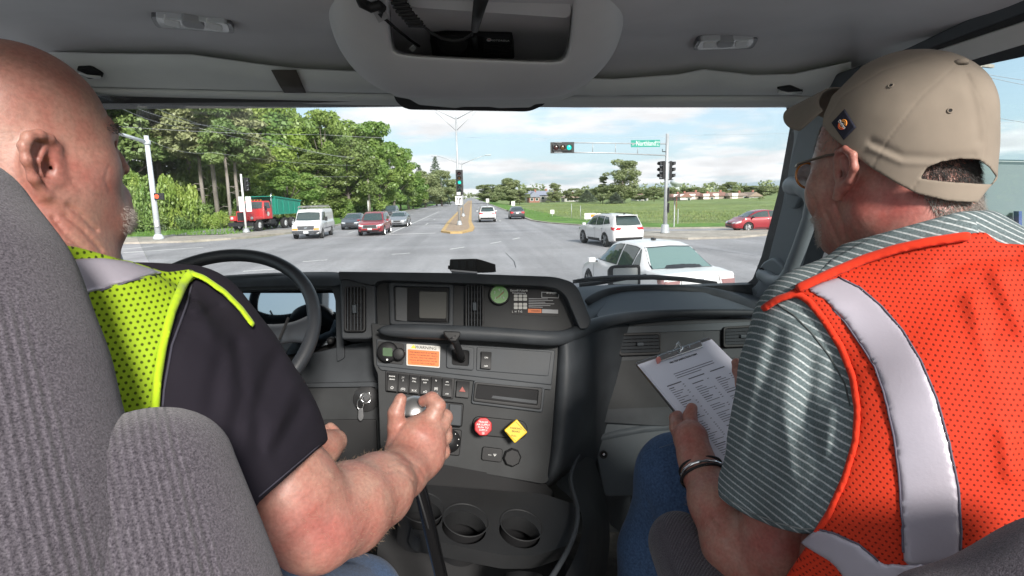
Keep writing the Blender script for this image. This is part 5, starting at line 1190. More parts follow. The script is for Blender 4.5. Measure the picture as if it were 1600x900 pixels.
# map lamps
def maplamp(corners, Y, label, dY):
    S = Surf(at(*corners[0], Y), at(*corners[1], Y), at(*corners[3], Y+dY)); r = empty('map_lamp', S.hit(*corners[0]), 0); r.parent = cab; r.matrix_parent_inverse = pm(cab).inverted(); r['label'] = label
    cx_, cy_ = sum(p[0] for p in corners)/4, sum(p[1] for p in corners)/4
    sc_ = lambda k: [(cx_+(x-cx_)*k, cy_+(y-cy_)*k) for x, y in corners]
    plate('bezel', S, rpoly(sc_(1.06), 6), .003, .014, m_satin, r, .001)
    plate('lens', S, rpoly(sc_(.95), 6), .006, .014, m_lampg, r, .002)
    sw = [(cx_+(x-cx_)*.30, cy_+(y-cy_)*.62) for x, y in corners]; plate('lamp_switch', S, rpoly(sw, 5), .010, .02, m_greyp, r, .002)
    for s_ in (-.55, .55):
        q = [(cx_+(x-cx_)*.22+s_*(corners[1][0]-corners[0][0])*.5, cy_+(y-cy_)*.6+s_*(corners[1][1]-corners[0][1])*.5) for x, y in corners]
        plate('reflector', S, rpoly(q, 3), .0075, .01, m_white, r, .001)
maplamp([(238, 27), (358, 37), (364, 52), (247, 43)], 1.27, 'clear map lamp over the driver', .07)
maplamp([(1092, 64), (1183, 61), (1174, 76), (1085, 79)], 1.36, 'clear map lamp over the passenger', .06)
# ---- overhead console
S_con = Surf(at(600, 140, 1.36), at(900, 140, 1.36), at(700, 20, 1.10))
outer = [(500, -90), (508, -20), (512, 30), (528, 78), (560, 118), (590, 138), (622, 152), (700, 155), (800, 157), (868, 154), (900, 142), (930, 122), (962, 84), (976, 38), (980, -20), (984, -90)]
niche = [(606, -90), (607, -20), (608, 30), (610, 58), (612, 72), (618, 82), (636, 86), (700, 90), (800, 94), (868, 97), (882, 92), (888, 80), (892, 55), (895, 20), (897, -20), (898, -90)]
def ring(S, outl, off): return [S.hit(x, y, off) for x, y in outl]
def insc(outl, c, k): return [(c[0]+(x-c[0])*k, c[1]+(y-c[1])*k) for x, y in outl]
C0 = (742, 10)
rows = [ring(S_con, outer, -.10), ring(S_con, outer, -.03), ring(S_con, insc(outer, C0, .985), -.006), ring(S_con, insc(outer, C0, .95), .012), ring(S_con, insc(outer, C0, .86), .03), ring(S_con, insc(niche, C0, 1.06), .034), ring(S_con, insc(niche, C0, 1.01), .030), ring(S_con, niche, .018), ring(S_con, insc(niche, C0, .98), -.02), ring(S_con, insc(niche, (742, 20), .97), -.16)]
o = grid('overhead_console', rows, m_headd, cab, 2)
# niche inside: dark box with radio and flap
rows = [ring(S_con, insc(niche, (742, 20), .985), .005), ring(S_con, insc(niche, (742, 20), .97), -.165)]
grid('niche_wall', rows, m_blk, cab, 0)
plate('niche_back', S_con, niche, -.16, .01, m_hole, cab)
plate('storage_flap', S_con, rpoly([(628, -90), (638, 10), (650, 14), (885, 30), (893, 24), (893, -90)], 5), .016, .02, m_headd, cab, .004)
# console's lower lip over the windscreen
lip_o = [(560, 113), (600, 139), (620, 147), (700, 150), (800, 152), (868, 149), (905, 138), (935, 117), (905, 150), (868, 163), (850, 165), (838, 175), (790, 176), (640, 173), (620, 166), (600, 150)]
S_lip = Surf(at(600, 150, 1.50), at(900, 150, 1.50), at(700, 130, 1.42))
o = plate('console_lip', S_lip, rpoly([(585, 128), (700, 145), (868, 147), (930, 118), (905, 146), (868, 160), (836, 163), (828, 168), (780, 169), (765, 167), (722, 167), (712, 169), (655, 164), (640, 155), (617, 151)], 4), .0, .06, m_head, cab, .004)
S_lip2 = Surf(at(600, 150, 1.60), at(900, 150, 1.60), at(700, 130, 1.58))
plate('sensor_cover', S_lip2, rpoly([(612, 140), (860, 146), (850, 165), (832, 173), (822, 175), (640, 172), (628, 168), (618, 158)], 5), .0, .06, m_gask, cab, .004)
# ---- windscreen
wsr = []
for t in np.linspace(0, 1, 7):
    Yb = 2.16+(1.70-2.16)*t; zb = 2.22+(3.02-2.22)*t
    wsr.append([Vector((x, Yb-.10*(abs(x)/1.05)**2.5, zb)) for x in np.linspace(-1.06, 1.06, 15)])
grid('windscreen', wsr, m_glass, cab, 0, True, .005)
# cowl below the glass, outside bonnet edge is hidden by the dash
# ---- right pillar with grab handle
def at_x(px, py, X): d = ray(px, py); return CAM+d*((X-CAM.x)/d.x)
S_pr = Surf(at(1240, 165, 1.70), at(1185, 455, 2.0), at(1330, 165, 1.50))
plate('pillar_gasket', S_pr, rpoly([(1226, 155), (1246, 155), (1246, 200), (1228, 300), (1200, 410), (1188, 440), (1160, 462), (1130, 466), (1150, 455), (1176, 436), (1190, 400), (1216, 300), (1234, 200)], 3), -.01, .03, m_gask, cab)
plate('windscreen_pillar', S_pr, rpoly([(1240, 150), (1330, 120), (1345, 140), (1300, 260), (1262, 400), (1250, 450), (1225, 482), (1170, 470), (1148, 462), (1180, 448), (1198, 415), (1222, 320), (1240, 220)], 8), .0, .07, m_pil, cab, .012, 3)
plate('pillar_trim', S_pr, rpoly([(1290, 160), (1345, 118), (1360, 200), (1310, 330), (1272, 440), (1236, 480), (1258, 400), (1300, 250)], 8), .012, .05, m_dashl, cab, .01, 3)
hpts = [(1237, 290, .012), (1252, 292, .040), (1264, 300, .060), (1270, 316, .068), (1266, 340, .068), (1250, 385, .068), (1234, 425, .065), (1224, 440, .055), (1208, 440, .040), (1192, 428, .012)]
hs = []
for a, b in zip(hpts[:-1], hpts[1:]):
    for k in range(4): t = k/4; hs.append(tuple(a[i]+(b[i]-a[i])*t for i in range(3)))
hs.append(hpts[-1])
o = MB().tube([S_pr.hit(x, y, z) for x, y, z in hs], [.030]*4+[.026]*4+[.022]*(len(hs)-13)+[.026]*5, 14).build('grab_handle', m_pil, cab, True)
o = plate('handle_base', S_pr, rpoly([(1228, 280), (1250, 278), (1262, 292), (1240, 330), (1226, 320)], 8), .022, .03, m_pil, cab, .008, 3)
o = plate('handle_base', S_pr, rpoly([(1188, 412), (1206, 402), (1226, 420), (1222, 446), (1196, 442), (1184, 428)], 8), .022, .03, m_pil, cab, .008, 3)
for (x, y) in ((1234, 293), (1191, 424)):
    MB().lathe([(.014, 0), (.014, .003), (.010, .003), (.009, -.001)], S_pr.hit(x, y, .024), S_pr.n, 16).build('handle_screw', m_hole, cab, True)
# left pillar
S_pl = Surf(at(150, 200, 1.66), at(180, 400, 1.95), at(80, 200, 1.45))
plate('windscreen_pillar', S_pl, rpoly([(60, 120), (150, 150), (165, 330), (182, 375), (197, 415), (205, 450), (80, 470), (90, 300)], 8), .0, .07, m_pil, cab, .012, 3)
# ---- doors: lower panels, window frames, glass
for sg in (1, -1):
    X = 1.09*sg
    MB().box((X+.03*sg, .55, 1.93), (.07, 3.0, .98)).build('door_panel', m_dashl, cab)
    MB().box((X-.005*sg, .75, 2.32), (.09, 2.0, .07)).build('door_sill', m_dash, cab)
    MB().box((X+.02*sg, .65, 3.10), (.06, 2.2, .12)).build('roof_rail', m_gask, cab)
    MB().add([(X, -.3, 2.34), (X, 1.62, 2.34), (X, 1.42, 3.0), (X, -.3, 3.04)], [(0, 1, 2, 3)]).build('door_window', m_sideg, cab)
    MB().box((X, -.36, 2.6), (.06, .14, 1.0)).build('door_pillar', m_dashl, cab)
# right roof rail with pale strip, seen above the cap
S_rr = Surf(Vector((1.06, .9, 2.9)), Vector((1.06, 1.6, 2.9)), Vector((1.02, .9, 3.0)))
plate('door_seal', S_rr, [(1296, 128), (1440, 66), (1640, -12), (1640, 34), (1480, 90), (1360, 140), (1310, 170), (1285, 240), (1262, 330), (1250, 330), (1272, 240), (1290, 170)], .004, .02, m_gask, cab)
plate('rail_strip', S_rr, [(1448, 84), (1660, 14), (1660, 52), (1486, 104)], .012, .02, m_head, cab, .003)
plate('rail_trim', S_rr, [(1482, 104), (1662, 46), (1662, 76), (1520, 106)], .008, .02, m_dash, cab, .003)
plate('headliner_edge', S_rr, [(1290, 122), (1400, 84), (1660, -40), (1660, -2), (1420, 88), (1340, 122), (1290, 150)], .016, .02, m_dashl, cab, .004)
plate('front_window_post', S_rr, [(1262, 430), (1284, 300), (1300, 240), (1316, 250), (1300, 320), (1282, 430)], .006, .03, m_gask, cab)
# ---- floor and front wall
m_floor = tex_mat('worn_floor_mat', [(.035, .034, .034), (.075, .07, .066), (.20, .185, .165)], 9, 8, .9, .5, .004, (.35, .72))
MB().box((0, .9, 1.33), (2.3, 2.6, .04)).build('floor_mat', m_floor, cab)
MB().box((0, 2.06, 1.82), (2.3, .05, 1.06)).build('front_wall', m_dash2, cab)
# ================================================================ dashboard
S_up = Surf(at(600, 440, 1.54), at(880, 452, 1.54), at(610, 510, 1.50))
S_mid = Surf(at(590, 530, 1.45), at(870, 550, 1.45), at(605, 710, 1.37))
S_dr = Surf(at(300, 430, 1.62), at(520, 432, 1.60), at(480, 700, 1.50))
S_ps = Surf(at(940, 500, 1.76), at(1180, 492, 1.76), at(940, 640, 1.68))
# centre binnacle
plate('upper_panel', S_up, [(586, 434), (870, 440), (900, 452), (915, 505), (905, 520), (588, 512)], .0, .14, m_dash2, dash)
plate('binnacle_hood', S_up, rpoly([(528, 424), (700, 426), (868, 432), (894, 440), (905, 452), (925, 503), (918, 514), (906, 514), (884, 462), (870, 451), (846, 447), (600, 438), (588, 440), (586, 446), (570, 444), (540, 436), (530, 438)], [3, 3, 14, 8, 8, 6, 4, 3, 10, 8, 4, 4, 3, 3, 4, 3, 3]), .040, .42, m_dash, dash, .008, 3)
plate('vent_housing', S_up, rpoly([(531, 432), (586, 438), (588, 524), (577, 530), (533, 530)], 5), .030, .2, m_dash, dash, .006)
def vent(S, quad, nsl, off, vertical=False, label=None, par=None, slats2=3):
    """louvred air vent: quad corners tl, tr, br, bl"""
    r = empty('air_vent', S.hit(*quad[0]), 0); r.parent = dash; r.matrix_parent_inverse = pm(dash).inverted()
    if label: r['label'] = label
    cx_, cy_ = sum(p[0] for p in quad)/4, sum(p[1] for p in quad)/4
    big = [(cx_+(x-cx_)*(1.28 if vertical else 1.08), cy_+(y-cy_)*(1.06 if vertical else 1.30)) for x, y in quad]
    frame_plate('bezel', S, rpoly(big, 5), rpoly(quad, 5), off+.014, .03, m_blk, r, .0015)
    plate('vent_back', S, quad, off+.0015, .005, m_hole, r)
    tl, tr, br, bl = [Vector(p) for p in quad]
    for k in range(nsl):
        t = (k+.5)/nsl
        if vertical: a, b = tl.lerp(tr, t), bl.lerp(br, t)
        else: a, b = tl.lerp(bl, t), tr.lerp(br, t)
        A, B = S.hit(a.x, a.y, off+.011), S.hit(b.x, b.y, off+.011); d = (B-A).normalized(); n = (S.n*.8+d.cross(S.n)*.5).normalized()
        MB().bar(A, B, .0022, .009).build('slat', m_satin if False else m_dash, r)
    for k in range(slats2):
        t = (k+1)/(slats2+1)
        if vertical: a, b = tl.lerp(bl, t), tr.lerp(br, t)
        else: a, b = tl.lerp(tr, t), bl.lerp(br, t)
        MB().bar(S.hit(a.x, a.y, off+.006), S.hit(b.x, b.y, off+.006), .002, .006).build('cross_slat', m_blk, r)
    c = S.hit(cx_, cy_, off+.016); o = MB().box(c, (.010, .012, .022) if vertical else (.022, .012, .010)).build('thumb_tab', m_dashl, r); bevel(o, .002)
    return r
vent(S_up, [(541, 449), (567, 449), (567, 516), (541, 516)], 5, .034, True, 'upright air vent beside the instrument cluster', slats2=5)
vent(S_up, [(730, 446), (753, 446), (753, 511), (730, 511)], 5, .006, True, 'upright air vent right of the open cubby', slats2=5)
# cubby
frame_plate('cubby_frame', S_up, rpoly([(607, 441), (709, 444), (708, 511), (609, 507)], 4), rpoly([(615, 447), (702, 449), (701, 505), (617, 501)], 3), .012, .02, m_dash, dash, .003)
cub = [(615, 447), (702, 449), (701, 505), (617, 501)]
A = [S_up.hit(x, y, .004) for x, y in cub]; B = [S_up.hit(x, y, .0)-S_up.n*.0+Vector((.0, .14, -.01)) for x, y in cub]
o = MB().add(A+B, [(0, 1, 5, 4), (1, 2, 6, 5), (2, 3, 7, 6), (3, 0, 4, 7), (4, 5, 6, 7)]).build('cubby_recess', m_dash, dash)
S_cb = Surf(at(600, 440, 1.532), at(880, 452, 1.532), at(610, 510, 1.492))
plate('cubby_side_plate', S_up, [(618, 449), (636, 450), (636, 502), (619, 500)], .006, .003, M_('cubby_side', (.055, .058, .062), .6), dash)  # flat paler strip along the cubby's side
plate('cubby_inner_frame', S_up, rpoly([(655, 455), (698, 456), (697, 498), (655, 497)], 3), .005, .004, M_('cubby_box', (.075, .074, .068), .7), dash, .001)
plate('cubby_inner_hole', S_up, rpoly([(637, 450), (700, 451), (699, 455), (655, 455), (655, 497), (697, 498), (699, 503), (637, 501)], 1), .0055, .003, m_hole, dash)
# green round gauge
c0 = S_up.hit(780, 461, 0); g_ = empty('round_gauge', c0, 0); g_.parent = dash; g_.matrix_parent_inverse = pm(dash).inverted()
MB().lathe([(.030, -.01), (.030, .010), (.027, .014), (.0245, .008)], c0, S_up.n, 32).build('bezel', m_blk, g_, True)
MB().lathe([(.0245, .0), (.0245, .009)], c0, S_up.n, 32).build('dial', m_green, g_)
def txt(nm, body, S, px, py, h_px, mat, par, off=.002, ang=(1, 0), sx=1.0, align='CENTER', ext=.0003):
    p = S.hit(px, py, off); q = S.hit(px+ang[0]*20, py+ang[1]*20, off); x = (q-p).normalized(); y = S.n.cross(x)
    if y.z < 0 and abs(ang[1]) < .9: y = -y
    Mx = Matrix((x, y, x.cross(y))).transposed(); size = h_px*dep(p)/FPX*1.35
    return text(nm, body, p, Mx, size, mat, par, ext, align, sx)
for (dx, dy, b_) in ((-7, -4, '3'), (0, -8, '4'), (6, -5, '5'), (-6, 5, '2'), (2, 3, '+'), (7, 4, '6')): txt('dial_mark', b_, S_up, 780+dx, 461+dy, 4, m_warnw, g_, .0096)
MB().bar(S_up.hit(776, 466, .011), S_up.hit(787, 456, .011), .0012, .001).build('needle', m_knobr, g_)
# transmission placard
pl = empty('shift_pattern_placard', S_up.hit(840, 470, 0), 0); pl.parent = dash; pl.matrix_parent_inverse = pm(dash).inverted(); pl['label'] = 'black placard printed with the transmission shift pattern'
plate('placard_plate', S_up, [(799, 450), (876, 453), (874, 495), (798, 491)], .0015, .002, m_blk, pl)
txt('lettering', 'Eaton® Fuller®', S_up, 811, 454, 3.2, m_white, pl, .0022, (1, .02)); txt('lettering', 'Transmissions', S_up, 811, 458, 2.8, m_white, pl, .0022, (1, .02))
txt('lettering', '18 SPEED', S_up, 861, 458, 3, m_white, pl, .0022, (1, .02))
for rr_, y0 in enumerate((462.5, 475.5)):
    for k in range(3):
        for j in range(2):
            x = 806+k*7.2; y = y0+j*5.2; plate('shift_pattern_box', S_up, rpoly([(x-3, y-2.2), (x+3, y-2.2), (x+3, y+2.2), (x-3, y+2.2)], 1, 2), .0022, .0006, m_warnw, pl)
txt('lettering', 'L  H  T-G', S_up, 808, 487, 3, m_white, pl, .0022)
for k in range(6):
    L_ = [30, 38, 26, 40, 34, 22][k]; plate('print_line', S_up, [(826, 466+k*2.6), (826+L_, 466.6+k*2.6), (826+L_, 467.4+k*2.6), (826, 466.9+k*2.6)], .0022, .0004, m_greyp, pl)
frame_plate('pattern_outline', S_up, [(846, 456), (874, 457), (873, 466), (846, 465)], [(847, 457), (873, 458), (872, 465), (847, 464)], .0022, .0005, m_greyp, pl)
plate('orange_warning_strip', S_up, [(825, 482.5), (846, 483), (846, 489), (825, 488.5)], .0024, .0006, m_orange, pl); txt('lettering', 'WARNING', S_up, 837, 486, 2.2, m_blk, pl, .0032, (1, .02))
plate('warning_strip', S_up, [(847, 483), (872, 484), (872, 490), (847, 489)], .0022, .0005, m_greyp, pl)
# ledge rail under the binnacle
rail = [(584, 516), (700, 519), (800, 524), (868, 531), (888, 528), (912, 515), (950, 500)]
rp = [S_mid.hit(x, y, .045) if x < 880 else None for x, y in rail]
rp[4] = at(893, 525, 1.47); rp[5] = at(925, 507, 1.54); rp[6] = at(985, 492, 1.70); rp += [at(1100, 487, 1.72), at(1205, 489, 1.72)]
o = MB().tube(rp, [.020, .020, .020, .021, .021, .021, .016, .012, .012], 14).build('ledge_rail', m_dash, dash, True); s_ = o.modifiers.new('s', 'SUBSURF'); s_.levels = s_.render_levels = 2
# centre stack
plate('centre_stack', S_mid, rpoly([(580, 505), (874, 528), (877, 560), (858, 752), (850, 757), (602, 713), (594, 700), (590, 585), (584, 570)], [2, 4, 3, 8, 8, 10, 8, 3, 3]), .0, .30, m_dash2, dash, .004)
plate('upper_fascia', S_mid, rpoly([(588, 529), (868, 547), (862, 602), (588, 572)], 3), .004, .02, m_dash, dash, .003)
plate('fascia_lip', S_mid, rpoly([(590, 572), (862, 602), (861, 609), (596, 578)], 2), .008, .02, m_dash, dash, .003)
# outer curved side of the stack, sweeping to the passenger side
def prow(L_): return [at(*p) for p in L_]
side = [prow([(868, 520, 1.49), (872, 530, 1.445), (884, 532, 1.43), (902, 522, 1.46), (925, 508, 1.55), (950, 500, 1.66), (985, 496, 1.75)]),
        prow([(870, 545, 1.46), (876, 550, 1.43), (890, 550, 1.42), (908, 542, 1.46), (930, 530, 1.55), (950, 528, 1.66), (985, 528, 1.76)]),
        prow([(866, 600, 1.44), (872, 603, 1.40), (890, 604, 1.39), (910, 600, 1.43), (930, 596, 1.53), (945, 596, 1.66), (985, 590, 1.76)]),
        prow([(862, 660, 1.41), (868, 664, 1.37), (888, 664, 1.36), (910, 655, 1.41), (928, 648, 1.53), (932, 640, 1.66), (985, 640, 1.76)]),
        prow([(856, 715, 1.40), (862, 720, 1.35), (880, 720, 1.34), (900, 705, 1.40), (918, 690, 1.52), (930, 690, 1.66), (985, 690, 1.76)]),
        prow([(848, 748, 1.40), (852, 756, 1.34), (866, 752, 1.34), (885, 735, 1.40), (905, 716, 1.52), (928, 740, 1.66), (985, 760, 1.76)]),
        prow([(840, 762, 1.50), (845, 764, 1.44), (860, 762, 1.42), (880, 744, 1.46), (905, 725, 1.56), (928, 790, 1.68), (985, 860, 1.78)])]
grid('stack_side', side, m_dash, dash, 2)
# digital gauge, warning label, lever, switch
S_f = S_mid
dg = empty('digital_meter', S_f.hit(606, 550), 0); dg.parent = dash; dg.matrix_parent_inverse = pm(dash).inverted()
plate('meter_base', S_f, rpoly([(590, 533), (631, 537), (630, 570), (590, 566)], 3), .006, .01, m_blk, dg, .001)
MB().lathe([(.027, -.01), (.027, .012), (.023, .018), (.002, .018)], S_f.hit(606, 550, .006), S_f.n, 28).build('meter_bezel', m_blk, dg, True)
plate('lcd', S_f, rpoly([(598, 543), (613, 544), (613, 557), (598, 556)], 2), .026, .003, m_lcd, dg); MB().lathe([(.0025, 0), (.0025, .002)], S_f.hit(605, 562, .025), S_f.n, 10).build('meter_button', m_white, dg)
MB().lathe([(.016, 0), (.016, .02), (.012, .022)], S_f.hit(624, 553, .006), S_f.n, 20).build('blank_plug', m_blk, dg, True)
wl_ = empty('warning_label', S_f.hit(662, 555), 0); wl_.parent = dash; wl_.matrix_parent_inverse = pm(dash).inverted(); wl_['label'] = 'orange and white label headed WARNING'
plate('label_backing', S_f, rpoly([(635, 537), (688, 541), (687, 575), (635, 571)], 2), .006, .004, m_warnw, wl_, .0005)
plate('label_field', S_f, rpoly([(637, 545.5), (686.5, 549), (686, 573), (637, 569.5)], 2), .0068, .002, m_orange, wl_)
txt('lettering', 'WARNING', S_f, 665, 543.5, 5.2, m_blk, wl_, .0068, (1, .07)); 
t3 = [S_f.hit(x, y, .007) for x, y in ((646, 538.5), (650.5, 544.5), (641.5, 544))]; MB().prism(t3, -S_f.n*.0012).build('warning_triangle', M_('label_yellow', (.8, .6, .03), .5), wl_)
for k, s_ in enumerate(('PARK BRAKES MUST BE SET BEFORE', 'LEAVING THE DRIVER SEAT. VEHICLE', 'MAY ROLL. READ THE OPERATOR', 'MANUAL BEFORE DRIVING. FAILURE', 'TO DO SO CAN CAUSE INJURY.')):
    txt('lettering', s_, S_f, 661.5, 551.4+k*4.1, 2.3, m_blk, wl_, .0072, (1, .07), .86)
lv = empty('brake_lever', S_f.hit(722, 560), 0); lv.parent = dash; lv.matrix_parent_inverse = pm(dash).inverted(); lv['label'] = 'black hand control lever in a square bezel'
frame_plate('bezel', S_f, rpoly([(698, 540), (741, 543), (740, 579), (697, 575)], 4), rpoly([(707, 546), (733, 548), (732, 572), (706, 570)], 4), .010, .01, m_dash, lv, .002)
plate('lever_gate', S_f, rpoly([(706, 545), (734, 547), (733, 573), (705, 571)], 4), .004, .004, m_hole, lv)
p0, p1, p2, p3 = S_f.hit(721, 562, .0), S_f.hit(719, 552, .05), S_f.hit(712, 535, .085), S_f.hit(706, 524, .10)
MB().tube([p0, p1, p2, p3], [.010, .0095, .009, .011], 10).build('lever_arm', m_blk, lv, True)
hb = [S_f.hit(x, y, .105) for x, y in ((692, 517), (719, 518), (720, 524), (713, 534), (704, 534), (694, 524))]; o = MB().prism(hb, -S_f.n*.016).build('lever_grip', m_blk, lv); bevel(o, .004, 3)
def rocker(S, q, par, off, marks=(), nm='rocker_switch'):
    r = empty(nm, S.hit(*q[0]), 0); r.parent = par; r.matrix_parent_inverse = pm(par).inverted()
    tl, tr, br, bl = [Vector(p) for p in q]; ml, mr = tl.lerp(bl, .5), tr.lerp(br, .5)
    A = [S.hit(*p, off+o_) for p, o_ in ((tl, .009), (tr, .009), (mr, .003), (ml, .003), (br, .008), (bl, .008))]; B = [S.hit(*p, off-.006) for p in (tl, tr, mr, ml, br, bl)]
    o = MB().add(A+B, [(0, 1, 2, 3), (3, 2, 4, 5), (0, 1, 7, 6), (1, 2, 8, 7), (2, 4, 10, 8), (4, 5, 11, 10), (5, 3, 9, 11), (3, 0, 6, 9)]).build('rocker', m_blk, r); bevel(o, .0012)
    for (u, v, b_, h_) in marks:
        p = tl.lerp(tr, u).lerp(bl.lerp(br, u), v); txt('lettering', b_, S, p.x, p.y, h_, m_white, r, off+.0105 if v < .3 or v > .75 else off+.007, (1, .08))
    return r
plate('blank_panel', S_f, rpoly([(745, 542), (862, 550), (857, 588), (744, 579)], 3), .007, .01, m_dash, dash, .002)
rocker(S_f, [(752, 549), (768, 550), (767, 577), (751, 575.5)], dash, .010, ((.5, .35, 'ON', 2.6), (.5, .85, 'OFF', 2.6)))
# switch row
plate('switch_bezel', S_f, rpoly([(602, 579), (711, 590), (708, 624), (602, 612)], 3), .006, .01, m_blk, dash, .002)
swm = [((.5, .2, 'ENGINE', 2.0), (.5, .36, 'BRAKE', 2.0), (.5, .82, 'O', 4.5)), ((.5, .2, '| 1', 2.6), (.5, .36, '2', 2.4), (.5, .82, '(O)', 3.6)), ((.5, .2, 'TRAC', 2.0), (.5, .36, 'CTRL', 2.0), (.5, .85, 'X-X', 3.4)),
       ((.5, .2, 'UNLOCK', 1.8), (.5, .36, 'DIFF', 2.0), (.5, .85, '»O', 3.6)), ((.5, .2, 'V', 3.0), (.5, .62, '[8]', 3.4), (.5, .88, 'AXLE', 1.8)), ((.5, .2, 'ON', 2.0), (.5, .36, '====', 2.2), (.5, .85, 'OFF', 2.2))]
for k in range(6):
    x0 = 605+k*17.2; x1 = x0+15.4; yy = 581.5+k*1.75
    rocker(S_f, [(x0, yy), (x1, yy+1.6), (x1-.4, yy+30.5), (x0-.2, yy+29)], dash, .010, swm[k])
hz_ = rocker(S_f, [(714, 594), (734, 596), (732, 622), (712, 620)], dash, .004, (), 'hazard_switch')
tt = [S_f.hit(x, y, .0125) for x, y in ((722.5, 604), (727.5, 612.5), (717.5, 611.5))]; MB().prism(tt, -S_f.n*.004).build('red_triangle', M_('dim_red_print', (.20, .03, .02), .5), hz_)
# radio slot
plate('slot_surround', S_f, rpoly([(740, 594), (852, 604), (848, 645), (736, 631)], 4), .008, .02, m_dash, dash, .003)
frame_plate('slot_frame', S_f, rpoly([(742, 597), (848, 607), (845, 640), (739, 627)], 3), rpoly([(746, 601), (841, 610), (839, 633), (743, 622)], 2), .013, .01, m_blk, dash, .002)
A = [S_f.hit(x, y, .009) for x, y in ((746, 601), (841, 610), (839, 633), (743, 622))]
plate('slot_hole', S_f, [(746, 601), (841, 610), (839, 633), (743, 622)], .0095, .001, m_hole, dash)
plate('slot_floor', S_f, [(770, 618), (839, 626), (838.5, 631), (768, 622)], .0105, .001, m_dash, dash)
# lower stack: box module, climate knobs, red and yellow knobs, sockets
plate('side_module', S_f, rpoly([(640, 622), (725, 631), (722, 668), (640, 660)], 4), .020, .03, m_blk, dash, .004)
plate('module_key', S_f, rpoly([(684, 628), (700, 630), (699, 664), (683, 662)], 2), .026, .01, m_dash, dash, .003); plate('module_key', S_f, rpoly([(702, 631), (722, 633), (720, 666), (701, 664)], 2), .026, .01, m_dash, dash, .003)
plate('knob_panel', S_f, rpoly([(640, 664), (722, 672), (718, 713), (640, 705)], 4), .006, .02, m_blk, dash, .003)
kn = empty('rotary_switch', S_f.hit(703, 689), 0); kn.parent = dash; kn.matrix_parent_inverse = pm(dash).inverted()
MB().lathe([(.030, 0), (.030, .004), (.022, .006), (.020, .022), (.002, .023)], S_f.hit(702, 689, .006), S_f.n, 28).build('knob', m_blk, kn, True)
for a in range(7): 
    an = R(-120+40*a); c_ = (702+15*math.sin(an), 689-14*math.cos(an)); txt('lettering', '•', S_f, c_[0], c_[1], 4, m_white, kn, .0115)
plate('valve_panel', S_f, rpoly([(742, 650), (820, 658), (826, 672), (818, 687), (742, 680), (736, 664)], 8), .006, .02, m_blk, dash, .003)
kr = empty('red_octagonal_knob', S_f.hit(755, 667), 0); kr.parent = dash; kr.matrix_parent_inverse = pm(dash).inverted(); kr['label'] = 'red eight-sided trailer air supply knob'
def polyknob(par, cx_, cy_, n, rpx, rot, mat, nm='knob'):
    P = [(cx_+rpx*math.cos(rot+2*math.pi*k/n), cy_+rpx*math.sin(rot+2*math.pi*k/n)*1.03) for k in range(n)]
    o = plate(nm, S_f, rpoly(P, 2, 3), .050, .014, mat, par, .003, 3)
    MB().lathe([(.012, 0), (.012, .05)], S_f.hit(cx_, cy_, -.002), S_f.n, 16).build('knob_stem', m_blk, par, True)
polyknob(kr, 755, 667, 8, 14.6, math.pi/8, m_knobr)
for k, s_ in enumerate(('TRAILER', 'AIR SUPPLY', 'PUSH TO', 'SUPPLY')): txt('lettering', s_, S_f, 755, 659.6+k*4.2, 3.0, m_white, kr, .0506, (1, .08))
txt('lettering', '▣', S_f, 755, 677, 3.6, m_white, kr, .0506)
ky = empty('yellow_diamond_knob', S_f.hit(806, 673), 0); ky.parent = dash; ky.matrix_parent_inverse = pm(dash).inverted(); ky['label'] = 'yellow diamond-shaped parking brake knob'
polyknob(ky, 806, 674, 4, 18.5, R(5), m_knoby)
for k, s_ in enumerate(('PARKING', 'BRAKE')): txt('lettering', s_, S_f, 806, 669.5+k*4.8, 3.2, m_blk, ky, .0506, (1, .08))
txt('lettering', 'PULL', S_f, 803, 681, 2.8, m_blk, ky, .0506, (1, .08)); 
for (a, b) in (((806, 659), (821, 674)), ((791, 675), (806, 689))): MB().bar(S_f.hit(*a, .0506), S_f.hit(*b, .0506), .0008, .0004).build('print_line', m_blk, ky)
plate('usb_socket', S_f, rpoly([(754, 698), (786, 702), (784, 723), (752, 719)], 4), .008, .02, m_blk, dash, .002); txt('lettering', '—  Ψ', S_f, 769, 711, 4, m_white, dash, .0085, (1, .1))
MB().lathe([(.024, 0), (.024, .008), (.020, .013), (.002, .013)], S_f.hit(800, 714, .002), S_f.n, 8).build('socket_cap', m_blk, dash, False)
# ---- driver side
clus = [prow([(120, 470, 1.66), (300, 432, 1.66), (420, 426, 1.64), (520, 424, 1.62), (534, 426, 1.60)]),
        prow([(120, 480, 1.62), (300, 438, 1.62), (420, 432, 1.60), (520, 430, 1.57), (536, 434, 1.56)]),
        prow([(120, 500, 1.60), (300, 452, 1.60), (420, 446, 1.58), (512, 446, 1.56), (532, 448, 1.54)])]
grid('cluster_hood', clus, m_dash, dash, 2)
plate('cluster_hood_top', S_dr, rpoly([(100, 452), (300, 434), (420, 428), (528, 428), (534, 440), (534, 452), (300, 456), (100, 480)], 4), .0, .34, m_dash, dash, .008, 3)
plate('cluster_surround', S_dr, rpoly([(100, 470), (300, 447), (520, 446), (534, 446), (536, 540), (500, 548), (470, 620), (100, 700)], 4), -.10, .02, m_hole, dash)
plate('hood_side', S_dr, rpoly([(512, 440), (536, 440), (538, 560), (526, 566), (524, 470), (520, 456)], 4), .002, .12, m_dash, dash, .004)
m_cl = M_('cluster_lens', (.02, .025, .03), .03, spec=1.0, coat=1.0)
S_cl = Surf(at(300, 460, 1.665), at(520, 460, 1.655), at(480, 545, 1.63))
m_mirror = M_('reflective_cluster_lens', (.30, .34, .38), .03, metal=1.0)
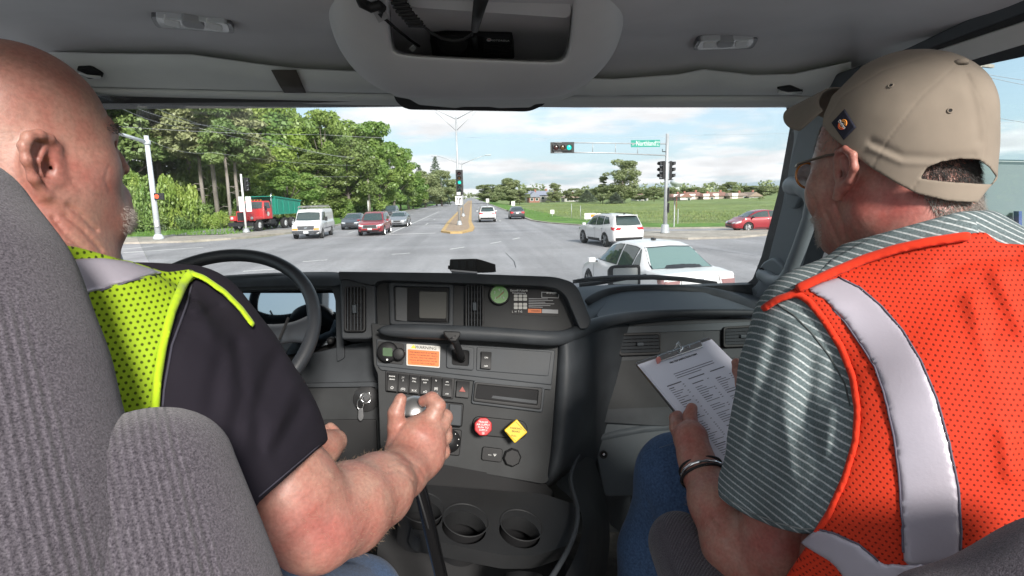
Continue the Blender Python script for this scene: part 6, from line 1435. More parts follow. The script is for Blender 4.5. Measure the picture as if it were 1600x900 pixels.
plate('cluster_lens', S_cl, rpoly([(300, 458), (524, 458), (525, 532), (488, 548), (420, 560), (300, 560)], 6), .002, .004, m_mirror, dash)
MB().lathe([(.012, 0), (.010, .02), (.006, .024)], S_cl.hit(518, 532, .004), S_cl.n, 14).build('reset_knob', m_blk, dash, True)
plate('driver_panel', S_dr, rpoly([(470, 556), (538, 540), (588, 530), (592, 600), (470, 603)], 4), -.006, .10, m_dash, dash, .004)
frame_plate('knee_panel_edge', S_dr, rpoly([(440, 600), (590, 597), (600, 606), (604, 760), (440, 760)], 9), rpoly([(436, 606), (586, 604), (594, 612), (597, 766), (436, 766)], 8), .012, .03, m_dash, dash, .003)
plate('knee_panel', S_dr, rpoly([(400, 602), (590, 600), (600, 760), (400, 760)], 6), .0, .10, m_dash2, dash, .004)
plate('knee_pocket', S_dr, rpoly([(440, 657), (588, 655), (592, 760), (440, 760)], 4), .004, .02, m_blk, dash, .003)
MB().lathe([(.036, 0), (.036, .003), (.018, .005), (.017, .014), (.006, .014)], S_dr.hit(572, 623, .002), S_dr.n, 28).build('ignition_lock', m_satin, dash, True)
ks = empty('key_bunch', S_dr.hit(570, 630), 0, 'keys on a ring hanging from the ignition lock left of the stack', 'keys')
MB().tube([S_dr.hit(571+8.5*math.cos(a), 622+8*math.sin(a), .022+.006*math.sin(a)) for a in np.linspace(0, 6.283, 25)[:-1]], .0018, 8, closed=True).build('key_ring', m_steel, ks, True)
MB().tube([S_dr.hit(563+5*math.cos(a), 632+8*math.sin(a), .022) for a in np.linspace(0, 6.283, 21)[:-1]], .0014, 8, closed=True).build('key_ring', m_steel, ks, True)
o = plate('key_fob', S_dr, rpoly([(560, 638), (567, 638), (568, 654), (563, 659), (559, 654)], 3), .024, .003, m_satin, ks, .001); 
o = plate('key_head', S_dr, rpoly([(566, 616), (577, 612), (580, 622), (570, 628)], 4), .030, .004, m_steel, ks, .001)
# column and stalk behind the wheel
MB().tube([at(330, 540, 1.28), at(440, 640, 1.50)], [.06, .08], 18).build('steering_column', m_blk, dash, True)
o = MB().tube([at(400, 560, 1.42), at(440, 545, 1.40), at(452, 520, 1.40)], [.012, .016, .02], 10).build('column_stalk', m_pil, dash, True)
# ---- passenger side
tops = [prow([(880, 452, 2.06), (905, 448, 2.07), (960, 444, 2.08), (1050, 444, 2.08), (1120, 448, 2.07), (1180, 462, 2.04), (1230, 470, 2.0)]),
        prow([(890, 465, 1.95), (915, 458, 1.95), (965, 452, 1.95), (1050, 451, 1.95), (1125, 456, 1.95), (1185, 470, 1.93), (1235, 480, 1.9)]),
        prow([(905, 490, 1.78), (928, 486, 1.78), (960, 480, 1.80), (1050, 478, 1.80), (1130, 478, 1.80), (1195, 484, 1.80), (1240, 492, 1.78)]),
        prow([(905, 505, 1.72), (928, 500, 1.74), (960, 494, 1.76), (1050, 489, 1.76), (1130, 486, 1.76), (1200, 491, 1.76), (1240, 500, 1.74)]),
        prow([(905, 525, 1.72), (928, 516, 1.74), (960, 503, 1.75), (1050, 497, 1.75), (1130, 494, 1.75), (1200, 500, 1.75), (1240, 510, 1.74)])]
grid('passenger_top', tops, m_dashl, dash, 2)
S_top = Surf(at(960, 488, 1.78), at(1130, 482, 1.78), at(1050, 455, 1.96))
o = plate('storage_lid', S_top, rpoly([(932, 490), (948, 470), (960, 458), (1000, 455), (1100, 456), (1150, 474), (1166, 482), (1050, 488), (934, 497)], 6), .010, .03, m_dashl, dash, .004)
o = grid('lid_rim', [prow([(905, 470, 1.84), (935, 452, 1.93), (980, 446, 1.98), (1060, 446, 1.98), (1120, 452, 1.95), (1165, 468, 1.88), (1200, 486, 1.80)]), prow([(912, 476, 1.84), (940, 458, 1.93), (980, 453, 1.97), (1060, 453, 1.97), (1110, 459, 1.94), (1150, 474, 1.87), (1186, 490, 1.79)]), prow([(915, 482, 1.85), (944, 463, 1.94), (982, 457, 1.98), (1060, 457, 1.98), (1108, 462, 1.95), (1146, 477, 1.88), (1180, 494, 1.80)])], m_dash, dash, 2, True, .02)
plate('passenger_fascia', S_ps, rpoly([(915, 505), (960, 500), (1240, 494), (1250, 680), (925, 660), (918, 600)], 4), .0, .10, m_dash, dash, .004)
plate('fascia_strip', S_ps, rpoly([(930, 512), (1240, 500), (1240, 512), (950, 522), (936, 530)], 3), .006, .02, m_dashl, dash, .002)
vent(S_ps, [(970, 525), (1030, 523), (1031, 550), (970, 552)], 5, .006, False, 'wide air vent on the passenger side, left one', slats2=6)
vent(S_ps, [(1133, 514), (1190, 511), (1190, 537), (1133, 539)], 5, .006, False, 'wide air vent on the passenger side, right one', slats2=6)
plate('vent_panel', S_ps, rpoly([(955, 516), (1100, 508), (1102, 556), (960, 566)], 4), .002, .02, m_dash, dash, .003)
plate('fascia_lower_band', S_ps, rpoly([(926, 556), (1240, 560), (1240, 628), (930, 640)], 4), .0015, .01, m_dash2, dash)  # darker grey plastic band below the vents
S_gb = Surf(at(940, 640, 1.70), at(1150, 620, 1.70), at(950, 770, 1.60))
plate('glove_box', S_gb, rpoly([(928, 648), (1000, 628), (1240, 618), (1240, 790), (1050, 772), (944, 776), (930, 700)], [10, 6, 4, 4, 4, 10, 6]), .0, .12, m_dashl, dash, .008, 3)
o = grid('glove_box_crease', [[S_gb.hit(x, y, .003+o_) for x, y in ((932, 686-d_), (1000, 668-d_), (1120, 660-d_), (1240, 658-d_))] for d_, o_ in ((6, 0), (0, .01), (-6, 0))], m_dashl, dash, 1)
MB().lathe([(.013, 0), (.013, .003), (.009, .004), (.008, .001)], S_gb.hit(943, 710, .001), S_gb.n, 18).build('glove_box_lock', m_blk, dash, True); MB().lathe([(.004, 0), (.004, .005)], S_gb.hit(943, 710, .001), S_gb.n, 10).build('lock_screw', m_steel, dash)
# ---- lower console with cup holders
S_tr = Surf(at(725, 800, 1.14), at(820, 815, 1.14), at(725, 800, 1.14)+Vector((0, .3, .05)))
tray = plate('cup_tray', S_tr, rpoly([(600, 752), (850, 772), (905, 790), (892, 850), (840, 868), (790, 868), (650, 840), (630, 800)], 10), .0, .035, m_con, dash)
def hole(o, S, px, py, rx, dpt=.12, el=1.0):
    c_ = S.hit(px, py, .02); b = MB().lathe([(rx, -dpt-.02), (rx, .02)], (0, 0, 0), (0, 0, 1), 32).build('cutter', None, None)
    q = S.n.to_track_quat('Z', 'Y').to_matrix().to_4x4(); b.matrix_world = Matrix.Translation(c_) @ q @ Matrix.Diagonal((el, 1, 1, 1))
    md = o.modifiers.new('h', 'BOOLEAN'); md.operation = 'DIFFERENCE'; md.object = b; md.solver = 'EXACT'; bpy.context.view_layer.update()
    me = bpy.data.meshes.new_from_object(o.evaluated_get(bpy.context.evaluated_depsgraph_get())); o.modifiers.clear(); o.data = me; bpy.data.objects.remove(b)
cups = [(728, 812, .048), (815, 820, .046), (660, 792, .046)]
for (x, y, r_) in cups: hole(tray, S_tr, x, y, r_)
bevel(tray, .003, 2)
for (x, y, r_) in cups:
    c_ = S_tr.hit(x, y, 0); m = MB(); n = 32
    m.lathe([(r_*1.005, .0), (r_*.98, -.03), (r_*.94, -.085)], c_, S_tr.n, n); m.f = m.f[:-2]; m.m = m.m[:-2]; m.lathe([(r_*.94, -.085), (.001, -.086)], c_, S_tr.n, n)
    m.build('cup_well', m_blk, dash, True)
    MB().lathe([(r_*1.0, .0), (r_*1.05, .003), (r_*1.08, .001)], c_, S_tr.n, 32).build('cup_rim', m_con, dash, True).data.polygons
for o in [x for x in bpy.data.objects if x.name.startswith('cup_rim')]:
    bm = bmesh.new(); bm.from_mesh(o.data); bmesh.ops.delete(bm, geom=[f for f in bm.faces if len(f.verts) > 4], context='FACES'); bm.to_mesh(o.data); bm.free()
lowc = [prow([(596, 705, 1.37), (700, 728, 1.36), (800, 745, 1.36), (862, 754, 1.38)]), prow([(600, 750, 1.36), (700, 758, 1.35), (800, 772, 1.35), (868, 780, 1.37)]), prow([(590, 840, 1.30), (700, 830, 1.28), (800, 830, 1.28), (880, 840, 1.30)]), prow([(580, 1000, 1.2), (700, 1000, 1.2), (800, 1000, 1.2), (900, 1000, 1.2)])]
grid('lower_back', lowc, m_hole, dash, 1)
trayf = [[S_tr.hit(x, y, o_) for x, y in ((632, 806), (655, 842), (715, 856), (790, 868), (838, 868), (880, 855))] for o_ in (-.004, -.05, -.16)]
grid('tray_front', trayf, m_blk, dash, 1)
sidef = [prow([(862, 756, 1.36), (885, 742, 1.40), (905, 720, 1.50), (925, 706, 1.60)]), prow([(885, 770, 1.30), (905, 765, 1.33), (925, 760, 1.42), (940, 752, 1.55)]), prow([(914, 800, 1.22), (928, 800, 1.25), (936, 800, 1.36), (952, 800, 1.50)]),
         prow([(908, 850, 1.10), (926, 850, 1.14), (940, 850, 1.28), (954, 850, 1.45)]), prow([(885, 900, 1.0), (905, 905, 1.04), (925, 910, 1.2), (945, 920, 1.38)]), prow([(830, 990, .92), (870, 1000, .95), (900, 1010, 1.1), (920, 1010, 1.3)])]
grid('console_side', sidef, m_dash2, dash, 2)
grid('console_rib', [prow([(905, 705, 1.36), (880, 745, 1.30), (905, 790, 1.18), (893, 845, 1.04), (862, 895, .96), (820, 960, .9)]), prow([(912, 704, 1.36), (887, 745, 1.30), (913, 790, 1.18), (901, 848, 1.04), (871, 900, .96), (830, 965, .9)])], m_dash, dash, 2, True, .012)
o = MB().tube([at(816, 900, 1.07), at(816, 980, 1.0)], [.044, .040], 20).build('holder_post', m_con, dash, True)
# black device on the dash top
bx = empty('antenna_box', at(738, 420, 1.62), 0, 'small black ribbed electronic box standing on the dash top', 'electronic box')
S_bx = Surf(at(700, 410, 1.60), at(770, 410, 1.60), at(700, 425, 1.595))
plate('case', S_bx, rpoly([(703, 405), (743, 404), (745, 425), (702, 422)], 2), .0, .13, m_blk, bx, .002)
for k in range(3): plate('case_rib', S_bx, rpoly([(707+k*12, 407.5), (716+k*12, 407.5), (715+k*12, 420), (708+k*12, 419.5)], 3), .002, .004, m_dash2, bx, .001)
plate('case_base', S_bx, [(704, 421), (746, 424.5), (746, 427), (704, 423.5)], .004, .13, m_satin, bx)
plate('case_side', S_bx, [(743, 404), (752, 406), (774, 413), (775, 424.5), (745, 426)], -.012, .02, m_blk, bx)
plate('rear_block', S_bx, rpoly([(752, 411), (772, 413), (774, 424), (753, 425)], 1), -.03, .06, m_dash2, bx, .001)
for k in range(3): plate('rear_block_rib', S_bx, [(755+k*6, 413), (758+k*6, 413), (758.5+k*6, 423.5), (755.5+k*6, 423.5)], -.028, .004, m_blk, bx)
plate('side_tab', S_bx, [(700, 415), (704, 415), (704, 420), (700, 420)], -.01, .02, m_blk, bx)
# ================================================================ steering wheel
sw = empty('steering_wheel', at(328, 520, 1.25), 0, 'large black truck steering wheel in front of the driver', 'steering wheel')
C_ = at(328, 520, 1.25); nw = Vector((0, -math.cos(R(46)), math.sin(R(46)))); uw = Vector((1, 0, 0)); vw = nw.cross(uw)
def wp(a, r, o_=0): return C_+(uw*math.cos(a)+vw*math.sin(a))*r+nw*o_
MB().tube([wp(a, .225) for a in np.linspace(0, 2*math.pi, 97)[:-1]], .0155, 16, closed=True).build('rim', m_leather, sw, True)
for (a, nm) in ((R(0), 0), (R(180), 0)):
    sg = 1 if a == 0 else -1
    V = []; 
    pts = [(0.05, .052, -.035), (.10, .036, -.03), (.15, .028, -.02), (.19, .030, -.008), (.222, .048, 0)]
    rows = []
    for (x, hw, o_) in pts:
        c0_ = C_+uw*sg*x+vw*(.0)+nw*o_; rows.append([c0_+vw*hw+nw*.002, c0_+vw*hw*.6+nw*.012, c0_+nw*.015, c0_-vw*hw*.6+nw*.012, c0_-vw*hw+nw*.002, c0_-vw*hw*.6-nw*.010, c0_-nw*.012, c0_+vw*hw*.6-nw*.010, c0_+vw*hw+nw*.002])
    grid('spoke', rows, m_leather, sw, 2)
for (sg) in (1, -1):
    rows = []
    for t, hw, o_ in ((.0, .03, -.04), (.35, .022, -.03), (.7, .018, -.015), (1, .03, 0)):
        c0_ = C_+(uw*sg*.03-vw*.03)*(1-t)+(uw*sg*.12-vw*.19)*t+nw*o_; d_ = (uw*sg*.09-vw*.16).normalized(); s__ = d_.cross(nw)
        rows.append([c0_+s__*hw, c0_+nw*.010, c0_-s__*hw, c0_-nw*.012, c0_+s__*hw])
    grid('spoke', rows, m_blk, sw, 2)
MB().lathe([(.085, -.07), (.088, -.02), (.075, .004), (.05, .014), (.002, .017)], C_-nw*.02, nw, 32).build('hub', m_blk, sw, True)
for sg in (1, -1): MB().bar(C_+uw*sg*.168+vw*.028+nw*.008, C_+uw*sg*.158-vw*.028+nw*.008, .003, .006).build('spoke_groove', m_hole, sw)
# ================================================================ gear lever
gl = empty('gear_lever', at(690, 910, .98), 0, 'gear lever with silver-topped knob under the driver\'s hand', 'gear lever')
MB().tube([at(640, 665, .86), at(650, 735, .87), at(668, 810, .90), at(694, 920, .94), at(704, 960, .96)], [.011, .011, .012, .012, .012], 16).build('shaft', M_('polished_black_metal', (.05, .05, .055), .14, metal=.9), gl, True)
MB().tube([at(652, 765, .866), at(677, 850, .905), at(692, 915, .93)], [.0022, .0022, .0022], 6).build('air_hose', m_blk, gl, True)
# ================================================================ radio, cord and tags in the niche
rd = empty('two_way_radio', S_con.hit(730, 70, -.10), 0, 'black two-way radio in the overhead niche above the windscreen', 'radio')
plate('radio_case', S_con, rpoly([(672, 62), (700, 55), (800, 58), (804, 92), (676, 90)], 3), -.07, .06, m_blk, rd, .004)
plate('grille_panel', S_con, rpoly([(755, 58), (798, 60), (801, 88), (755, 86)], 3), -.066, .01, m_dash2, rd, .001)
for k in range(5): plate('grille_rib', S_con, [(757, 68+k*4), (799, 69.5+k*4), (799, 71+k*4), (757, 69.5+k*4)], -.064, .003, m_blk, rd)
txt('lettering', 'MOTOROLA', S_con, 781, 63.5, 4, m_white, rd, -.0655, (1, .02))
MB().lathe([(.0052, 0), (.0052, .001)], S_con.hit(764, 62, -.066), S_con.n, 18).build('round_logo', m_white, rd); txt('lettering', 'M', S_con, 764, 62, 4, m_knobr, rd, -.0645)
MB().lathe([(.034, 0), (.030, .012), (.012, .014)], S_con.hit(707, 66, -.066), S_con.n, 24).build('speaker_dial', m_hole, rd, True)
MB().tube([S_con.hit(741, 58, -.06), S_con.hit(743, 74, -.055)], .006, 10).build('radio_switch', m_dash2, rd, True)
mc = empty('coiled_microphone_cord', S_con.hit(630, 20, .03), 0, 'coiled black microphone cord hanging in front of the overhead niche', 'cord')
cp = []
path = [(618, -30, .05), (622, 0, .055), (632, 18, .06), (645, 32, .06), (652, 42, .06)]
for i in range(160):
    t = i/159; f_ = t*(len(path)-1); k = min(int(f_), len(path)-2); f_ -= k; x, y, o_ = [path[k][j]*(1-f_)+path[k+1][j]*f_ for j in range(3)]
    a = t*2*math.pi*11; cp.append(S_con.hit(x, y, o_)+RT*math.cos(a)*.0135+(S_con.n*.6+UP*.5)*math.sin(a)*.011)
MB().tube(cp, .0028, 8).build('coil', m_blk, mc, True)
tail = [(658, 38), (672, 50), (690, 60), (710, 64), (725, 61), (736, 54), (741, 44)]
MB().tube([S_con.hit(x, y, .05) for x, y in tail], .0026, 8).build('cord_tail', m_blk, mc, True)
mk = MB().tube([S_con.hit(742, 46, .05), S_con.hit(747, 20, .055), S_con.hit(756, -20, .06)], [.007, .010, .014], 12).build('strain_relief', m_blk, mc, True)
tg = empty('tagged_cable', S_con.hit(590, 10, .03), 0, 'black cable with a silver tag at the left of the overhead niche', 'cable')
MB().tube([S_con.hit(x, y, .045) for x, y in ((560, -10), (566, 5), (580, 12), (592, 8), (597, 14))], .0085, 10).build('plug_end', m_blk, tg, True)
plate('silver_tag', S_con, [(581, 16), (597, 10), (607, 28), (592, 36)], .045, .002, m_greyp, tg)
tt = [S_con.hit(x, y, .0465) for x, y in ((590, 22), (599, 20), (596, 29))]; MB().prism(tt, -S_con.n*.0005).build('tag_print', m_blk, tg)
MB().tube([S_con.hit(x, y, o_) for x, y, o_ in ((602, 30, .04), (618, 44, .0), (640, 62, -.06), (655, 72, -.09))], .0028, 8).build('thin_lead', m_blk, tg, True)
plate('small_white_tag', S_con, [(645, 70), (650, 76), (645, 82), (639, 76)], -.05, .002, m_white, tg)
# ================================================================ outside, close to the cab
# wing mirror beyond the passenger door
wm_ = empty('door_mirror', (1.45, 1.1, 2.3), 0, 'tall exterior mirror with a pale sky reflection painted on its glass outside the passenger window', 'mirror')
S_m = Surf(at(1540, 260, 1.32), at(1700, 262, 1.26), at(1540, 420, 1.31))
m_mg = M_('mirror_painted_sky', (.21, .26, .27), .6, spec=.1)  # sky reflection painted as a matt pale tone
plate('mirror_housing', S_m, rpoly([(1522, 248), (1720, 252), (1720, 445), (1500, 440), (1514, 330)], 16), .0, .05, M_('teal_grey_rim', (.05, .09, .10), .4), wm_, .006, 3)
plate('mirror_glass', S_m, rpoly([(1524, 256), (1716, 260), (1716, 440), (1502, 434), (1516, 330)], 14), .004, .01, m_mg, wm_, .001)
plate('mirror_stay', S_m, [(1592, 330), (1597, 330), (1597, 470), (1592, 470)], .03, .02, M_('blue_grey_stay', (.06, .10, .28), .4), wm_)
# hood mirror and wiper in front of the windscreen
hm = empty('bonnet_mirror', at(978, 430, 2.6), 0, 'small framed bonnet mirror standing in front of the windscreen', 'mirror')
S_h = Surf(at(960, 420, 2.58), at(1000, 420, 2.58), at(960, 440, 2.555))
frame_plate('mirror_frame', S_h, rpoly([(951, 418), (958, 414), (999, 413), (1001, 417), (1001, 446), (952, 446)], 4), rpoly([(958, 421), (960, 418), (996, 417), (997, 419), (997, 444), (958, 444)], 2), .0, .03, m_gask, hm, .002)
plate('mirror_glass', S_h, [(957, 419), (997, 418), (997, 444), (957, 444)], -.005, .004, M_('bonnet_mirror_painted_reflection', (.42, .44, .44), .3), hm)  # bright reflection painted in as a pale non-metal colour
MB().tube([at(975, 444, 2.56), at(975, 470, 2.56)], .03, 10).build('mirror_foot', m_gask, hm, True)
wpn = empty('windscreen_wiper', at(1000, 437, 2.25), 0, 'black wiper blade lying across the bottom of the windscreen', 'wiper')
wpts = [(895, 439, 2.26), (920, 436, 2.26), (960, 434, 2.26), (1020, 433, 2.26), (1070, 436, 2.26), (1120, 442, 2.26)]
MB().tube([at(*p) for p in wpts], [.004, .009, .011, .011, .009, .006], 8).build('blade', m_gask, wpn, True)
MB().tube([at(x, y+3, Y-.02) for x, y, Y in wpts], [.003]*6, 6).build('rubber_strip', m_hole, wpn, True)
MB().tube([at(905, 446, 2.30), at(950, 440, 2.28), at(1010, 430, 2.27)], [.012, .008, .006], 8).build('wiper_arm', m_gask, wpn, True)
# bonnet top, just under the sight line
bon = MB().add([tuple(at(*p)) for p in ((520, 470, 2.25), (1150, 480, 2.25), (1000, 500, 3.4), (560, 500, 3.4))], [(0, 1, 2, 3)])
# ================================================================ the two people and their seats
def poly_px(P, pts, soft=0):
    """signed distance (metres) of points to an outline drawn in the photograph, negative inside"""
    v = P-np.array(CAM, np.float32); z = v@np.array(FW, np.float32); z = np.maximum(z, .05)
    x = 800+FPX*(v@np.array(RT, np.float32))/z; y = 450-FPX*(v@np.array(UP, np.float32))/z
    d = np.full(len(P), 1e9, np.float32); ins = np.zeros(len(P), bool); n = len(pts)
    for i in range(n):
        (ax, ay), (bx, by) = pts[i], pts[(i+1) % n]; ex, ey = bx-ax, by-ay; wx, wy = x-ax, y-ay
        t = np.clip((wx*ex+wy*ey)/(ex*ex+ey*ey+1e-9), 0, 1); d = np.minimum(d, (wx-ex*t)**2+(wy-ey*t)**2)
        c = ((ay > y) != (by > y))
        with np.errstate(divide='ignore', invalid='ignore'): xi = ex*(y-ay)/(by-ay+1e-12)+ax
        ins ^= c & (x < xi)
    return np.where(ins, -1, 1)*np.sqrt(d)*z/FPX
def pxy(P):
    v = P-np.array(CAM, np.float32); z = np.maximum(v@np.array(FW, np.float32), .05)
    return 800+FPX*(v@np.array(RT, np.float32))/z, 450-FPX*(v@np.array(UP, np.float32))/z
def lens_px(P, p0, p1, w_, h_):
    """groove profile along a pixel segment: 1 on the line falling to 0"""
    x, y = pxy(P); ex, ey = p1[0]-p0[0], p1[1]-p0[1]; t = np.clip(((x-p0[0])*ex+(y-p0[1])*ey)/(ex*ex+ey*ey), 0, 1)
    d = np.hypot(x-p0[0]-ex*t, y-p0[1]-ey*t); return h_*np.exp(-(d/w_)**2)*np.sin(np.pi*np.clip(t, .04, .96))
def creases(P, lines, w_=3.0, h_=.002):
    g = 0
    for L_ in lines:
        for a, b in zip(L_[:-1], L_[1:]): g = np.maximum(g, lens_line(P, a, b, w_, h_))
    return g
def lens_line(P, p0, p1, w_, h_):
    x, y = pxy(P); ex, ey = p1[0]-p0[0], p1[1]-p0[1]; t = np.clip(((x-p0[0])*ex+(y-p0[1])*ey)/(ex*ex+ey*ey), 0, 1)
    return h_*np.exp(-(np.hypot(x-p0[0]-ex*t, y-p0[1]-ey*t)/w_)**2)
def make(name, fn, js, h, mat, parent, pad=.03, smooth_it=1):
    lo, hi = bounds(js, pad); V, F = sdf_mesh(fn, lo, hi, h); o = npmesh(name, V, F, parent, mat)
    if 'vest' in name or 'edge' in name or 'strip' in name or 'shirt' in name: m_ = o.modifiers.new('s', 'SMOOTH'); m_.factor = .5; m_.iterations = 5
    return o
def multi(name, parts, mat, parent, colfn=None):
    Vs, Fs, k = [], [], 0
    for fn, js, h in parts:
        lo, hi = bounds(js, .03); V, F = sdf_mesh(fn, lo, hi, h); Vs.append(V); Fs.append(F+k); k += len(V)
    V, F = np.concatenate(Vs), np.concatenate(Fs); o = npmesh(name, V, F, parent, mat)
    if colfn: vcol(o, 'tint', colfn(V))
    return o
# ---- materials
def skin_mat(name, base, red, sc_=26):
    m = bpy.data.materials.new(name); m.use_nodes = True; t = m.node_tree; b = t.nodes['Principled BSDF']; N = t.nodes.new; L = t.links.new
    a = N('ShaderNodeAttribute'); a.attribute_name = 'tint'; tcn = N('ShaderNodeTexCoord')
    n = N('ShaderNodeTexNoise'); n.inputs['Scale'].default_value = sc_; n.inputs['Detail'].default_value = 8; n.inputs['Roughness'].default_value = .65; L(tcn.outputs['Object'], n.inputs['Vector'])
    r = N('ShaderNodeValToRGB'); r.color_ramp.elements[0].position = .38; r.color_ramp.elements[1].position = .62; r.color_ramp.elements[0].color = (*red, 1); r.color_ramp.elements[1].color = (*base, 1); L(n.outputs['Fac'], r.inputs[0])
    n2 = N('ShaderNodeTexNoise'); n2.inputs['Scale'].default_value = 210; n2.inputs['Detail'].default_value = 4; L(tcn.outputs['Object'], n2.inputs['Vector'])
    mr = N('ShaderNodeMapRange'); mr.inputs['From Min'].default_value = .3; mr.inputs['From Max'].default_value = .7; mr.inputs['To Min'].default_value = .84; mr.inputs['To Max'].default_value = 1.12; L(n2.outputs['Fac'], mr.inputs['Value'])
    x = N('ShaderNodeMix'); x.data_type = 'RGBA'; x.blend_type = 'MULTIPLY'; x.inputs[0].default_value = 1; L(r.outputs[0], x.inputs[6]); L(a.outputs['Color'], x.inputs[7])
    s = N('ShaderNodeVectorMath'); s.operation = 'SCALE'; L(x.outputs[2], s.inputs[0]); L(mr.outputs[0], s.inputs['Scale']); L(s.outputs[0], b.inputs['Base Color'])
    b.inputs['Roughness'].default_value = .48; b.inputs['Specular IOR Level'].default_value = .45; b.inputs['Subsurface Weight'].default_value = .12; b.inputs['Subsurface Scale'].default_value = .012; b.inputs['Subsurface Radius'].default_value = (1, .35, .2)
    n3 = N('ShaderNodeTexVoronoi'); n3.inputs['Scale'].default_value = 520; L(tcn.outputs['Object'], n3.inputs['Vector'])
    bp = N('ShaderNodeBump'); bp.inputs['Strength'].default_value = .15; bp.inputs['Distance'].default_value = .0005; L(n3.outputs['Distance'], bp.inputs['Height'])
    bp2 = N('ShaderNodeBump'); bp2.inputs['Strength'].default_value = .3; bp2.inputs['Distance'].default_value = .0008; L(n2.outputs['Fac'], bp2.inputs['Height']); L(bp.outputs[0], bp2.inputs['Normal']); L(bp2.outputs[0], b.inputs['Normal'])
    _mats[name] = m; return m
m_skin1 = skin_mat('ruddy_skin', (.31, .175, .135), (.30, .13, .10)); m_skin2 = skin_mat('tan_skin', (.36, .205, .16), (.34, .13, .10))
def cloth_mat(name, c, rough=.9, weave=900, bump=.3, var=.12, vscale=14):
    m = M_(name, c, rough, bump=bump, bscale=weave, var=var, vscale=vscale, sheen=0 if 'shirt' in name else .06, spec=.12 if 'shirt' in name else .2); return m
def mesh_cloth(name, c, pitch, dk=.3, *, axis=(1, 0, 0), up=(0, 0, 1), hole=.30, rot=0.0):
    """knitted mesh with small dark holes; pattern lies in the plane of axis and up"""
    m = bpy.data.materials.new(name); m.use_nodes = True; t = m.node_tree; b = t.nodes['Principled BSDF']; N = t.nodes.new; L = t.links.new
    tcn = N('ShaderNodeTexCoord'); ax = Vector(axis).normalized(); u = Vector(up); u = (u-ax*u.dot(ax)).normalized()
    def dotn(v, k):
        d = N('ShaderNodeVectorMath'); d.operation = 'DOT_PRODUCT'; d.inputs[1].default_value = v*k; L(tcn.outputs['Object'], d.inputs[0]); return d.outputs['Value']
    def mm(op, a, b_=None):
        q = N('ShaderNodeMath'); q.operation = op
        for i, v in enumerate((a, b_)):
            if v is None: continue
            if isinstance(v, (int, float)): q.inputs[i].default_value = v
            else: L(v, q.inputs[i])
        return q.outputs[0]
    U, V_ = dotn(ax, 1/pitch), dotn(u, 1/(pitch*.85))
    row = mm('FLOOR', V_); off = mm('MULTIPLY', mm('MODULO', row, 2.0), .5); U2 = mm('ADD', U, off)
    fu = mm('SUBTRACT', mm('FRACT', U2), .5); fv = mm('SUBTRACT', mm('FRACT', V_), .5)
    d = mm('SQRT', mm('ADD', mm('MULTIPLY', fu, fu), mm('MULTIPLY', mm('MULTIPLY', fv, fv), .72)))
    mr = N('ShaderNodeMapRange'); mr.inputs['From Min'].default_value = hole-.07; mr.inputs['From Max'].default_value = hole+.05; L(d, mr.inputs['Value'])
    n = N('ShaderNodeTexNoise'); n.inputs['Scale'].default_value = 9; L(tcn.outputs['Object'], n.inputs['Vector'])
    vr = N('ShaderNodeMapRange'); vr.inputs['To Min'].default_value = .85; vr.inputs['To Max'].default_value = 1.12; L(n.outputs['Fac'], vr.inputs['Value'])
    s = N('ShaderNodeVectorMath'); s.operation = 'SCALE'; s.inputs[0].default_value = c; L(vr.outputs[0], s.inputs['Scale'])
    x = N('ShaderNodeMix'); x.data_type = 'RGBA'; L(mr.outputs[0], x.inputs[0]); x.inputs[6].default_value = (c[0]*dk, c[1]*dk, c[2]*dk, 1); L(s.outputs[0], x.inputs[7]); L(x.outputs[2], b.inputs['Base Color'])
    b.inputs['Roughness'].default_value = .75; b.inputs['Specular IOR Level'].default_value = .2
    bp = N('ShaderNodeBump'); bp.inputs['Strength'].default_value = .5; bp.inputs['Distance'].default_value = .001; L(mr.outputs[0], bp.inputs['Height']); L(bp.outputs[0], b.inputs['Normal'])
    _mats[name] = m; return m
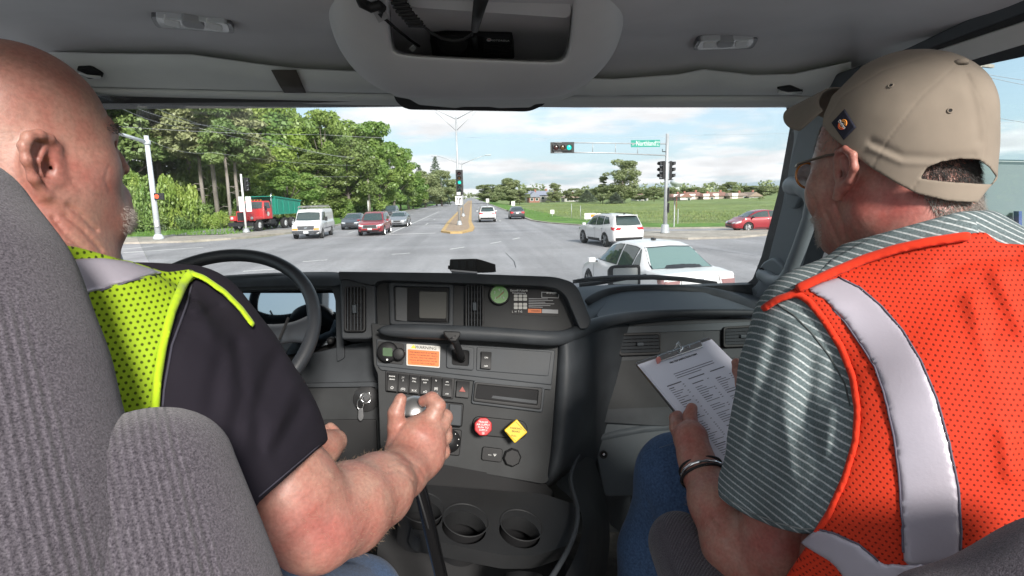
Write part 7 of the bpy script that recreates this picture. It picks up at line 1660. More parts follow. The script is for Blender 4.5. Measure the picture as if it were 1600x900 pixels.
def stripe_mat(name, axis, pitch, ca, cb, wd=.2):
    m = bpy.data.materials.new(name); m.use_nodes = True; t = m.node_tree; b = t.nodes['Principled BSDF']; N = t.nodes.new; L = t.links.new
    tcn = N('ShaderNodeAttribute'); tcn.attribute_name = 'stripe'
    q = N('ShaderNodeMath'); q.operation = 'FRACT'; L(tcn.outputs['Fac'], q.inputs[0]); p = N('ShaderNodeMath'); p.operation = 'SUBTRACT'; L(q.outputs[0], p.inputs[0]); p.inputs[1].default_value = .5
    a_ = N('ShaderNodeMath'); a_.operation = 'ABSOLUTE'; L(p.outputs[0], a_.inputs[0]); mr = N('ShaderNodeMapRange'); mr.inputs['From Min'].default_value = wd/2-.03; mr.inputs['From Max'].default_value = wd/2+.05; L(a_.outputs[0], mr.inputs['Value'])
    tco = N('ShaderNodeTexCoord'); n = N('ShaderNodeTexNoise'); n.inputs['Scale'].default_value = 420; n.inputs['Detail'].default_value = 3; L(tco.outputs['Object'], n.inputs['Vector'])
    vr = N('ShaderNodeMapRange'); vr.inputs['From Min'].default_value = .3; vr.inputs['From Max'].default_value = .7; vr.inputs['To Min'].default_value = .72; vr.inputs['To Max'].default_value = 1.25; L(n.outputs['Fac'], vr.inputs['Value'])
    x = N('ShaderNodeMix'); x.data_type = 'RGBA'; L(mr.outputs[0], x.inputs[0]); x.inputs[6].default_value = (*cb, 1); x.inputs[7].default_value = (*ca, 1)
    s = N('ShaderNodeVectorMath'); s.operation = 'SCALE'; L(x.outputs[2], s.inputs[0]); L(vr.outputs[0], s.inputs['Scale']); L(s.outputs[0], b.inputs['Base Color']); b.inputs['Roughness'].default_value = .9; b.inputs['Specular IOR Level'].default_value = .2
    bp = N('ShaderNodeBump'); bp.inputs['Strength'].default_value = .3; bp.inputs['Distance'].default_value = .0008; L(n.outputs['Fac'], bp.inputs['Height']); L(bp.outputs[0], b.inputs['Normal'])
    _mats[name] = m; return m
m_lime = mesh_cloth('lime_vest_mesh', (.26, .385, .015), .0050, .14, axis=(.80, .55, 0), hole=.22); m_limeb = cloth_mat('lime_vest_binding', (.34, .49, .016))
m_or = mesh_cloth('orange_vest_mesh', (.48, .031, .010), .0056, .3, axis=(.87, -.35, 0), hole=.19); m_orb = cloth_mat('orange_vest_binding', (.54, .030, .010))
m_refl = M_('reflective_tape', (.35, .325, .375), .38, metal=.25, bump=.15, bscale=300, var=.08, vscale=12)
m_tee = cloth_mat('dark_tshirt', (.0145, .0125, .018), .95, 1100, .3, .12, 10)
m_denim = cloth_mat('blue_denim', (.05, .09, .175), .9, 900, .7, .4, 220)
m_polo = stripe_mat('grey_polo_stripes', (0, 0, 1), .01, (.105, .135, .142), (.36, .39, .40), .21)
m_cap = cloth_mat('khaki_cap_cotton', (.21, .176, .142), .92, 1300, .35, .14, 14); m_capd = cloth_mat('khaki_cap_lining', (.16, .14, .105))
def tweed(name, c, rib=None, ribp=.007):
    m = bpy.data.materials.new(name); m.use_nodes = True; t = m.node_tree; b = t.nodes['Principled BSDF']; N = t.nodes.new; L = t.links.new
    tcn = N('ShaderNodeTexCoord'); n = N('ShaderNodeTexNoise'); n.inputs['Scale'].default_value = 760; n.inputs['Detail'].default_value = 3; n.inputs['Roughness'].default_value = .7; L(tcn.outputs['Object'], n.inputs['Vector'])
    r = N('ShaderNodeValToRGB'); e = r.color_ramp.elements; e[0].position = .34; e[1].position = .66; e[0].color = (c[0]*.45, c[1]*.42, c[2]*.48, 1); e[1].color = (c[0]*1.8, c[1]*1.75, c[2]*1.8, 1); L(n.outputs['Fac'], r.inputs[0])
    out = r.outputs[0]; h = n.outputs['Fac']
    if rib:
        a = N('ShaderNodeAttribute'); a.attribute_name = 'rib'; d = N('ShaderNodeMath'); d.operation = 'SINE'; k = N('ShaderNodeMath'); k.operation = 'MULTIPLY'; k.inputs[1].default_value = 2*math.pi/ribp; L(a.outputs['Fac'], k.inputs[0]); L(k.outputs[0], d.inputs[0])
        w2 = N('ShaderNodeAttribute'); w2.attribute_name = 'ribw'; mu = N('ShaderNodeMath'); mu.operation = 'MULTIPLY'; L(d.outputs[0], mu.inputs[0]); L(w2.outputs['Fac'], mu.inputs[1])
        mr = N('ShaderNodeMapRange'); mr.inputs['From Min'].default_value = -1; mr.inputs['To Min'].default_value = .78; mr.inputs['To Max'].default_value = 1.12; L(mu.outputs[0], mr.inputs['Value'])
        s = N('ShaderNodeVectorMath'); s.operation = 'SCALE'; L(out, s.inputs[0]); L(mr.outputs[0], s.inputs['Scale']); out = s.outputs[0]
        ad = N('ShaderNodeMath'); ad.operation = 'MULTIPLY_ADD'; L(mu.outputs[0], ad.inputs[0]); ad.inputs[1].default_value = .6; L(n.outputs['Fac'], ad.inputs[2]); h = ad.outputs[0]
    L(out, b.inputs['Base Color']); b.inputs['Roughness'].default_value = .95; b.inputs['Specular IOR Level'].default_value = .15; b.inputs['Sheen Weight'].default_value = .2
    bp = N('ShaderNodeBump'); bp.inputs['Strength'].default_value = .7; bp.inputs['Distance'].default_value = .0016; L(h, bp.inputs['Height']); L(bp.outputs[0], b.inputs['Normal'])
    _mats[name] = m; return m
m_seat = tweed('grey_tweed_seat', (.060, .055, .063), True, .0047)
m_stub = M_('grey_stubble', (.50, .45, .41), .8); m_hairg = M_('grey_hair', (.30, .27, .245), .7); m_haird = M_('dark_grey_hair', (.055, .05, .048), .7); m_armhair = M_('arm_hair', (.40, .27, .18), .6)
def frame_(yaw, pitch=0, roll=0):
    f = Vector((math.sin(yaw)*math.cos(pitch), math.cos(yaw)*math.cos(pitch), math.sin(pitch))); s = Vector((math.cos(yaw), -math.sin(yaw), 0)); u = s.cross(f)
    return f, s, u
def hairs(name, root_fn, n, ln, rad, mat, parent, direction, spread=.5, seed=1, curl=.3):
    """thin three-sided hairs; root_fn(g) gives a root point and the surface normal"""
    g = np.random.RandomState(seed); V, F = [], []
    for i in range(n):
        q = root_fn(g)
        if q is None: continue
        p, nn = q; d = Vector(direction)+Vector(nn)*.6+Vector(g.normal(0, spread, 3)); d.normalize(); l = ln*g.uniform(.5, 1.3)
        a = d.cross(Vector(g.normal(size=3))).normalized(); b = d.cross(a); mid = Vector(p)+d*l*.5+a*l*curl*.3; e = Vector(p)+d*l+a*l*curl*g.uniform(-.2, .8)-Vector((0, 0, l*.25)); k = len(V)
        for c_, r_ in ((Vector(p), rad), (mid, rad*.8)):
            for j in range(3): V.append(c_+(a*math.cos(2.1*j)+b*math.sin(2.1*j))*r_)
        V.append(e)
        for j in range(3): j2 = (j+1) % 3; F.append((k+j, k+j2, k+3+j2)); F.append((k+j, k+3+j2, k+3+j)); F.append((k+3+j, k+3+j2, k+6))
    if not V: return None
    return npmesh(name, np.array([tuple(v) for v in V]), np.array(F), parent, mat)
def surf_roots(o, test):
    co = np.empty(len(o.data.vertices)*3, np.float32); o.data.vertices.foreach_get('co', co); co = co.reshape(-1, 3); no = np.empty(len(co)*3, np.float32); o.data.vertices.foreach_get('normal', no); no = no.reshape(-1, 3)
    idx = np.nonzero(test(co, no))[0]
    def f(g):
        if len(idx) == 0: return None
        i = idx[g.randint(len(idx))]; return co[i]+g.normal(0, .0008, 3), no[i]
    return f
# ================================================================ DRIVER
dr = empty('person', at(180, 900, .5), 0, 'bald man in lime safety vest and dark T-shirt, hand on the gear lever', 'person')
fD, sD, uD = frame_(R(34), R(-6)); HD = at(26, 188, .73); S_D = Surf(HD, HD+fD, HD+uD)
lat = 1 if S_D.n.dot(sD) > 0 else -1
def hD(px, py, l, rp): p = S_D.hit(px, py, l); return (np.array(p, np.float32), rp*dep(p)/FPX)
MD = np.array([fD, sD, uD]).T
e_pts = [hD(*q) for q in ((101, 305, .075, 10), (88, 312, .080, 10), (70, 304, .089, 7), (52, 279, .098, 6.5), (41, 250, .104, 6.5), (37, 228, .104, 7), (44, 214, .101, 7.5), (60, 211, .096, 7.5), (76, 217, .089, 7), (86, 230, .082, 6), (84, 246, .079, 5))]
e_anti = [hD(*q) for q in ((68, 230, .091, 4.5), (60, 250, .094, 5), (64, 270, .092, 5), (78, 288, .086, 5), (92, 284, .081, 4.5))]
def head_D(P):
    d = ell(P, HD, (.092, .077, .090), MD)
    d = smin(d, ell(P, S_D.hit(92, 262, .0), (.062, .064, .074), MD), .03)
    d = smin(d, rc(P, hD(108, 300, .045, 30), hD(170, 338, .018, 28)), .025)
    d = smin(d, rc(P, hD(108, 300, -.045, 30), hD(170, 338, -.018, 28)), .025)
    d = smin(d, sph(P, hD(132, 268, .034, 36)), .03)
    d = smin(d, chain(P, [hD(165, 203, 0, 14), hD(164, 205, .022, 13), hD(150, 208, .042, 12)], .008), .014)
    d = smin(d, chain(P, [hD(165, 222, 0, 9), hD(181, 248, 0, 9.5), hD(191, 263, 0, 10)], .006), .010)
    d = smin(d, sph(P, hD(183, 269, .010, 9)), .006)
    d = smin(d, sph(P, hD(172, 310, .0, 27)), .016); d = smin(d, sph(P, hD(183, 304, .0, 12)), .008); d = smin(d, sph(P, hD(184, 319, .0, 12)), .008); d = smin(d, sph(P, hD(182, 344, .0, 22)), .014)
    d = smax(d, -sph(P, hD(171, 234, .033, 12)), .010); d = smin(d, sph(P, hD(158, 236, .026, 16)), .004)      # socket and lid
    d = smin(d, rc(P, hD(40, 290, .015, 88), hD(70, 430, .03, 92)), .035)
    d = smin(d, rc(P, hD(118, 340, .01, 50), hD(118, 425, .02, 52)), .03)
    d = smin(d, sph(P, hD(150, 352, .02, 30)), .02)
    # folds of the neck and round the eye and cheek
    d = d+creases(P, [[(100, 335), (130, 360), (158, 392)], [(82, 340), (105, 368), (140, 398)], [(105, 320), (125, 335), (150, 360)]], 3.2, .0026)
    d = d+creases(P, [[(163, 240), (155, 236), (146, 240)], [(150, 246), (160, 250)], [(140, 232), (150, 235)], [(170, 262), (164, 280), (172, 300)], [(168, 180), (160, 186)], [(162, 168), (154, 172)], [(95, 230), (98, 262)], [(112, 282), (128, 300)]], 2.0, .0010)
    # ear
    ear = chain(P, e_pts, .006); ear = smin(ear, chain(P, e_anti, .004), .004); plate_ = ell(P, S_D.hit(66, 258, .084), (.019, .007, .033), MD)
    ear = smin(ear, plate_, .006); ear = smax(ear, -ell(P, S_D.hit(77, 262, .092), (.008, .012, .012), MD), .004)
    d = smin(d, ear, .010)
    d = smax(d, -sph(P, hD(80, 264, .080, 6)), .004); d = smax(d, -sph(P, hD(186, 274, .006, 3)), .003)
    return d+.0004*wob(P, 60, 3)
hjs = [(np.array(HD), .13), hD(200, 270, 0, 30), hD(70, 430, .03, 80), hD(182, 344, 0, 30)]
# arm and hand
def JJ(*q): return [J(*p) for p in q]
armD = JJ((300, 500, .63, 62), (390, 660, .60, 66), (452, 776, .60, 74), (488, 812, .61, 64), (540, 795, .66, 66), (590, 765, .72, 52), (628, 738, .80, 37), (640, 722, .83, 37))
palm = JJ((640, 722, .83, 36), (652, 690, .855, 40)), JJ((662, 712, .845, 34), (668, 672, .865, 27)), JJ((628, 712, .845, 26), (626, 680, .86, 20))
fingD = [JJ((624, 690, .85, 17), (620, 668, .855, 14.5), (619, 645, .855, 13), (626, 624, .862, 9.5)),
         JJ((660, 672, .862, 20), (676, 650, .866, 15), (683, 634, .870, 13), (675, 624, .878, 11.5), (662, 627, .884, 9)),
         JJ((672, 682, .865, 18), (689, 662, .874, 14), (694, 652, .885, 12.5), (686, 645, .90, 11)), JJ((676, 696, .87, 17), (693, 682, .882, 13.5), (694, 672, .90, 12), (680, 668, .92, 10)), JJ((672, 714, .87, 16), (690, 706, .885, 12.5), (690, 696, .90, 11), (678, 690, .92, 9))]
def arm_fn(P):
    d = chain(P, armD, .022); d = smin(d, rc(P, *palm[0]), .012); d = smin(d, rc(P, *palm[1]), .014); d = smin(d, rc(P, *palm[2]), .012)
    for f_ in fingD: d = smin(d, chain(P, f_, .003), .0045)
    d = smin(d, sph(P, J(500, 838, .60, 44)), .03)
    d = d+creases(P, [[(608, 728), (625, 722), (645, 732), (660, 755)], [(615, 718), (635, 716), (655, 730), (668, 748)], [(600, 738), (622, 733), (640, 745), (652, 762)]], 2.0, .0013)
    d = d+creases(P, [[(640, 690), (655, 668)], [(655, 700), (672, 680)], [(664, 712), (682, 700)], [(676, 644), (686, 646)], [(612, 652), (625, 654)], [(612, 657), (625, 659)], [(668, 640), (678, 636)]], 1.8, -.0009)
    return d+.0007*wob(P, 55, 5)+.0005*wob(P, 160, 8)
def body_fn_D(P):
    d = ell(P, at(100, 980, .56), (.19, .10, .24)); d = smin(d, rc(P, J(70, 440, .66, 70), J(90, 560, .6, 80)), .04)
    return smin(d, rc(P, J(280, 520, .60, 50), J(-160, 560, .64, 50)), .04)
lhD = JJ((505, 700, 1.02, 24), (523, 690, 1.05, 19), (520, 672, 1.07, 12))
def lh_fn(P):
    d = chain(P, JJ((380, 700, .9, 40), (450, 700, .96, 34))+lhD[:2], .02)
    for f_ in (JJ((515, 692, 1.05, 12), (527, 682, 1.07, 9), (522, 673, 1.08, 8)), JJ((512, 700, 1.05, 12), (529, 694, 1.07, 9), (528, 684, 1.08, 8)), JJ((508, 706, 1.05, 12), (526, 703, 1.07, 9), (528, 694, 1.08, 8)), JJ((500, 690, 1.05, 12), (508, 676, 1.07, 10), (516, 668, 1.08, 8))): d = smin(d, chain(P, f_, .002), .004)
    return d
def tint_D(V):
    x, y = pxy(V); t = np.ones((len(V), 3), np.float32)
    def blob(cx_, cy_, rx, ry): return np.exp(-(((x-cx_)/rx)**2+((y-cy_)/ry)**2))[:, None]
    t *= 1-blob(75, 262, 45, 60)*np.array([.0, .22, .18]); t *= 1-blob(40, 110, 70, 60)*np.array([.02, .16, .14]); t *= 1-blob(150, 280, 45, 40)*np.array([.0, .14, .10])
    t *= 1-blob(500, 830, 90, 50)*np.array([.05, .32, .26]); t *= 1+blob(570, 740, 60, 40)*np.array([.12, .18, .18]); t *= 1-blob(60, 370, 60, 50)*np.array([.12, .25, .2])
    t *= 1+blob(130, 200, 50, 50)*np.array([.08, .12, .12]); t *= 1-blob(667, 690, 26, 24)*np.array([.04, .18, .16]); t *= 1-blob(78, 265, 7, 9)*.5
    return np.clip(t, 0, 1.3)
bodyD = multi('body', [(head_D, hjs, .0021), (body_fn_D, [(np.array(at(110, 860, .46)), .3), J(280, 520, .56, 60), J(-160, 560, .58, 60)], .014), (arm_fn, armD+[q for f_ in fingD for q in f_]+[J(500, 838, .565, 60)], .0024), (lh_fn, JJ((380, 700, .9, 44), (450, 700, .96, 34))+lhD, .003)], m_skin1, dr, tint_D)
# eyebrow, goatee, arm hair
hairs('beard', surf_roots(bodyD, lambda c, n: (lambda x, y: (x+6*np.sin(y*7.3+c[:, 2]*900) > 193)&(y+5*np.sin(x*5.1+c[:, 2]*1300) > 328)&(y < 364)&(x < 230)&(c[:, 1] > .4))(*pxy(c))), 1100, .0060, .00011, m_stub, dr, (.4, .3, -.7), .5, 2)
hairs('eyebrow', surf_roots(bodyD, lambda c, n: (lambda x, y: (x > 166)&(y > 192)&(y < 208)&(x < 190))(*pxy(c))), 160, .008, .0003, m_haird, dr, (.5, .2, -.1), .4, 3)
hairs('arm_hair', surf_roots(bodyD, lambda c, n: (lambda x, y: (x > 470)&(y > 690)&(y < 870)&(x < 625))(*pxy(c))), 1300, .008, .00010, m_armhair, dr, tuple((Vector(armD[6][0])-Vector(armD[4][0])).normalized()), .45, 4)
MB().tube([hD(q[0], q[1], q[2], 1)[0] for q in ((158, 237, .045), (167, 240, .043), (175, 240, .036), (180, 237, .028))], .0012, 6).build('eyelashes', m_haird, dr, True)
# T-shirt
teeJ = JJ((292, 505, .63, 78), (335, 580, .61, 84), (392, 680, .60, 86), (440, 762, .60, 84))
hem = [(150, 380), (420, 380), (560, 560), (536, 660), (517, 688), (498, 700), (452, 742), (401, 788), (330, 940), (-400, 1300), (-500, 380)]
def torso_D(P):
    d = ell(P, at(95, 880, .52), (.235, .14, .31)); d = smin(d, rc(P, J(285, 500, .63, 70), J(40, 478, .66, 64)), .03)
    d = smin(d, rc(P, J(205, 468, .64, 50), J(60, 440, .66, 56)), .03); return d
def tee_fn(P):
    d = smin(torso_D(P), chain(P, teeJ, .05), .045)
    f_ = creases(P, [[(285, 440), (300, 470), (278, 520), (262, 600)], [(262, 560), (300, 500), (345, 480)]], 5, .004)+creases(P, [[(430, 560), (400, 640), (405, 700)], [(470, 640), (430, 700)], [(360, 700), (380, 620), (370, 540)], [(330, 640), (345, 560)]], 12, .005)-creases(P, [[(460, 600), (425, 690)], [(300, 460), (330, 520)]], 12, .004)
    d = d+f_+.0022*wob(P, 14, 11)+.0006*wob(P, 55, 2)
    return smax(d, poly_px(P, hem), .004)
hemband = [(400, 790), (452, 744), (518, 688), (514, 682), (448, 737), (396, 782)]
make('t_shirt', tee_fn, teeJ+[(np.array(at(95, 820, .47)), .33), J(40, 455, .58, 90)], .0042, m_tee, dr)
# lime vest
def vestbase_D(P):
    d = smin(torso_D(P), chain(P, teeJ[:2], .05), .045); return d+.0016*wob(P, 16, 4)
lime_poly = [(40, 375), (78, 383), (120, 392), (165, 402), (205, 408), (260, 426), (300, 420), (312, 432), (290, 446), (268, 500), (250, 560), (243, 610), (241, 720), (-200, 900), (-300, 300)]
def band_poly(line, w_):
    L_ = [Vector(p) for p in line]; a, b = [], []
    for i, p in enumerate(L_):
        t = (L_[min(i+1, len(L_)-1)]-L_[max(i-1, 0)]).normalized(); n = Vector((-t.y, t.x))*w_/2; a.append(tuple(p+n)); b.append(tuple(p-n))
    return a+b[::-1]
vj = teeJ[:2]+[(np.array(at(95, 700, .47)), .3), J(0, 420, .58, 80)]
def clipped(base, off, poly, k=.002): return lambda P: smax(base(P)-off, poly_px(P, poly), k)
make('safety_vest', clipped(vestbase_D, .006, lime_poly), vj, .0036, m_lime, dr)
make('reflective_strip', clipped(vestbase_D, .0085, [(84, 414), (120, 404), (160, 403), (200, 408), (256, 426), (190, 444), (110, 468), (104, 466)]), vj, .0032, m_refl, dr)
make('vest_binding', clipped(vestbase_D, .0095, band_poly([(300, 424), (288, 440), (268, 486), (254, 540), (246, 590), (242, 640), (242, 690)], 15)), vj, .0032, m_limeb, dr)
make('vest_front_edge', lambda P: smax(smin(torso_D(P), chain(P, teeJ, .05), .045)-.008, poly_px(P, band_poly([(292, 425), (318, 434), (350, 456), (376, 482), (397, 510)], 9)), .002), teeJ[:3], .0030, m_limeb, dr)
make('vest_collar', clipped(lambda P: smin(vestbase_D(P), rc(P, hD(40, 330, .015, 92), hD(70, 430, .03, 98)), .03), .005, [(60, 378), (120, 386), (160, 397), (200, 408), (170, 408), (90, 415), (60, 410)]), vj+[hD(40, 330, .015, 92)], .0034, m_lime, dr)
# jeans of the driver
legD = JJ((150, 940, .45, 110), (420, 985, .72, 80), (560, 940, 1.05, 60), (600, 1150, 1.15, 45))
make('jeans', lambda P: chain(P, legD, .05)+.002*wob(P, 22, 3), legD, .009, m_denim, dr)
# ================================================================ DRIVER'S SEAT
st = empty('driver_seat', at(60, 900, .35), 0, 'grey tweed driver\'s seat with high back and side bolster in the left foreground', 'seat')
sb = JJ((-75, 330, .40, 95), (-40, 460, .38, 108), (0, 620, .35, 118), (40, 800, .32, 120), (90, 1000, .30, 125))
def sb_fn(P): return chain(P, sb, .05)+.0012*wob(P, 12, 1)
o = make('backrest', sb_fn, sb, .0045, m_seat, st)
def ribattr(o, axis, wfn):
    co = np.empty(len(o.data.vertices)*3, np.float32); o.data.vertices.foreach_get('co', co); co = co.reshape(-1, 3)
    vattr(o, 'rib', co@np.array(axis, np.float32)); x, y = pxy(co); vattr(o, 'ribw', np.clip(wfn(x, y), 0, 1))
ribattr(o, (.80, .60, .05), lambda x, y: (np.clip((60+(y-500)*.30-x)/25, 0, 1)*np.clip((y-430)/80, 0, 1)))
bl = JJ((215, 762, .345, 104), (275, 780, .36, 78), (300, 900, .34, 112), (340, 1040, .33, 120))
blj = JJ((222, 768, .35, 118), (262, 900, .33, 150), (290, 1040, .32, 150))
def bl_fn(P):
    d = rc(P, J(206, 762, .35, 108), J(235, 950, .33, 138)); d = smin(d, rc(P, J(268, 735, .36, 84), J(330, 960, .34, 108)), .03)
    d = d+lens_line(P, (258, 640), (285, 720), 2.5, .0025)+lens_line(P, (285, 720), (330, 900), 2.5, .0025)+lens_line(P, (110, 745), (280, 725), 2.5, .0018)
    return d+.0008*wob(P, 16, 7)
o = make('side_bolster', bl_fn, blj, .0035, m_seat, st)
ribattr(o, (.87, .49, .10), lambda x, y: np.clip((272+(y-640)*.33-x)/10, 0, 1))
# ================================================================ PASSENGER
pa = empty('person', at(1450, 900, 0.605), 0, 'man in khaki cap, striped polo and orange safety vest holding a clipboard', 'person')
fP, sP, uP = frame_(R(-15), R(-6)); HP = at(1388, 226, .75); S_P = Surf(HP, HP+fP, HP+uP)   # normal: his left, towards the camera
MP = np.array([fP, -sP, uP]).T
def hP(px, py, l, rp): p = S_P.hit(px, py, l); return (np.array(p, np.float32), rp*dep(p)/FPX)
KP = lambda f_, s_, u_: HP+fP*f_-sP*s_+uP*u_
def kp(f_, s_, u_, r): return (np.array(KP(f_, s_, u_), np.float32), r)
ear2 = [[hP(*q) for q in L_] for L_ in (((1308, 308, .072, 7), (1313, 296, .075, 8), (1327, 282, .084, 6), (1335, 262, .090, 6.5), (1333, 243, .091, 6.5), (1322, 233, .088, 6.5), (1311, 237, .080, 5.5), (1307, 250, .075, 4)), ((1319, 250, .082, 4.5), (1323, 268, .082, 4.5), (1316, 284, .078, 5)))]
def head_P(P):
    d = ell(P, KP(0, 0, .0), (.096, .077, .088), MP)
    d = smin(d, ell(P, KP(.048, 0, -.065), (.060, .064, .078), MP), .03)
    d = smin(d, rc(P, kp(-.01, .048, -.095, .028), kp(.068, .016, -.128, .022)), .025); d = smin(d, rc(P, kp(-.01, -.048, -.095, .028), kp(.068, -.016, -.128, .022)), .025)
    d = smin(d, rc(P, kp(.080, .030, -.012, .012), kp(.092, .0, -.010, .012)), .012); d = smin(d, sph(P, kp(.064, .036, -.058, .026)), .025)
    d = smin(d, rc(P, kp(.096, 0, -.03, .008), kp(.116, 0, -.062, .010)), .010); d = smin(d, sph(P, kp(.088, 0, -.095, .022)), .014); d = smin(d, sph(P, kp(.086, 0, -.130, .020)), .014)
    d = smin(d, rc(P, kp(-.035, 0, -.07, .064), kp(-.055, .005, -.20, .068)), .03); d = smin(d, rc(P, kp(.02, .01, -.13, .04), kp(.0, .01, -.20, .045)), .03)
    d = d+creases(P, [[(1290, 330), (1300, 352), (1312, 380)], [(1305, 318), (1318, 350), (1322, 380)], [(1264, 300), (1275, 318), (1272, 336)]], 3, .0020)+creases(P, [[(1266, 262), (1274, 266)], [(1266, 270), (1276, 274)], [(1275, 205), (1268, 212)]], 2, .0008)
    e = chain(P, ear2[0], .003); e = smin(e, chain(P, ear2[1], .003), .003)
    pe = ell(P, S_P.hit(1321, 264, .076), (.018, .007, .030), MP); e = smin(e, pe, .005)
    d = smin(d, e, .006); d = smax(d, -sph(P, hP(1317, 272, .080, 5)), .004)
    return d+.0005*wob(P, 60, 6)
hjp = [(np.array(HP), .14), kp(.1, 0, -.13, .04), kp(-.05, 0, -.2, .08), kp(0, .06, -.05, .05)]
armP = JJ((1256, 560, .70, 56), (1240, 700, .72, 56), (1216, 846, .735, 58), (1200, 905, .74, 60), (1150, 852, .78, 50), (1116, 786, .84, 37), (1097, 740, .90, 28), (1088, 716, .92, 25))
palmP = JJ((1086, 714, .92, 25), (1079, 684, .95, 27))
finP = [JJ((1082, 690, .94, 16), (1080, 668, .965, 13), (1078, 650, .985, 10.5), (1081, 638, .995, 8.5)), JJ((1068, 688, .96, 14), (1058, 668, .985, 12), (1056, 654, 1.01, 10), (1062, 646, 1.03, 8)), JJ((1070, 682, 1.05, 12), (1062, 664, 1.065, 10), (1068, 648, 1.075, 8)), JJ((1074, 680, 1.055, 11), (1072, 664, 1.07, 10), (1080, 655, 1.08, 8)), JJ((1080, 686, 1.055, 11), (1086, 672, 1.07, 9), (1094, 664, 1.08, 7))]
def armP_fn(P):
    d = chain(P, armP, .016); d = smin(d, rc(P, *palmP), .014)
    for f_ in finP: d = smin(d, chain(P, f_, .003), .0045)
    d = d+creases(P, [[(1110, 800), (1130, 830), (1140, 850)]], 4, .002)-creases(P, [[(1078, 705), (1074, 680)]], 3, .001)
    return d+.0006*wob(P, 60, 5)
def body_fn_P(P): return smin(ell(P, at(1500, 900, 0.60), (.20, .13, .25)), rc(P, J(1430, 400, 0.678, 66), J(1450, 480, 0.653, 90)), .05)
rh = JJ((1150, 566, 1.0, 7), (1153, 580, 1.0, 7), (1165, 600, .98, 14), (1200, 640, .9, 26))
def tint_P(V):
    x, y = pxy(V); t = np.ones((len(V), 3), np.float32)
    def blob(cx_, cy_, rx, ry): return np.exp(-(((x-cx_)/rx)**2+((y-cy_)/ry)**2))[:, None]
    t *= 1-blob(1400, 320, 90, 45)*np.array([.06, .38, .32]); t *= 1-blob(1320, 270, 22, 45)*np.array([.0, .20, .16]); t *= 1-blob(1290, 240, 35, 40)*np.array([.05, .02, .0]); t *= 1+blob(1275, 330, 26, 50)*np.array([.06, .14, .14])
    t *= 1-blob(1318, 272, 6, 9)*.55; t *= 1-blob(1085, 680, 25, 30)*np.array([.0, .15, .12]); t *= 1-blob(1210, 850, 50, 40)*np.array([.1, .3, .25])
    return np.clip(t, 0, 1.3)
bodyP = multi('body', [(head_P, hjp, .0022), (body_fn_P, [(np.array(at(1500, 900, 0.60)), .26), J(1430, 400, 0.678, 70)], .014), (armP_fn, armP+[q for f_ in finP for q in f_], .0026), (lambda P: chain(P, rh, .01), rh, .003)], m_skin2, pa, tint_P)
hairs('beard', surf_roots(bodyP, lambda c, n: (lambda x, y: (x > 1254)&(y > 338)&(y < 384)&(x < 1285))(*pxy(c))), 900, .006, .00014, m_stub, pa, (-.4, .2, -.6), .5, 2)
hairs('hair', surf_roots(bodyP, lambda c, n: (lambda x, y: (x > 1440+(y-300)*.6)&(y > 290)&(y < 345)&(x < 1560)&(n[:, 1] < .6))(*pxy(c))), 3600, .008, .0003, m_hairg, pa, (.1, -.15, -.95), .3, 5)
hairs('hair', surf_roots(bodyP, lambda c, n: (lambda x, y: (x > 1432)&(y > 244)&(y < 300)&(x < 1570)&(n[:, 1] < .6))(*pxy(c))), 4500, .009, .0003, m_haird, pa, (.3, -.1, -.9), .3, 6)
hairs('temple_hair', surf_roots(bodyP, lambda c, n: (lambda x, y: (x > 1268)&(y > 188)&(y < 236)&(x < 1312))(*pxy(c))), 700, .005, .00022, m_hairg, pa, (.2, -.2, -.7), .3, 7)
hairs('arm_hair', surf_roots(bodyP, lambda c, n: (lambda x, y: (x > 1066)&(y > 720)&(y < 860)&(x < 1150))(*pxy(c))), 700, .008, .00010, m_armhair, pa, (.2, .2, .5), .5, 4)
# cap
CPc = KP(-.010, 0, .022)
def crown0(P):
    q = (P-np.array(CPc, np.float32))@MP.astype(np.float32); q[:, 2] = np.where(q[:, 2] < 0, q[:, 2]*.42, q[:, 2]); P = q@MP.T.astype(np.float32)+np.array(CPc, np.float32)
    return smin(ell(P, CPc, (.112, .090, .095), MP), ell(P, KP(-.020, 0, -.020), (.094, .084, .085), MP), .02)
band = [(1285, 196), (1287, 180), (1300, 150), (1350, 100), (1450, 40), (1600, 60), (1640, 200), (1546, 293), (1527, 317), (1480, 314), (1433, 303), (1400, 286), (1362, 263), (1318, 229), (1300, 214)]
def cap_fn(P):
    d = crown0(P)
    seam = creases(P, [[(1500, 97), (1530, 150), (1541, 200), (1538, 246)], [(1500, 97), (1450, 88), (1380, 110), (1316, 150), (1290, 190)], [(1500, 97), (1440, 150), (1390, 215), (1362, 262)]], 1.6, .0007)+creases(P, [[(1420, 305), (1438, 276), (1456, 258)]], 1.5, .0008)
    f_ = creases(P, [[(1362, 222), (1410, 244), (1470, 248), (1520, 244)], [(1510, 120), (1524, 170), (1530, 220)]], 7, .0020)-creases(P, [[(1360, 232), (1410, 254), (1470, 256)]], 5, .0018)
    d = d+seam+f_+.0016*wob(P, 24, 3)+.0004*wob(P, 90, 2)
    d = smax(d, -(d+.0045), .001)
    d = smax(d, poly_px(P, band), .0015)
    op = poly_px(P, [(1438, 279), (1448, 262), (1470, 253), (1500, 248), (1530, 250), (1546, 262), (1556, 276), (1549, 288), (1530, 287), (1480, 284)]); d = smax(d, -op, .0015)
    return d
make('cap', cap_fn, [(np.array(CPc), .13)], .0019, m_cap, pa)
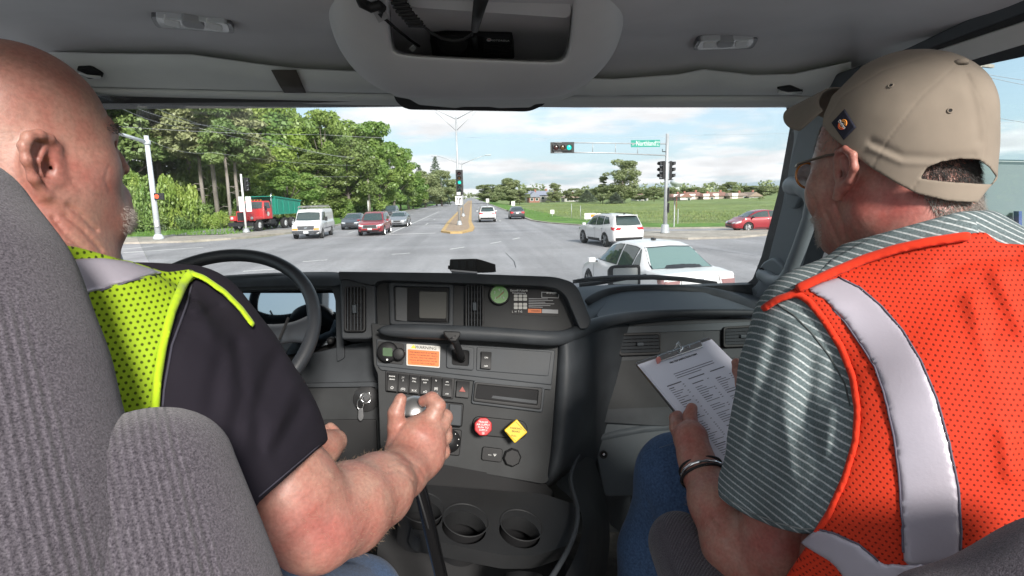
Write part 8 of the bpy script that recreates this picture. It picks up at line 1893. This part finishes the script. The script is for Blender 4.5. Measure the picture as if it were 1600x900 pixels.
# brim as a curved plate
rows = []
for t in np.linspace(0, 1, 9):
    r_ = []
    for a in np.linspace(-1.25, 1.25, 15):
        x = .076*math.cos(a*.9)+t*.082*math.cos(a)**.5; y = .080*math.sin(a)*(1-.06*t); z = .010-.010*t-8.0*y*y*(1+.35*t)
        r_.append(KP(x, y, z+.088))
    rows.append(r_)
grid('cap_brim', rows, m_cap, pa, 1, True, .004)
MB().lathe([(.008, -.002), (.008, .001), (.005, .004), (.001, .005)], at(1501, 98, 0.659), (0, 0, 1), 16).build('cap_button', m_cap, pa, True)
from mathutils.bvhtree import BVHTree as _B
capo = [x for x in pa.children if x.name.startswith('cap') and 'brim' not in x.name and 'button' not in x.name][0]
bv = _B.FromPolygons([v.co.copy() for v in capo.data.vertices], [tuple(p.vertices) for p in capo.data.polygons])
def oncap(x, y, off=.0008):
    d = ray(x, y).normalized(); h, n, _, _ = bv.ray_cast(CAM, d)
    if h is None: return at(x, y, .5), Vector((0, -1, 0))
    if n.dot(d) > 0: n = -n
    return h+n*off, n
for (x, y) in ((1392, 134), (1484, 173)):
    p, n = oncap(x, y); MB().tube([p+(n.orthogonal()*math.cos(a)+n.cross(n.orthogonal())*math.sin(a)).normalized()*.0026 for a in np.linspace(0, 6.283, 17)[:-1]], .0008, 6, closed=True).build('eyelet', m_cap, pa, True); MB().lathe([(.0022, 0), (.0022, .0004)], p-n*.0004, n, 12).build('eyelet_hole', m_hole, pa)
# woven patch
pc = [(1321, 171), (1337, 190), (1338, 200), (1320, 218), (1302, 197), (1301, 193)]
quad = [(1321, 171), (1338.5, 199), (1319.5, 218.5), (1301, 192)]
V = []; m_ = 8
for i in range(m_+1):
    for j in range(m_+1):
        u, v = i/m_, j/m_; a = Vector(quad[0]).lerp(Vector(quad[1]), u); b = Vector(quad[3]).lerp(Vector(quad[2]), u); q = a.lerp(b, v); V.append(oncap(q.x, q.y, .0014)[0])
patch = mesh('woven_patch', V, [(i*(m_+1)+j, (i+1)*(m_+1)+j, (i+1)*(m_+1)+j+1, i*(m_+1)+j+1) for i in range(m_) for j in range(m_)], pa, M_('navy_patch', (.012, .013, .028), .8, bump=.4, bscale=1500), True)
sm = patch.modifiers.new('t', 'SOLIDIFY'); sm.thickness = .0012; sm.offset = 0
pA, nA = oncap(1320, 195, 0.004); xq, _ = oncap(1327, 204, 0.004); yq, _ = oncap(1314, 199.5, 0.004)
bx_ = (xq-pA).normalized(); bn_ = nA; by_ = bn_.cross(bx_)
if by_.dot(UP) < 0: by_ = -by_
Mx = Matrix((bx_, by_, bx_.cross(by_))).transposed()
sgn = 1 if bx_.cross(by_).dot(nA) > 0 else -1
for r0_, a0_, a1_, c_ in ((.0062, 20, 160, (.85, .30, .05)), (.0062, 200, 340, (.80, .14, .05)), (.0042, 30, 150, (.85, .40, .08)), (.0042, 210, 330, (.85, .24, .06))):
    MB().tube([pA+bx_*math.cos(R(a))*r0_*.9+by_*math.sin(R(a))*r0_ for a in np.linspace(a0_, a1_, 12)], .0007, 5).build('patch_arc', M_('patch_orange%.2f' % c_[1], c_, .6), pa, True)
text('patch_lettering', 'Dickies', pA+nA*.0010, Mx, .0052, M_('patch_white', (.75, .74, .72), .6), pa, .0002, sx=1.0)
# glasses
gl_ = empty('glasses', KP(.1, 0, -.03), 0); gl_.parent = pa; gl_.matrix_parent_inverse = pm(pa).inverted()
m_gf = M_('amber_glasses_frame', (.42, .17, .05), .25, coat=.6); m_gt = M_('bronze_temple', (.14, .11, .09), .3, metal=.6)
MB().tube([KP(.100, .060, -.014), KP(.085, .071, -.012), KP(.03, .079, -.010), KP(-.005, .082, -.012), KP(-.022, .082, -.028)], [.0022, .0022, .0019, .0018, .0018], 8).build('temple_arm', m_gt, gl_, True)
MB().tube([KP(.100, -.060, -.014), KP(.085, -.071, -.012), KP(.0, -.080, -.012)], .002, 8).build('temple_arm', m_gt, gl_, True)
for s_ in (1, -1):
    gc = KP(.104, .033*s_, -.027)
    ringp = [gc-sP*(.026*math.cos(a))+uP*(.019*math.sin(a))-fP*(.10*(.026*math.cos(a)*s_))  for a in np.linspace(0, 6.283, 41)[:-1]]
    MB().tube(ringp, .0018, 8, closed=True).build('lens_rim', m_gf, gl_, True)
    mesh('lens', ringp, [tuple(range(len(ringp)))], gl_, glass_mat('spectacle_glass', (.96, .97, .97), .08))
0 and print('GL', proj(KP(.104, .059, -.027)), 'brow', proj(KP(.085,.05,-.01)), 'cheek', proj(KP(.07,.05,-.06)), 'ear', proj(KP(-.005,.08,-.03)), 'chin', proj(KP(.085,0,-.14)), 'back', proj(KP(-.1,0,0)),'top',proj(KP(0,0,.12)))
# polo shirt
polJ = JJ((1266, 512, 0.696, 72), (1254, 590, 0.696, 80), (1238, 680, 0.714, 80), (1208, 772, 0.738, 84))
phem = [(1100, 380), (1122, 776), (1140, 790), (1172, 808), (1210, 824), (1250, 834), (1290, 834), (1330, 1000), (1340, 1300), (2400, 1300), (2400, 300), (1500, 330), (1250, 400)]
def torso_P(P):
    d = ell(P, at(1510, 850, 0.605), (.25, .17, .34)); d = smin(d, rc(P, J(1275, 500, 0.696, 66), J(1740, 540, 0.557, 72)), .06)
    d = smin(d, rc(P, J(1300, 500, 0.690, 70), J(1420, 400, 0.690, 80)), .06); d = smin(d, rc(P, J(1700, 500, 0.569, 70), J(1470, 400, 0.665, 86)), .06); return d
def polo_fn(P):
    d = smin(torso_P(P), chain(P, polJ, .05), .04)
    d = d+creases(P, [[(1268, 560), (1260, 640), (1280, 720)], [(1216, 520), (1188, 620), (1170, 720)]], 10, .0055)-creases(P, [[(1240, 540), (1225, 640), (1235, 740)], [(1300, 640), (1290, 720)]], 11, .0045)+creases(P, [[(1170, 560), (1150, 700)], [(1320, 680), (1250, 800)]], 8, .0035)
    return smax(d+.0024*wob(P, 15, 21)+.0006*wob(P, 50, 3), poly_px(P, phem), .003)
polo = make('polo_shirt', polo_fn, polJ+[(np.array(at(1500, 800, 0.605)), .40), J(1740, 540, 0.557, 75)], .0042, m_polo, pa)
def stripeattr(o, axis, pitch, add=0, bend=0):
    co = np.empty(len(o.data.vertices)*3, np.float32); o.data.vertices.foreach_get('co', co); co = co.reshape(-1, 3); vattr(o, 'stripe', co@np.array(axis, np.float32)/pitch+add+bend*wob(co, 9, 4)+50)
sax = (-UP*.82-RT*.57).normalized(); stripeattr(polo, tuple(sax), .0083, 0, .5)
coll = [(1238, 462), (1262, 440), (1300, 405), (1350, 376), (1400, 358), (1450, 348), (1524, 342), (1532, 372), (1480, 378), (1400, 400), (1340, 425), (1290, 450), (1250, 470)]
cbase = lambda P: smin(torso_P(P)-.004, rc(P, (kp(-.045, .0, -.135, .083)), kp(-.06, .005, -.20, .10)), .03)
co_ = make('polo_collar', lambda P: smax(cbase(P)+.0006*wob(P, 40, 1), poly_px(P, coll), .003), [J(1270, 440, 0.726, 40), J(1400, 380, 0.605, 60), J(1520, 370, 0.581, 60), (np.array(at(1430, 400, 0.665)), .16)], .0032, m_polo, pa)
stripeattr(co_, tuple((UP*.93+RT*.30-FW*.2).normalized()), .0078)
# orange vest
opoly = [(1186, 490), (1200, 474), (1226, 458), (1250, 446), (1300, 424), (1350, 402), (1400, 386), (1450, 374), (1520, 364), (1540, 362), (1560, 380), (2300, 420), (2300, 1300), (1210, 1300), (1228, 900), (1262, 850), (1290, 812), (1318, 750), (1337, 690), (1341, 640), (1334, 590), (1312, 540), (1284, 496), (1262, 468), (1240, 460), (1215, 470), (1196, 486)]
vP = [(np.array(at(1500, 800, 0.605)), .42), J(1275, 500, 0.696, 80), J(1740, 540, 0.557, 80)]
def vbase(P):
    d = torso_P(P); d = smin(d, chain(P, polJ[:2], .05), .03)
    d = d-creases(P, [[(1520, 470), (1560, 600), (1580, 740)], [(1560, 430), (1600, 520)]], 14, .006)+creases(P, [[(1545, 520), (1570, 660)], [(1480, 420), (1530, 400), (1590, 400)]], 12, .005)
    return d+.0035*wob(P, 9, 31)+.0010*wob(P, 32, 8)
make('safety_vest', clipped(vbase, .007, opoly), vP, .0042, m_or, pa)
s1 = [(1260, 452), (1288, 440), (1313, 432), (1345, 448), (1380, 478), (1412, 515), (1440, 562), (1464, 620), (1484, 690), (1498, 760), (1504, 830), (1500, 880), (1412, 884), (1409, 820), (1404, 740), (1396, 680), (1380, 612), (1366, 572), (1346, 540), (1318, 500), (1290, 470)]
make('reflective_strip', clipped(vbase, .0105, s1), vP, .0036, m_refl, pa)
s2 = [(1250, 848), (1278, 824), (1300, 830), (1340, 848), (1380, 880), (1500, 880), (1640, 840), (1640, 960), (1330, 960), (1316, 900), (1300, 880), (1270, 862)]
make('reflective_strip', clipped(vbase, .0100, s2), vP, .0040, m_refl, pa)
arm_line = [(1190, 484), (1214, 468), (1244, 458), (1264, 470), (1288, 500), (1314, 542), (1332, 588), (1340, 640), (1337, 690), (1320, 748), (1296, 802), (1268, 846)]
make('vest_binding', clipped(vbase, .0095, band_poly(arm_line, 12)), vP, .0034, m_orb, pa)
neck_line = [(1244, 452), (1300, 426), (1350, 405), (1400, 389), (1450, 378), (1518, 368)]
make('vest_neck_binding', clipped(lambda P: smin(vbase(P), cbase(P)-.001, .02), .0100, band_poly(neck_line, 15)), vP+[J(1520, 370, 0.581, 60)], .0034, m_orb, pa)
def stitch(o, pts, nm, mat, r=.0011, off=.0010, par=None):
    dg_ = bpy.context.evaluated_depsgraph_get(); me = o.evaluated_get(dg_).to_mesh(); b_ = _B.FromPolygons([v.co.copy() for v in me.vertices], [tuple(p.vertices) for p in me.polygons]); out = []
    for (ax_, ay_), (bx_, by_) in zip(pts[:-1], pts[1:]):
        for k in range(6):
            x, y = ax_+(bx_-ax_)*k/6, ay_+(by_-ay_)*k/6; d = ray(x, y).normalized(); h, n, _, _ = b_.ray_cast(CAM, d)
            if h is not None and (not out or (h-out[-1]).length < .05): out.append(h+(n if n.dot(d) < 0 else -n)*off)
    if len(out) > 3: return MB().tube(out, r, 6).build(nm, mat, par or o.parent, True)
m_st = M_('grey_purple_thread', (.09, .08, .11), .8)
_ps = [x for x in pa.children if x.name.startswith('reflective_strip')]
for L_ in ([(1264, 455), (1292, 472), (1320, 501), (1348, 541), (1368, 573), (1382, 613), (1398, 681), (1406, 741), (1411, 820), (1413, 872)], [(1310, 434), (1343, 450), (1378, 480), (1410, 517), (1438, 564), (1462, 622), (1482, 692), (1496, 762), (1501, 830), (1499, 866)]): stitch(_ps[0], L_, 'strip_stitching', m_st)
for L_ in ([(1280, 828), (1302, 834), (1340, 851), (1378, 882)], [(1262, 858), (1290, 874), (1304, 890)]): stitch(_ps[1], L_, 'strip_stitching', m_st)
stitch(polo, [(1126, 771), (1146, 784), (1176, 801), (1212, 816), (1252, 826), (1280, 826)], 'sleeve_hem', M_('polo_hem_thread', (.20, .22, .22), .9), .0008)
stitch(polo, [(1215, 476), (1240, 492), (1268, 520), (1296, 556), (1320, 600), (1330, 640)], 'shoulder_seam', M_('polo_seam', (.05, .06, .06), .9), .0010, .0002)
_dt = [x for x in dr.children if x.name.startswith('t_shirt')][0]
stitch(_dt, [(404, 776), (450, 737), (512, 684)], 'sleeve_hem', M_('tee_thread', (.035, .033, .05), .9), .0007, .0003)
stitch(_dt, [(300, 446), (290, 480), (268, 540), (256, 610), (254, 640)], 'shoulder_seam', M_('tee_thread', (.03, .028, .04), .9), .0010, .0004)
_ds = [x for x in dr.children if x.name.startswith('reflective_strip')][0]
stitch(_ds, [(112, 465), (150, 455), (190, 442), (250, 427)], 'strip_stitching', m_st, .0008)
# jeans
legP = JJ((1350, 1110, .62, 100), (1170, 965, .86, 62), (1058, 742, 1.12, 58), (1020, 860, 1.14, 48), (1000, 1000, 1.10, 44)); legP2 = JJ((1500, 1150, .6, 100), (1330, 1020, .9, 64), (1150, 770, 1.2, 55), (1130, 960, 1.2, 46)); 
make('jeans', lambda P: np.minimum(chain(P, legP, .04), chain(P, legP2, .04))+.002*wob(P, 26, 3)+creases(P, [[(1040, 720), (1070, 780), (1120, 860)], [(1010, 780), (1030, 840)], [(1060, 700), (1100, 740)]], 4, .0025), legP+legP2, .0048, m_denim, pa)
stitch([x for x in pa.children if x.name.startswith('jeans')][0], [(1030, 700), (1062, 690), (1090, 730), (1130, 790), (1165, 860)], 'jeans_seam', M_('denim_seam', (.10, .14, .22), .9), .0012, .0002)
# bracelets
br = Vector(armP[6][0]); ax_ = (Vector(armP[7][0])-Vector(armP[5][0])).normalized(); a_ = ax_.orthogonal().normalized(); b_ = ax_.cross(a_)
for k, (o_, r_, rad, mt) in enumerate(((.0, .0375, .0030, m_steel), (.009, .0375, .0022, m_blk), (-.008, .0385, .0026, m_blk))):
    c_ = br+ax_*o_; o = MB().tube([c_+(a_*math.cos(t)+b_*math.sin(t))*r_*(1+.03*math.sin(3*t+k)) for t in np.linspace(0, 6.283, 49)[:-1]], [rad*(1+.25*math.sin(i*2.1)) if mt is m_steel else rad for i in range(48)], 8, closed=True).build('bracelet', mt, pa, True)
    o['label'] = ['silver chain bracelet', 'thin black braided bracelet', 'thick black braided bracelet'][k]
# clipboard
cb = empty('clipboard', at(1080, 630, 1.05), 0, 'silver clipboard with printed checklist held by the man in orange', 'clipboard')
S_c = Surf(at(993, 563, 1.12), at(1107, 527, 1.16), at(1130, 738, .92))
plate('board', S_c, rpoly([(993, 566), (1108, 526), (1240, 660), (1136, 742)], 3), .0, .010, m_satin, cb, .002)
for k in range(3): plate('paper', S_c, [(1000-2*k, 569+k*.5), (1112, 530), (1238, 657), (1137-k, 738-k)], .0012+.0010*(2-k), .0008, M_('printed_paper', (.70, .71, .80), .8), cb)
plate('clip_bar', S_c, rpoly([(1026, 556), (1095, 532), (1100, 541), (1031, 565)], 3), .010, .006, m_steel, cb, .002)
for (x, y) in ((1046, 552), (1075, 542)): MB().lathe([(.0045, 0), (.0045, .0015), (.002, .003)], S_c.hit(x, y, .010), S_c.n, 12).build('rivet', m_satin, cb, True)
MB().tube([S_c.hit(1054, 545, .012), S_c.hit(1060, 535, .022), S_c.hit(1066, 545, .020), S_c.hit(1062, 552, .014)], .003, 8).build('clip_spring', m_steel, cb, True)
plate('clip_tip', S_c, rpoly([(1025, 559), (1031, 556), (1034, 563), (1028, 567)], 2), .011, .007, M_('pink_clip_tip', (.55, .2, .18), .5), cb, .001)
# printed lines of the checklist
o0, ox, oy = Vector((1000, 569)), Vector((112, -39)), Vector((137, 169))
def cq(u, v): p = o0+ox*u+oy*v; return (p.x, p.y)
g = random.Random(4); inks = MB()
def ln(u0, v0, u1, h_=.0045, off=.0040):
    P = [S_c.hit(*cq(a, b), off) for a, b in ((u0, v0), (u1, v0), (u1, v0+h_), (u0, v0+h_))]; inks.prism(P, -S_c.n*.0004)
for k in range(3): ln(.28, .155+k*.018, .82-.2*(k == 2), .004)
for c_, (u0, wd) in enumerate(((.10, .22), (.40, .24), (.70, .22))):
    ln(u0, .225, u0+wd*.9, .007)
    for k in range(38):
        v = .25+k*.0185+.02*c_
        if v > .92 or g.random() < .12: continue
        ln(u0, v, u0+wd*g.uniform(.25, .8), .006 if k % 7 == 0 else .0035)
        if g.random() < .7: ln(u0+wd*.86, v, u0+wd*.95, .004)
inks.build('printed_lines', M_('ink_grey', (.10, .10, .12), .8), cb)
txt('lettering', 'PRE-TRIP INSPECTION FORM', S_c, 1068, 560, 3.2, m_blk, cb, .0042, (1, -.34), .9)
# ================================================================ PASSENGER'S SEAT
st = empty('passenger_seat', at(1500, 900, .4), 0, 'grey tweed passenger seat, only its cushion edge and shoulder of the backrest in view', 'seat')
bk = JJ((1480, 985, .36, 90), (1700, 925, .33, 92), (1950, 870, .30, 92))
o = make('backrest', lambda P: smin(chain(P, bk, .05), rc(P, J(1650, 1150, .34, 150), J(1900, 1150, .34, 150)), .06)+.001*wob(P, 16, 4), bk+JJ((1650, 1150, .34, 150), (1900, 1150, .34, 150)), .0055, m_seat, st); ribattr(o, (1, 0, 0), lambda x, y: x*0)
cj = JJ((1062, 850, .86, 48), (1110, 960, .74, 60), (1180, 1080, .6, 80))
o = make('cushion', lambda P: chain(P, cj, .03)+creases(P, [[(1030, 818), (1052, 880), (1070, 940)]], 2, .003)+.001*wob(P, 20, 4), cj, .0045, m_seat, st); ribattr(o, (.7, -.7, 0), lambda x, y: np.clip((x-1036-(y-820)*.30)/6, 0, 1))
# seat belt
sbt = empty('seat_belt', at(1560, 390, .7), 0, 'brown grey seat belt webbing running from the passenger\'s shoulder to the door pillar', 'seat belt')
a, b = at(1530, 402, .74), at(1690, 356, .86); d = (b-a); n = Vector((0, 0, 1))*.012
mesh('webbing', [a-n, b-n*1.6, b+n*1.6, a+n], [(0, 1, 2, 3)], sbt, M_('belt_webbing', (.09, .075, .07), .8, bump=.4, bscale=900)).modifiers.new('t', 'SOLIDIFY').thickness = .002
# knob of the gear lever in the driver's hand
kc = at(648, 648, .905); MK = np.array([RT, FW, UP]).T
lo, hi = np.array(kc)-.06, np.array(kc)+.06
V, F = sdf_mesh(lambda P: ell(P, kc, (.029, .031, .031), MK), lo, hi, .002); npmesh('knob', V, F, gl, m_blk)
V, F = sdf_mesh(lambda P: smax(ell(P, kc, (.0302, .0322, .0322), MK), -plane(P, kc+UP*.004, tuple(UP)), .002), lo, hi, .002); npmesh('knob_cap', V, F, gl, M_('brushed_knob_metal', (.45, .45, .45), .33, metal=.9))
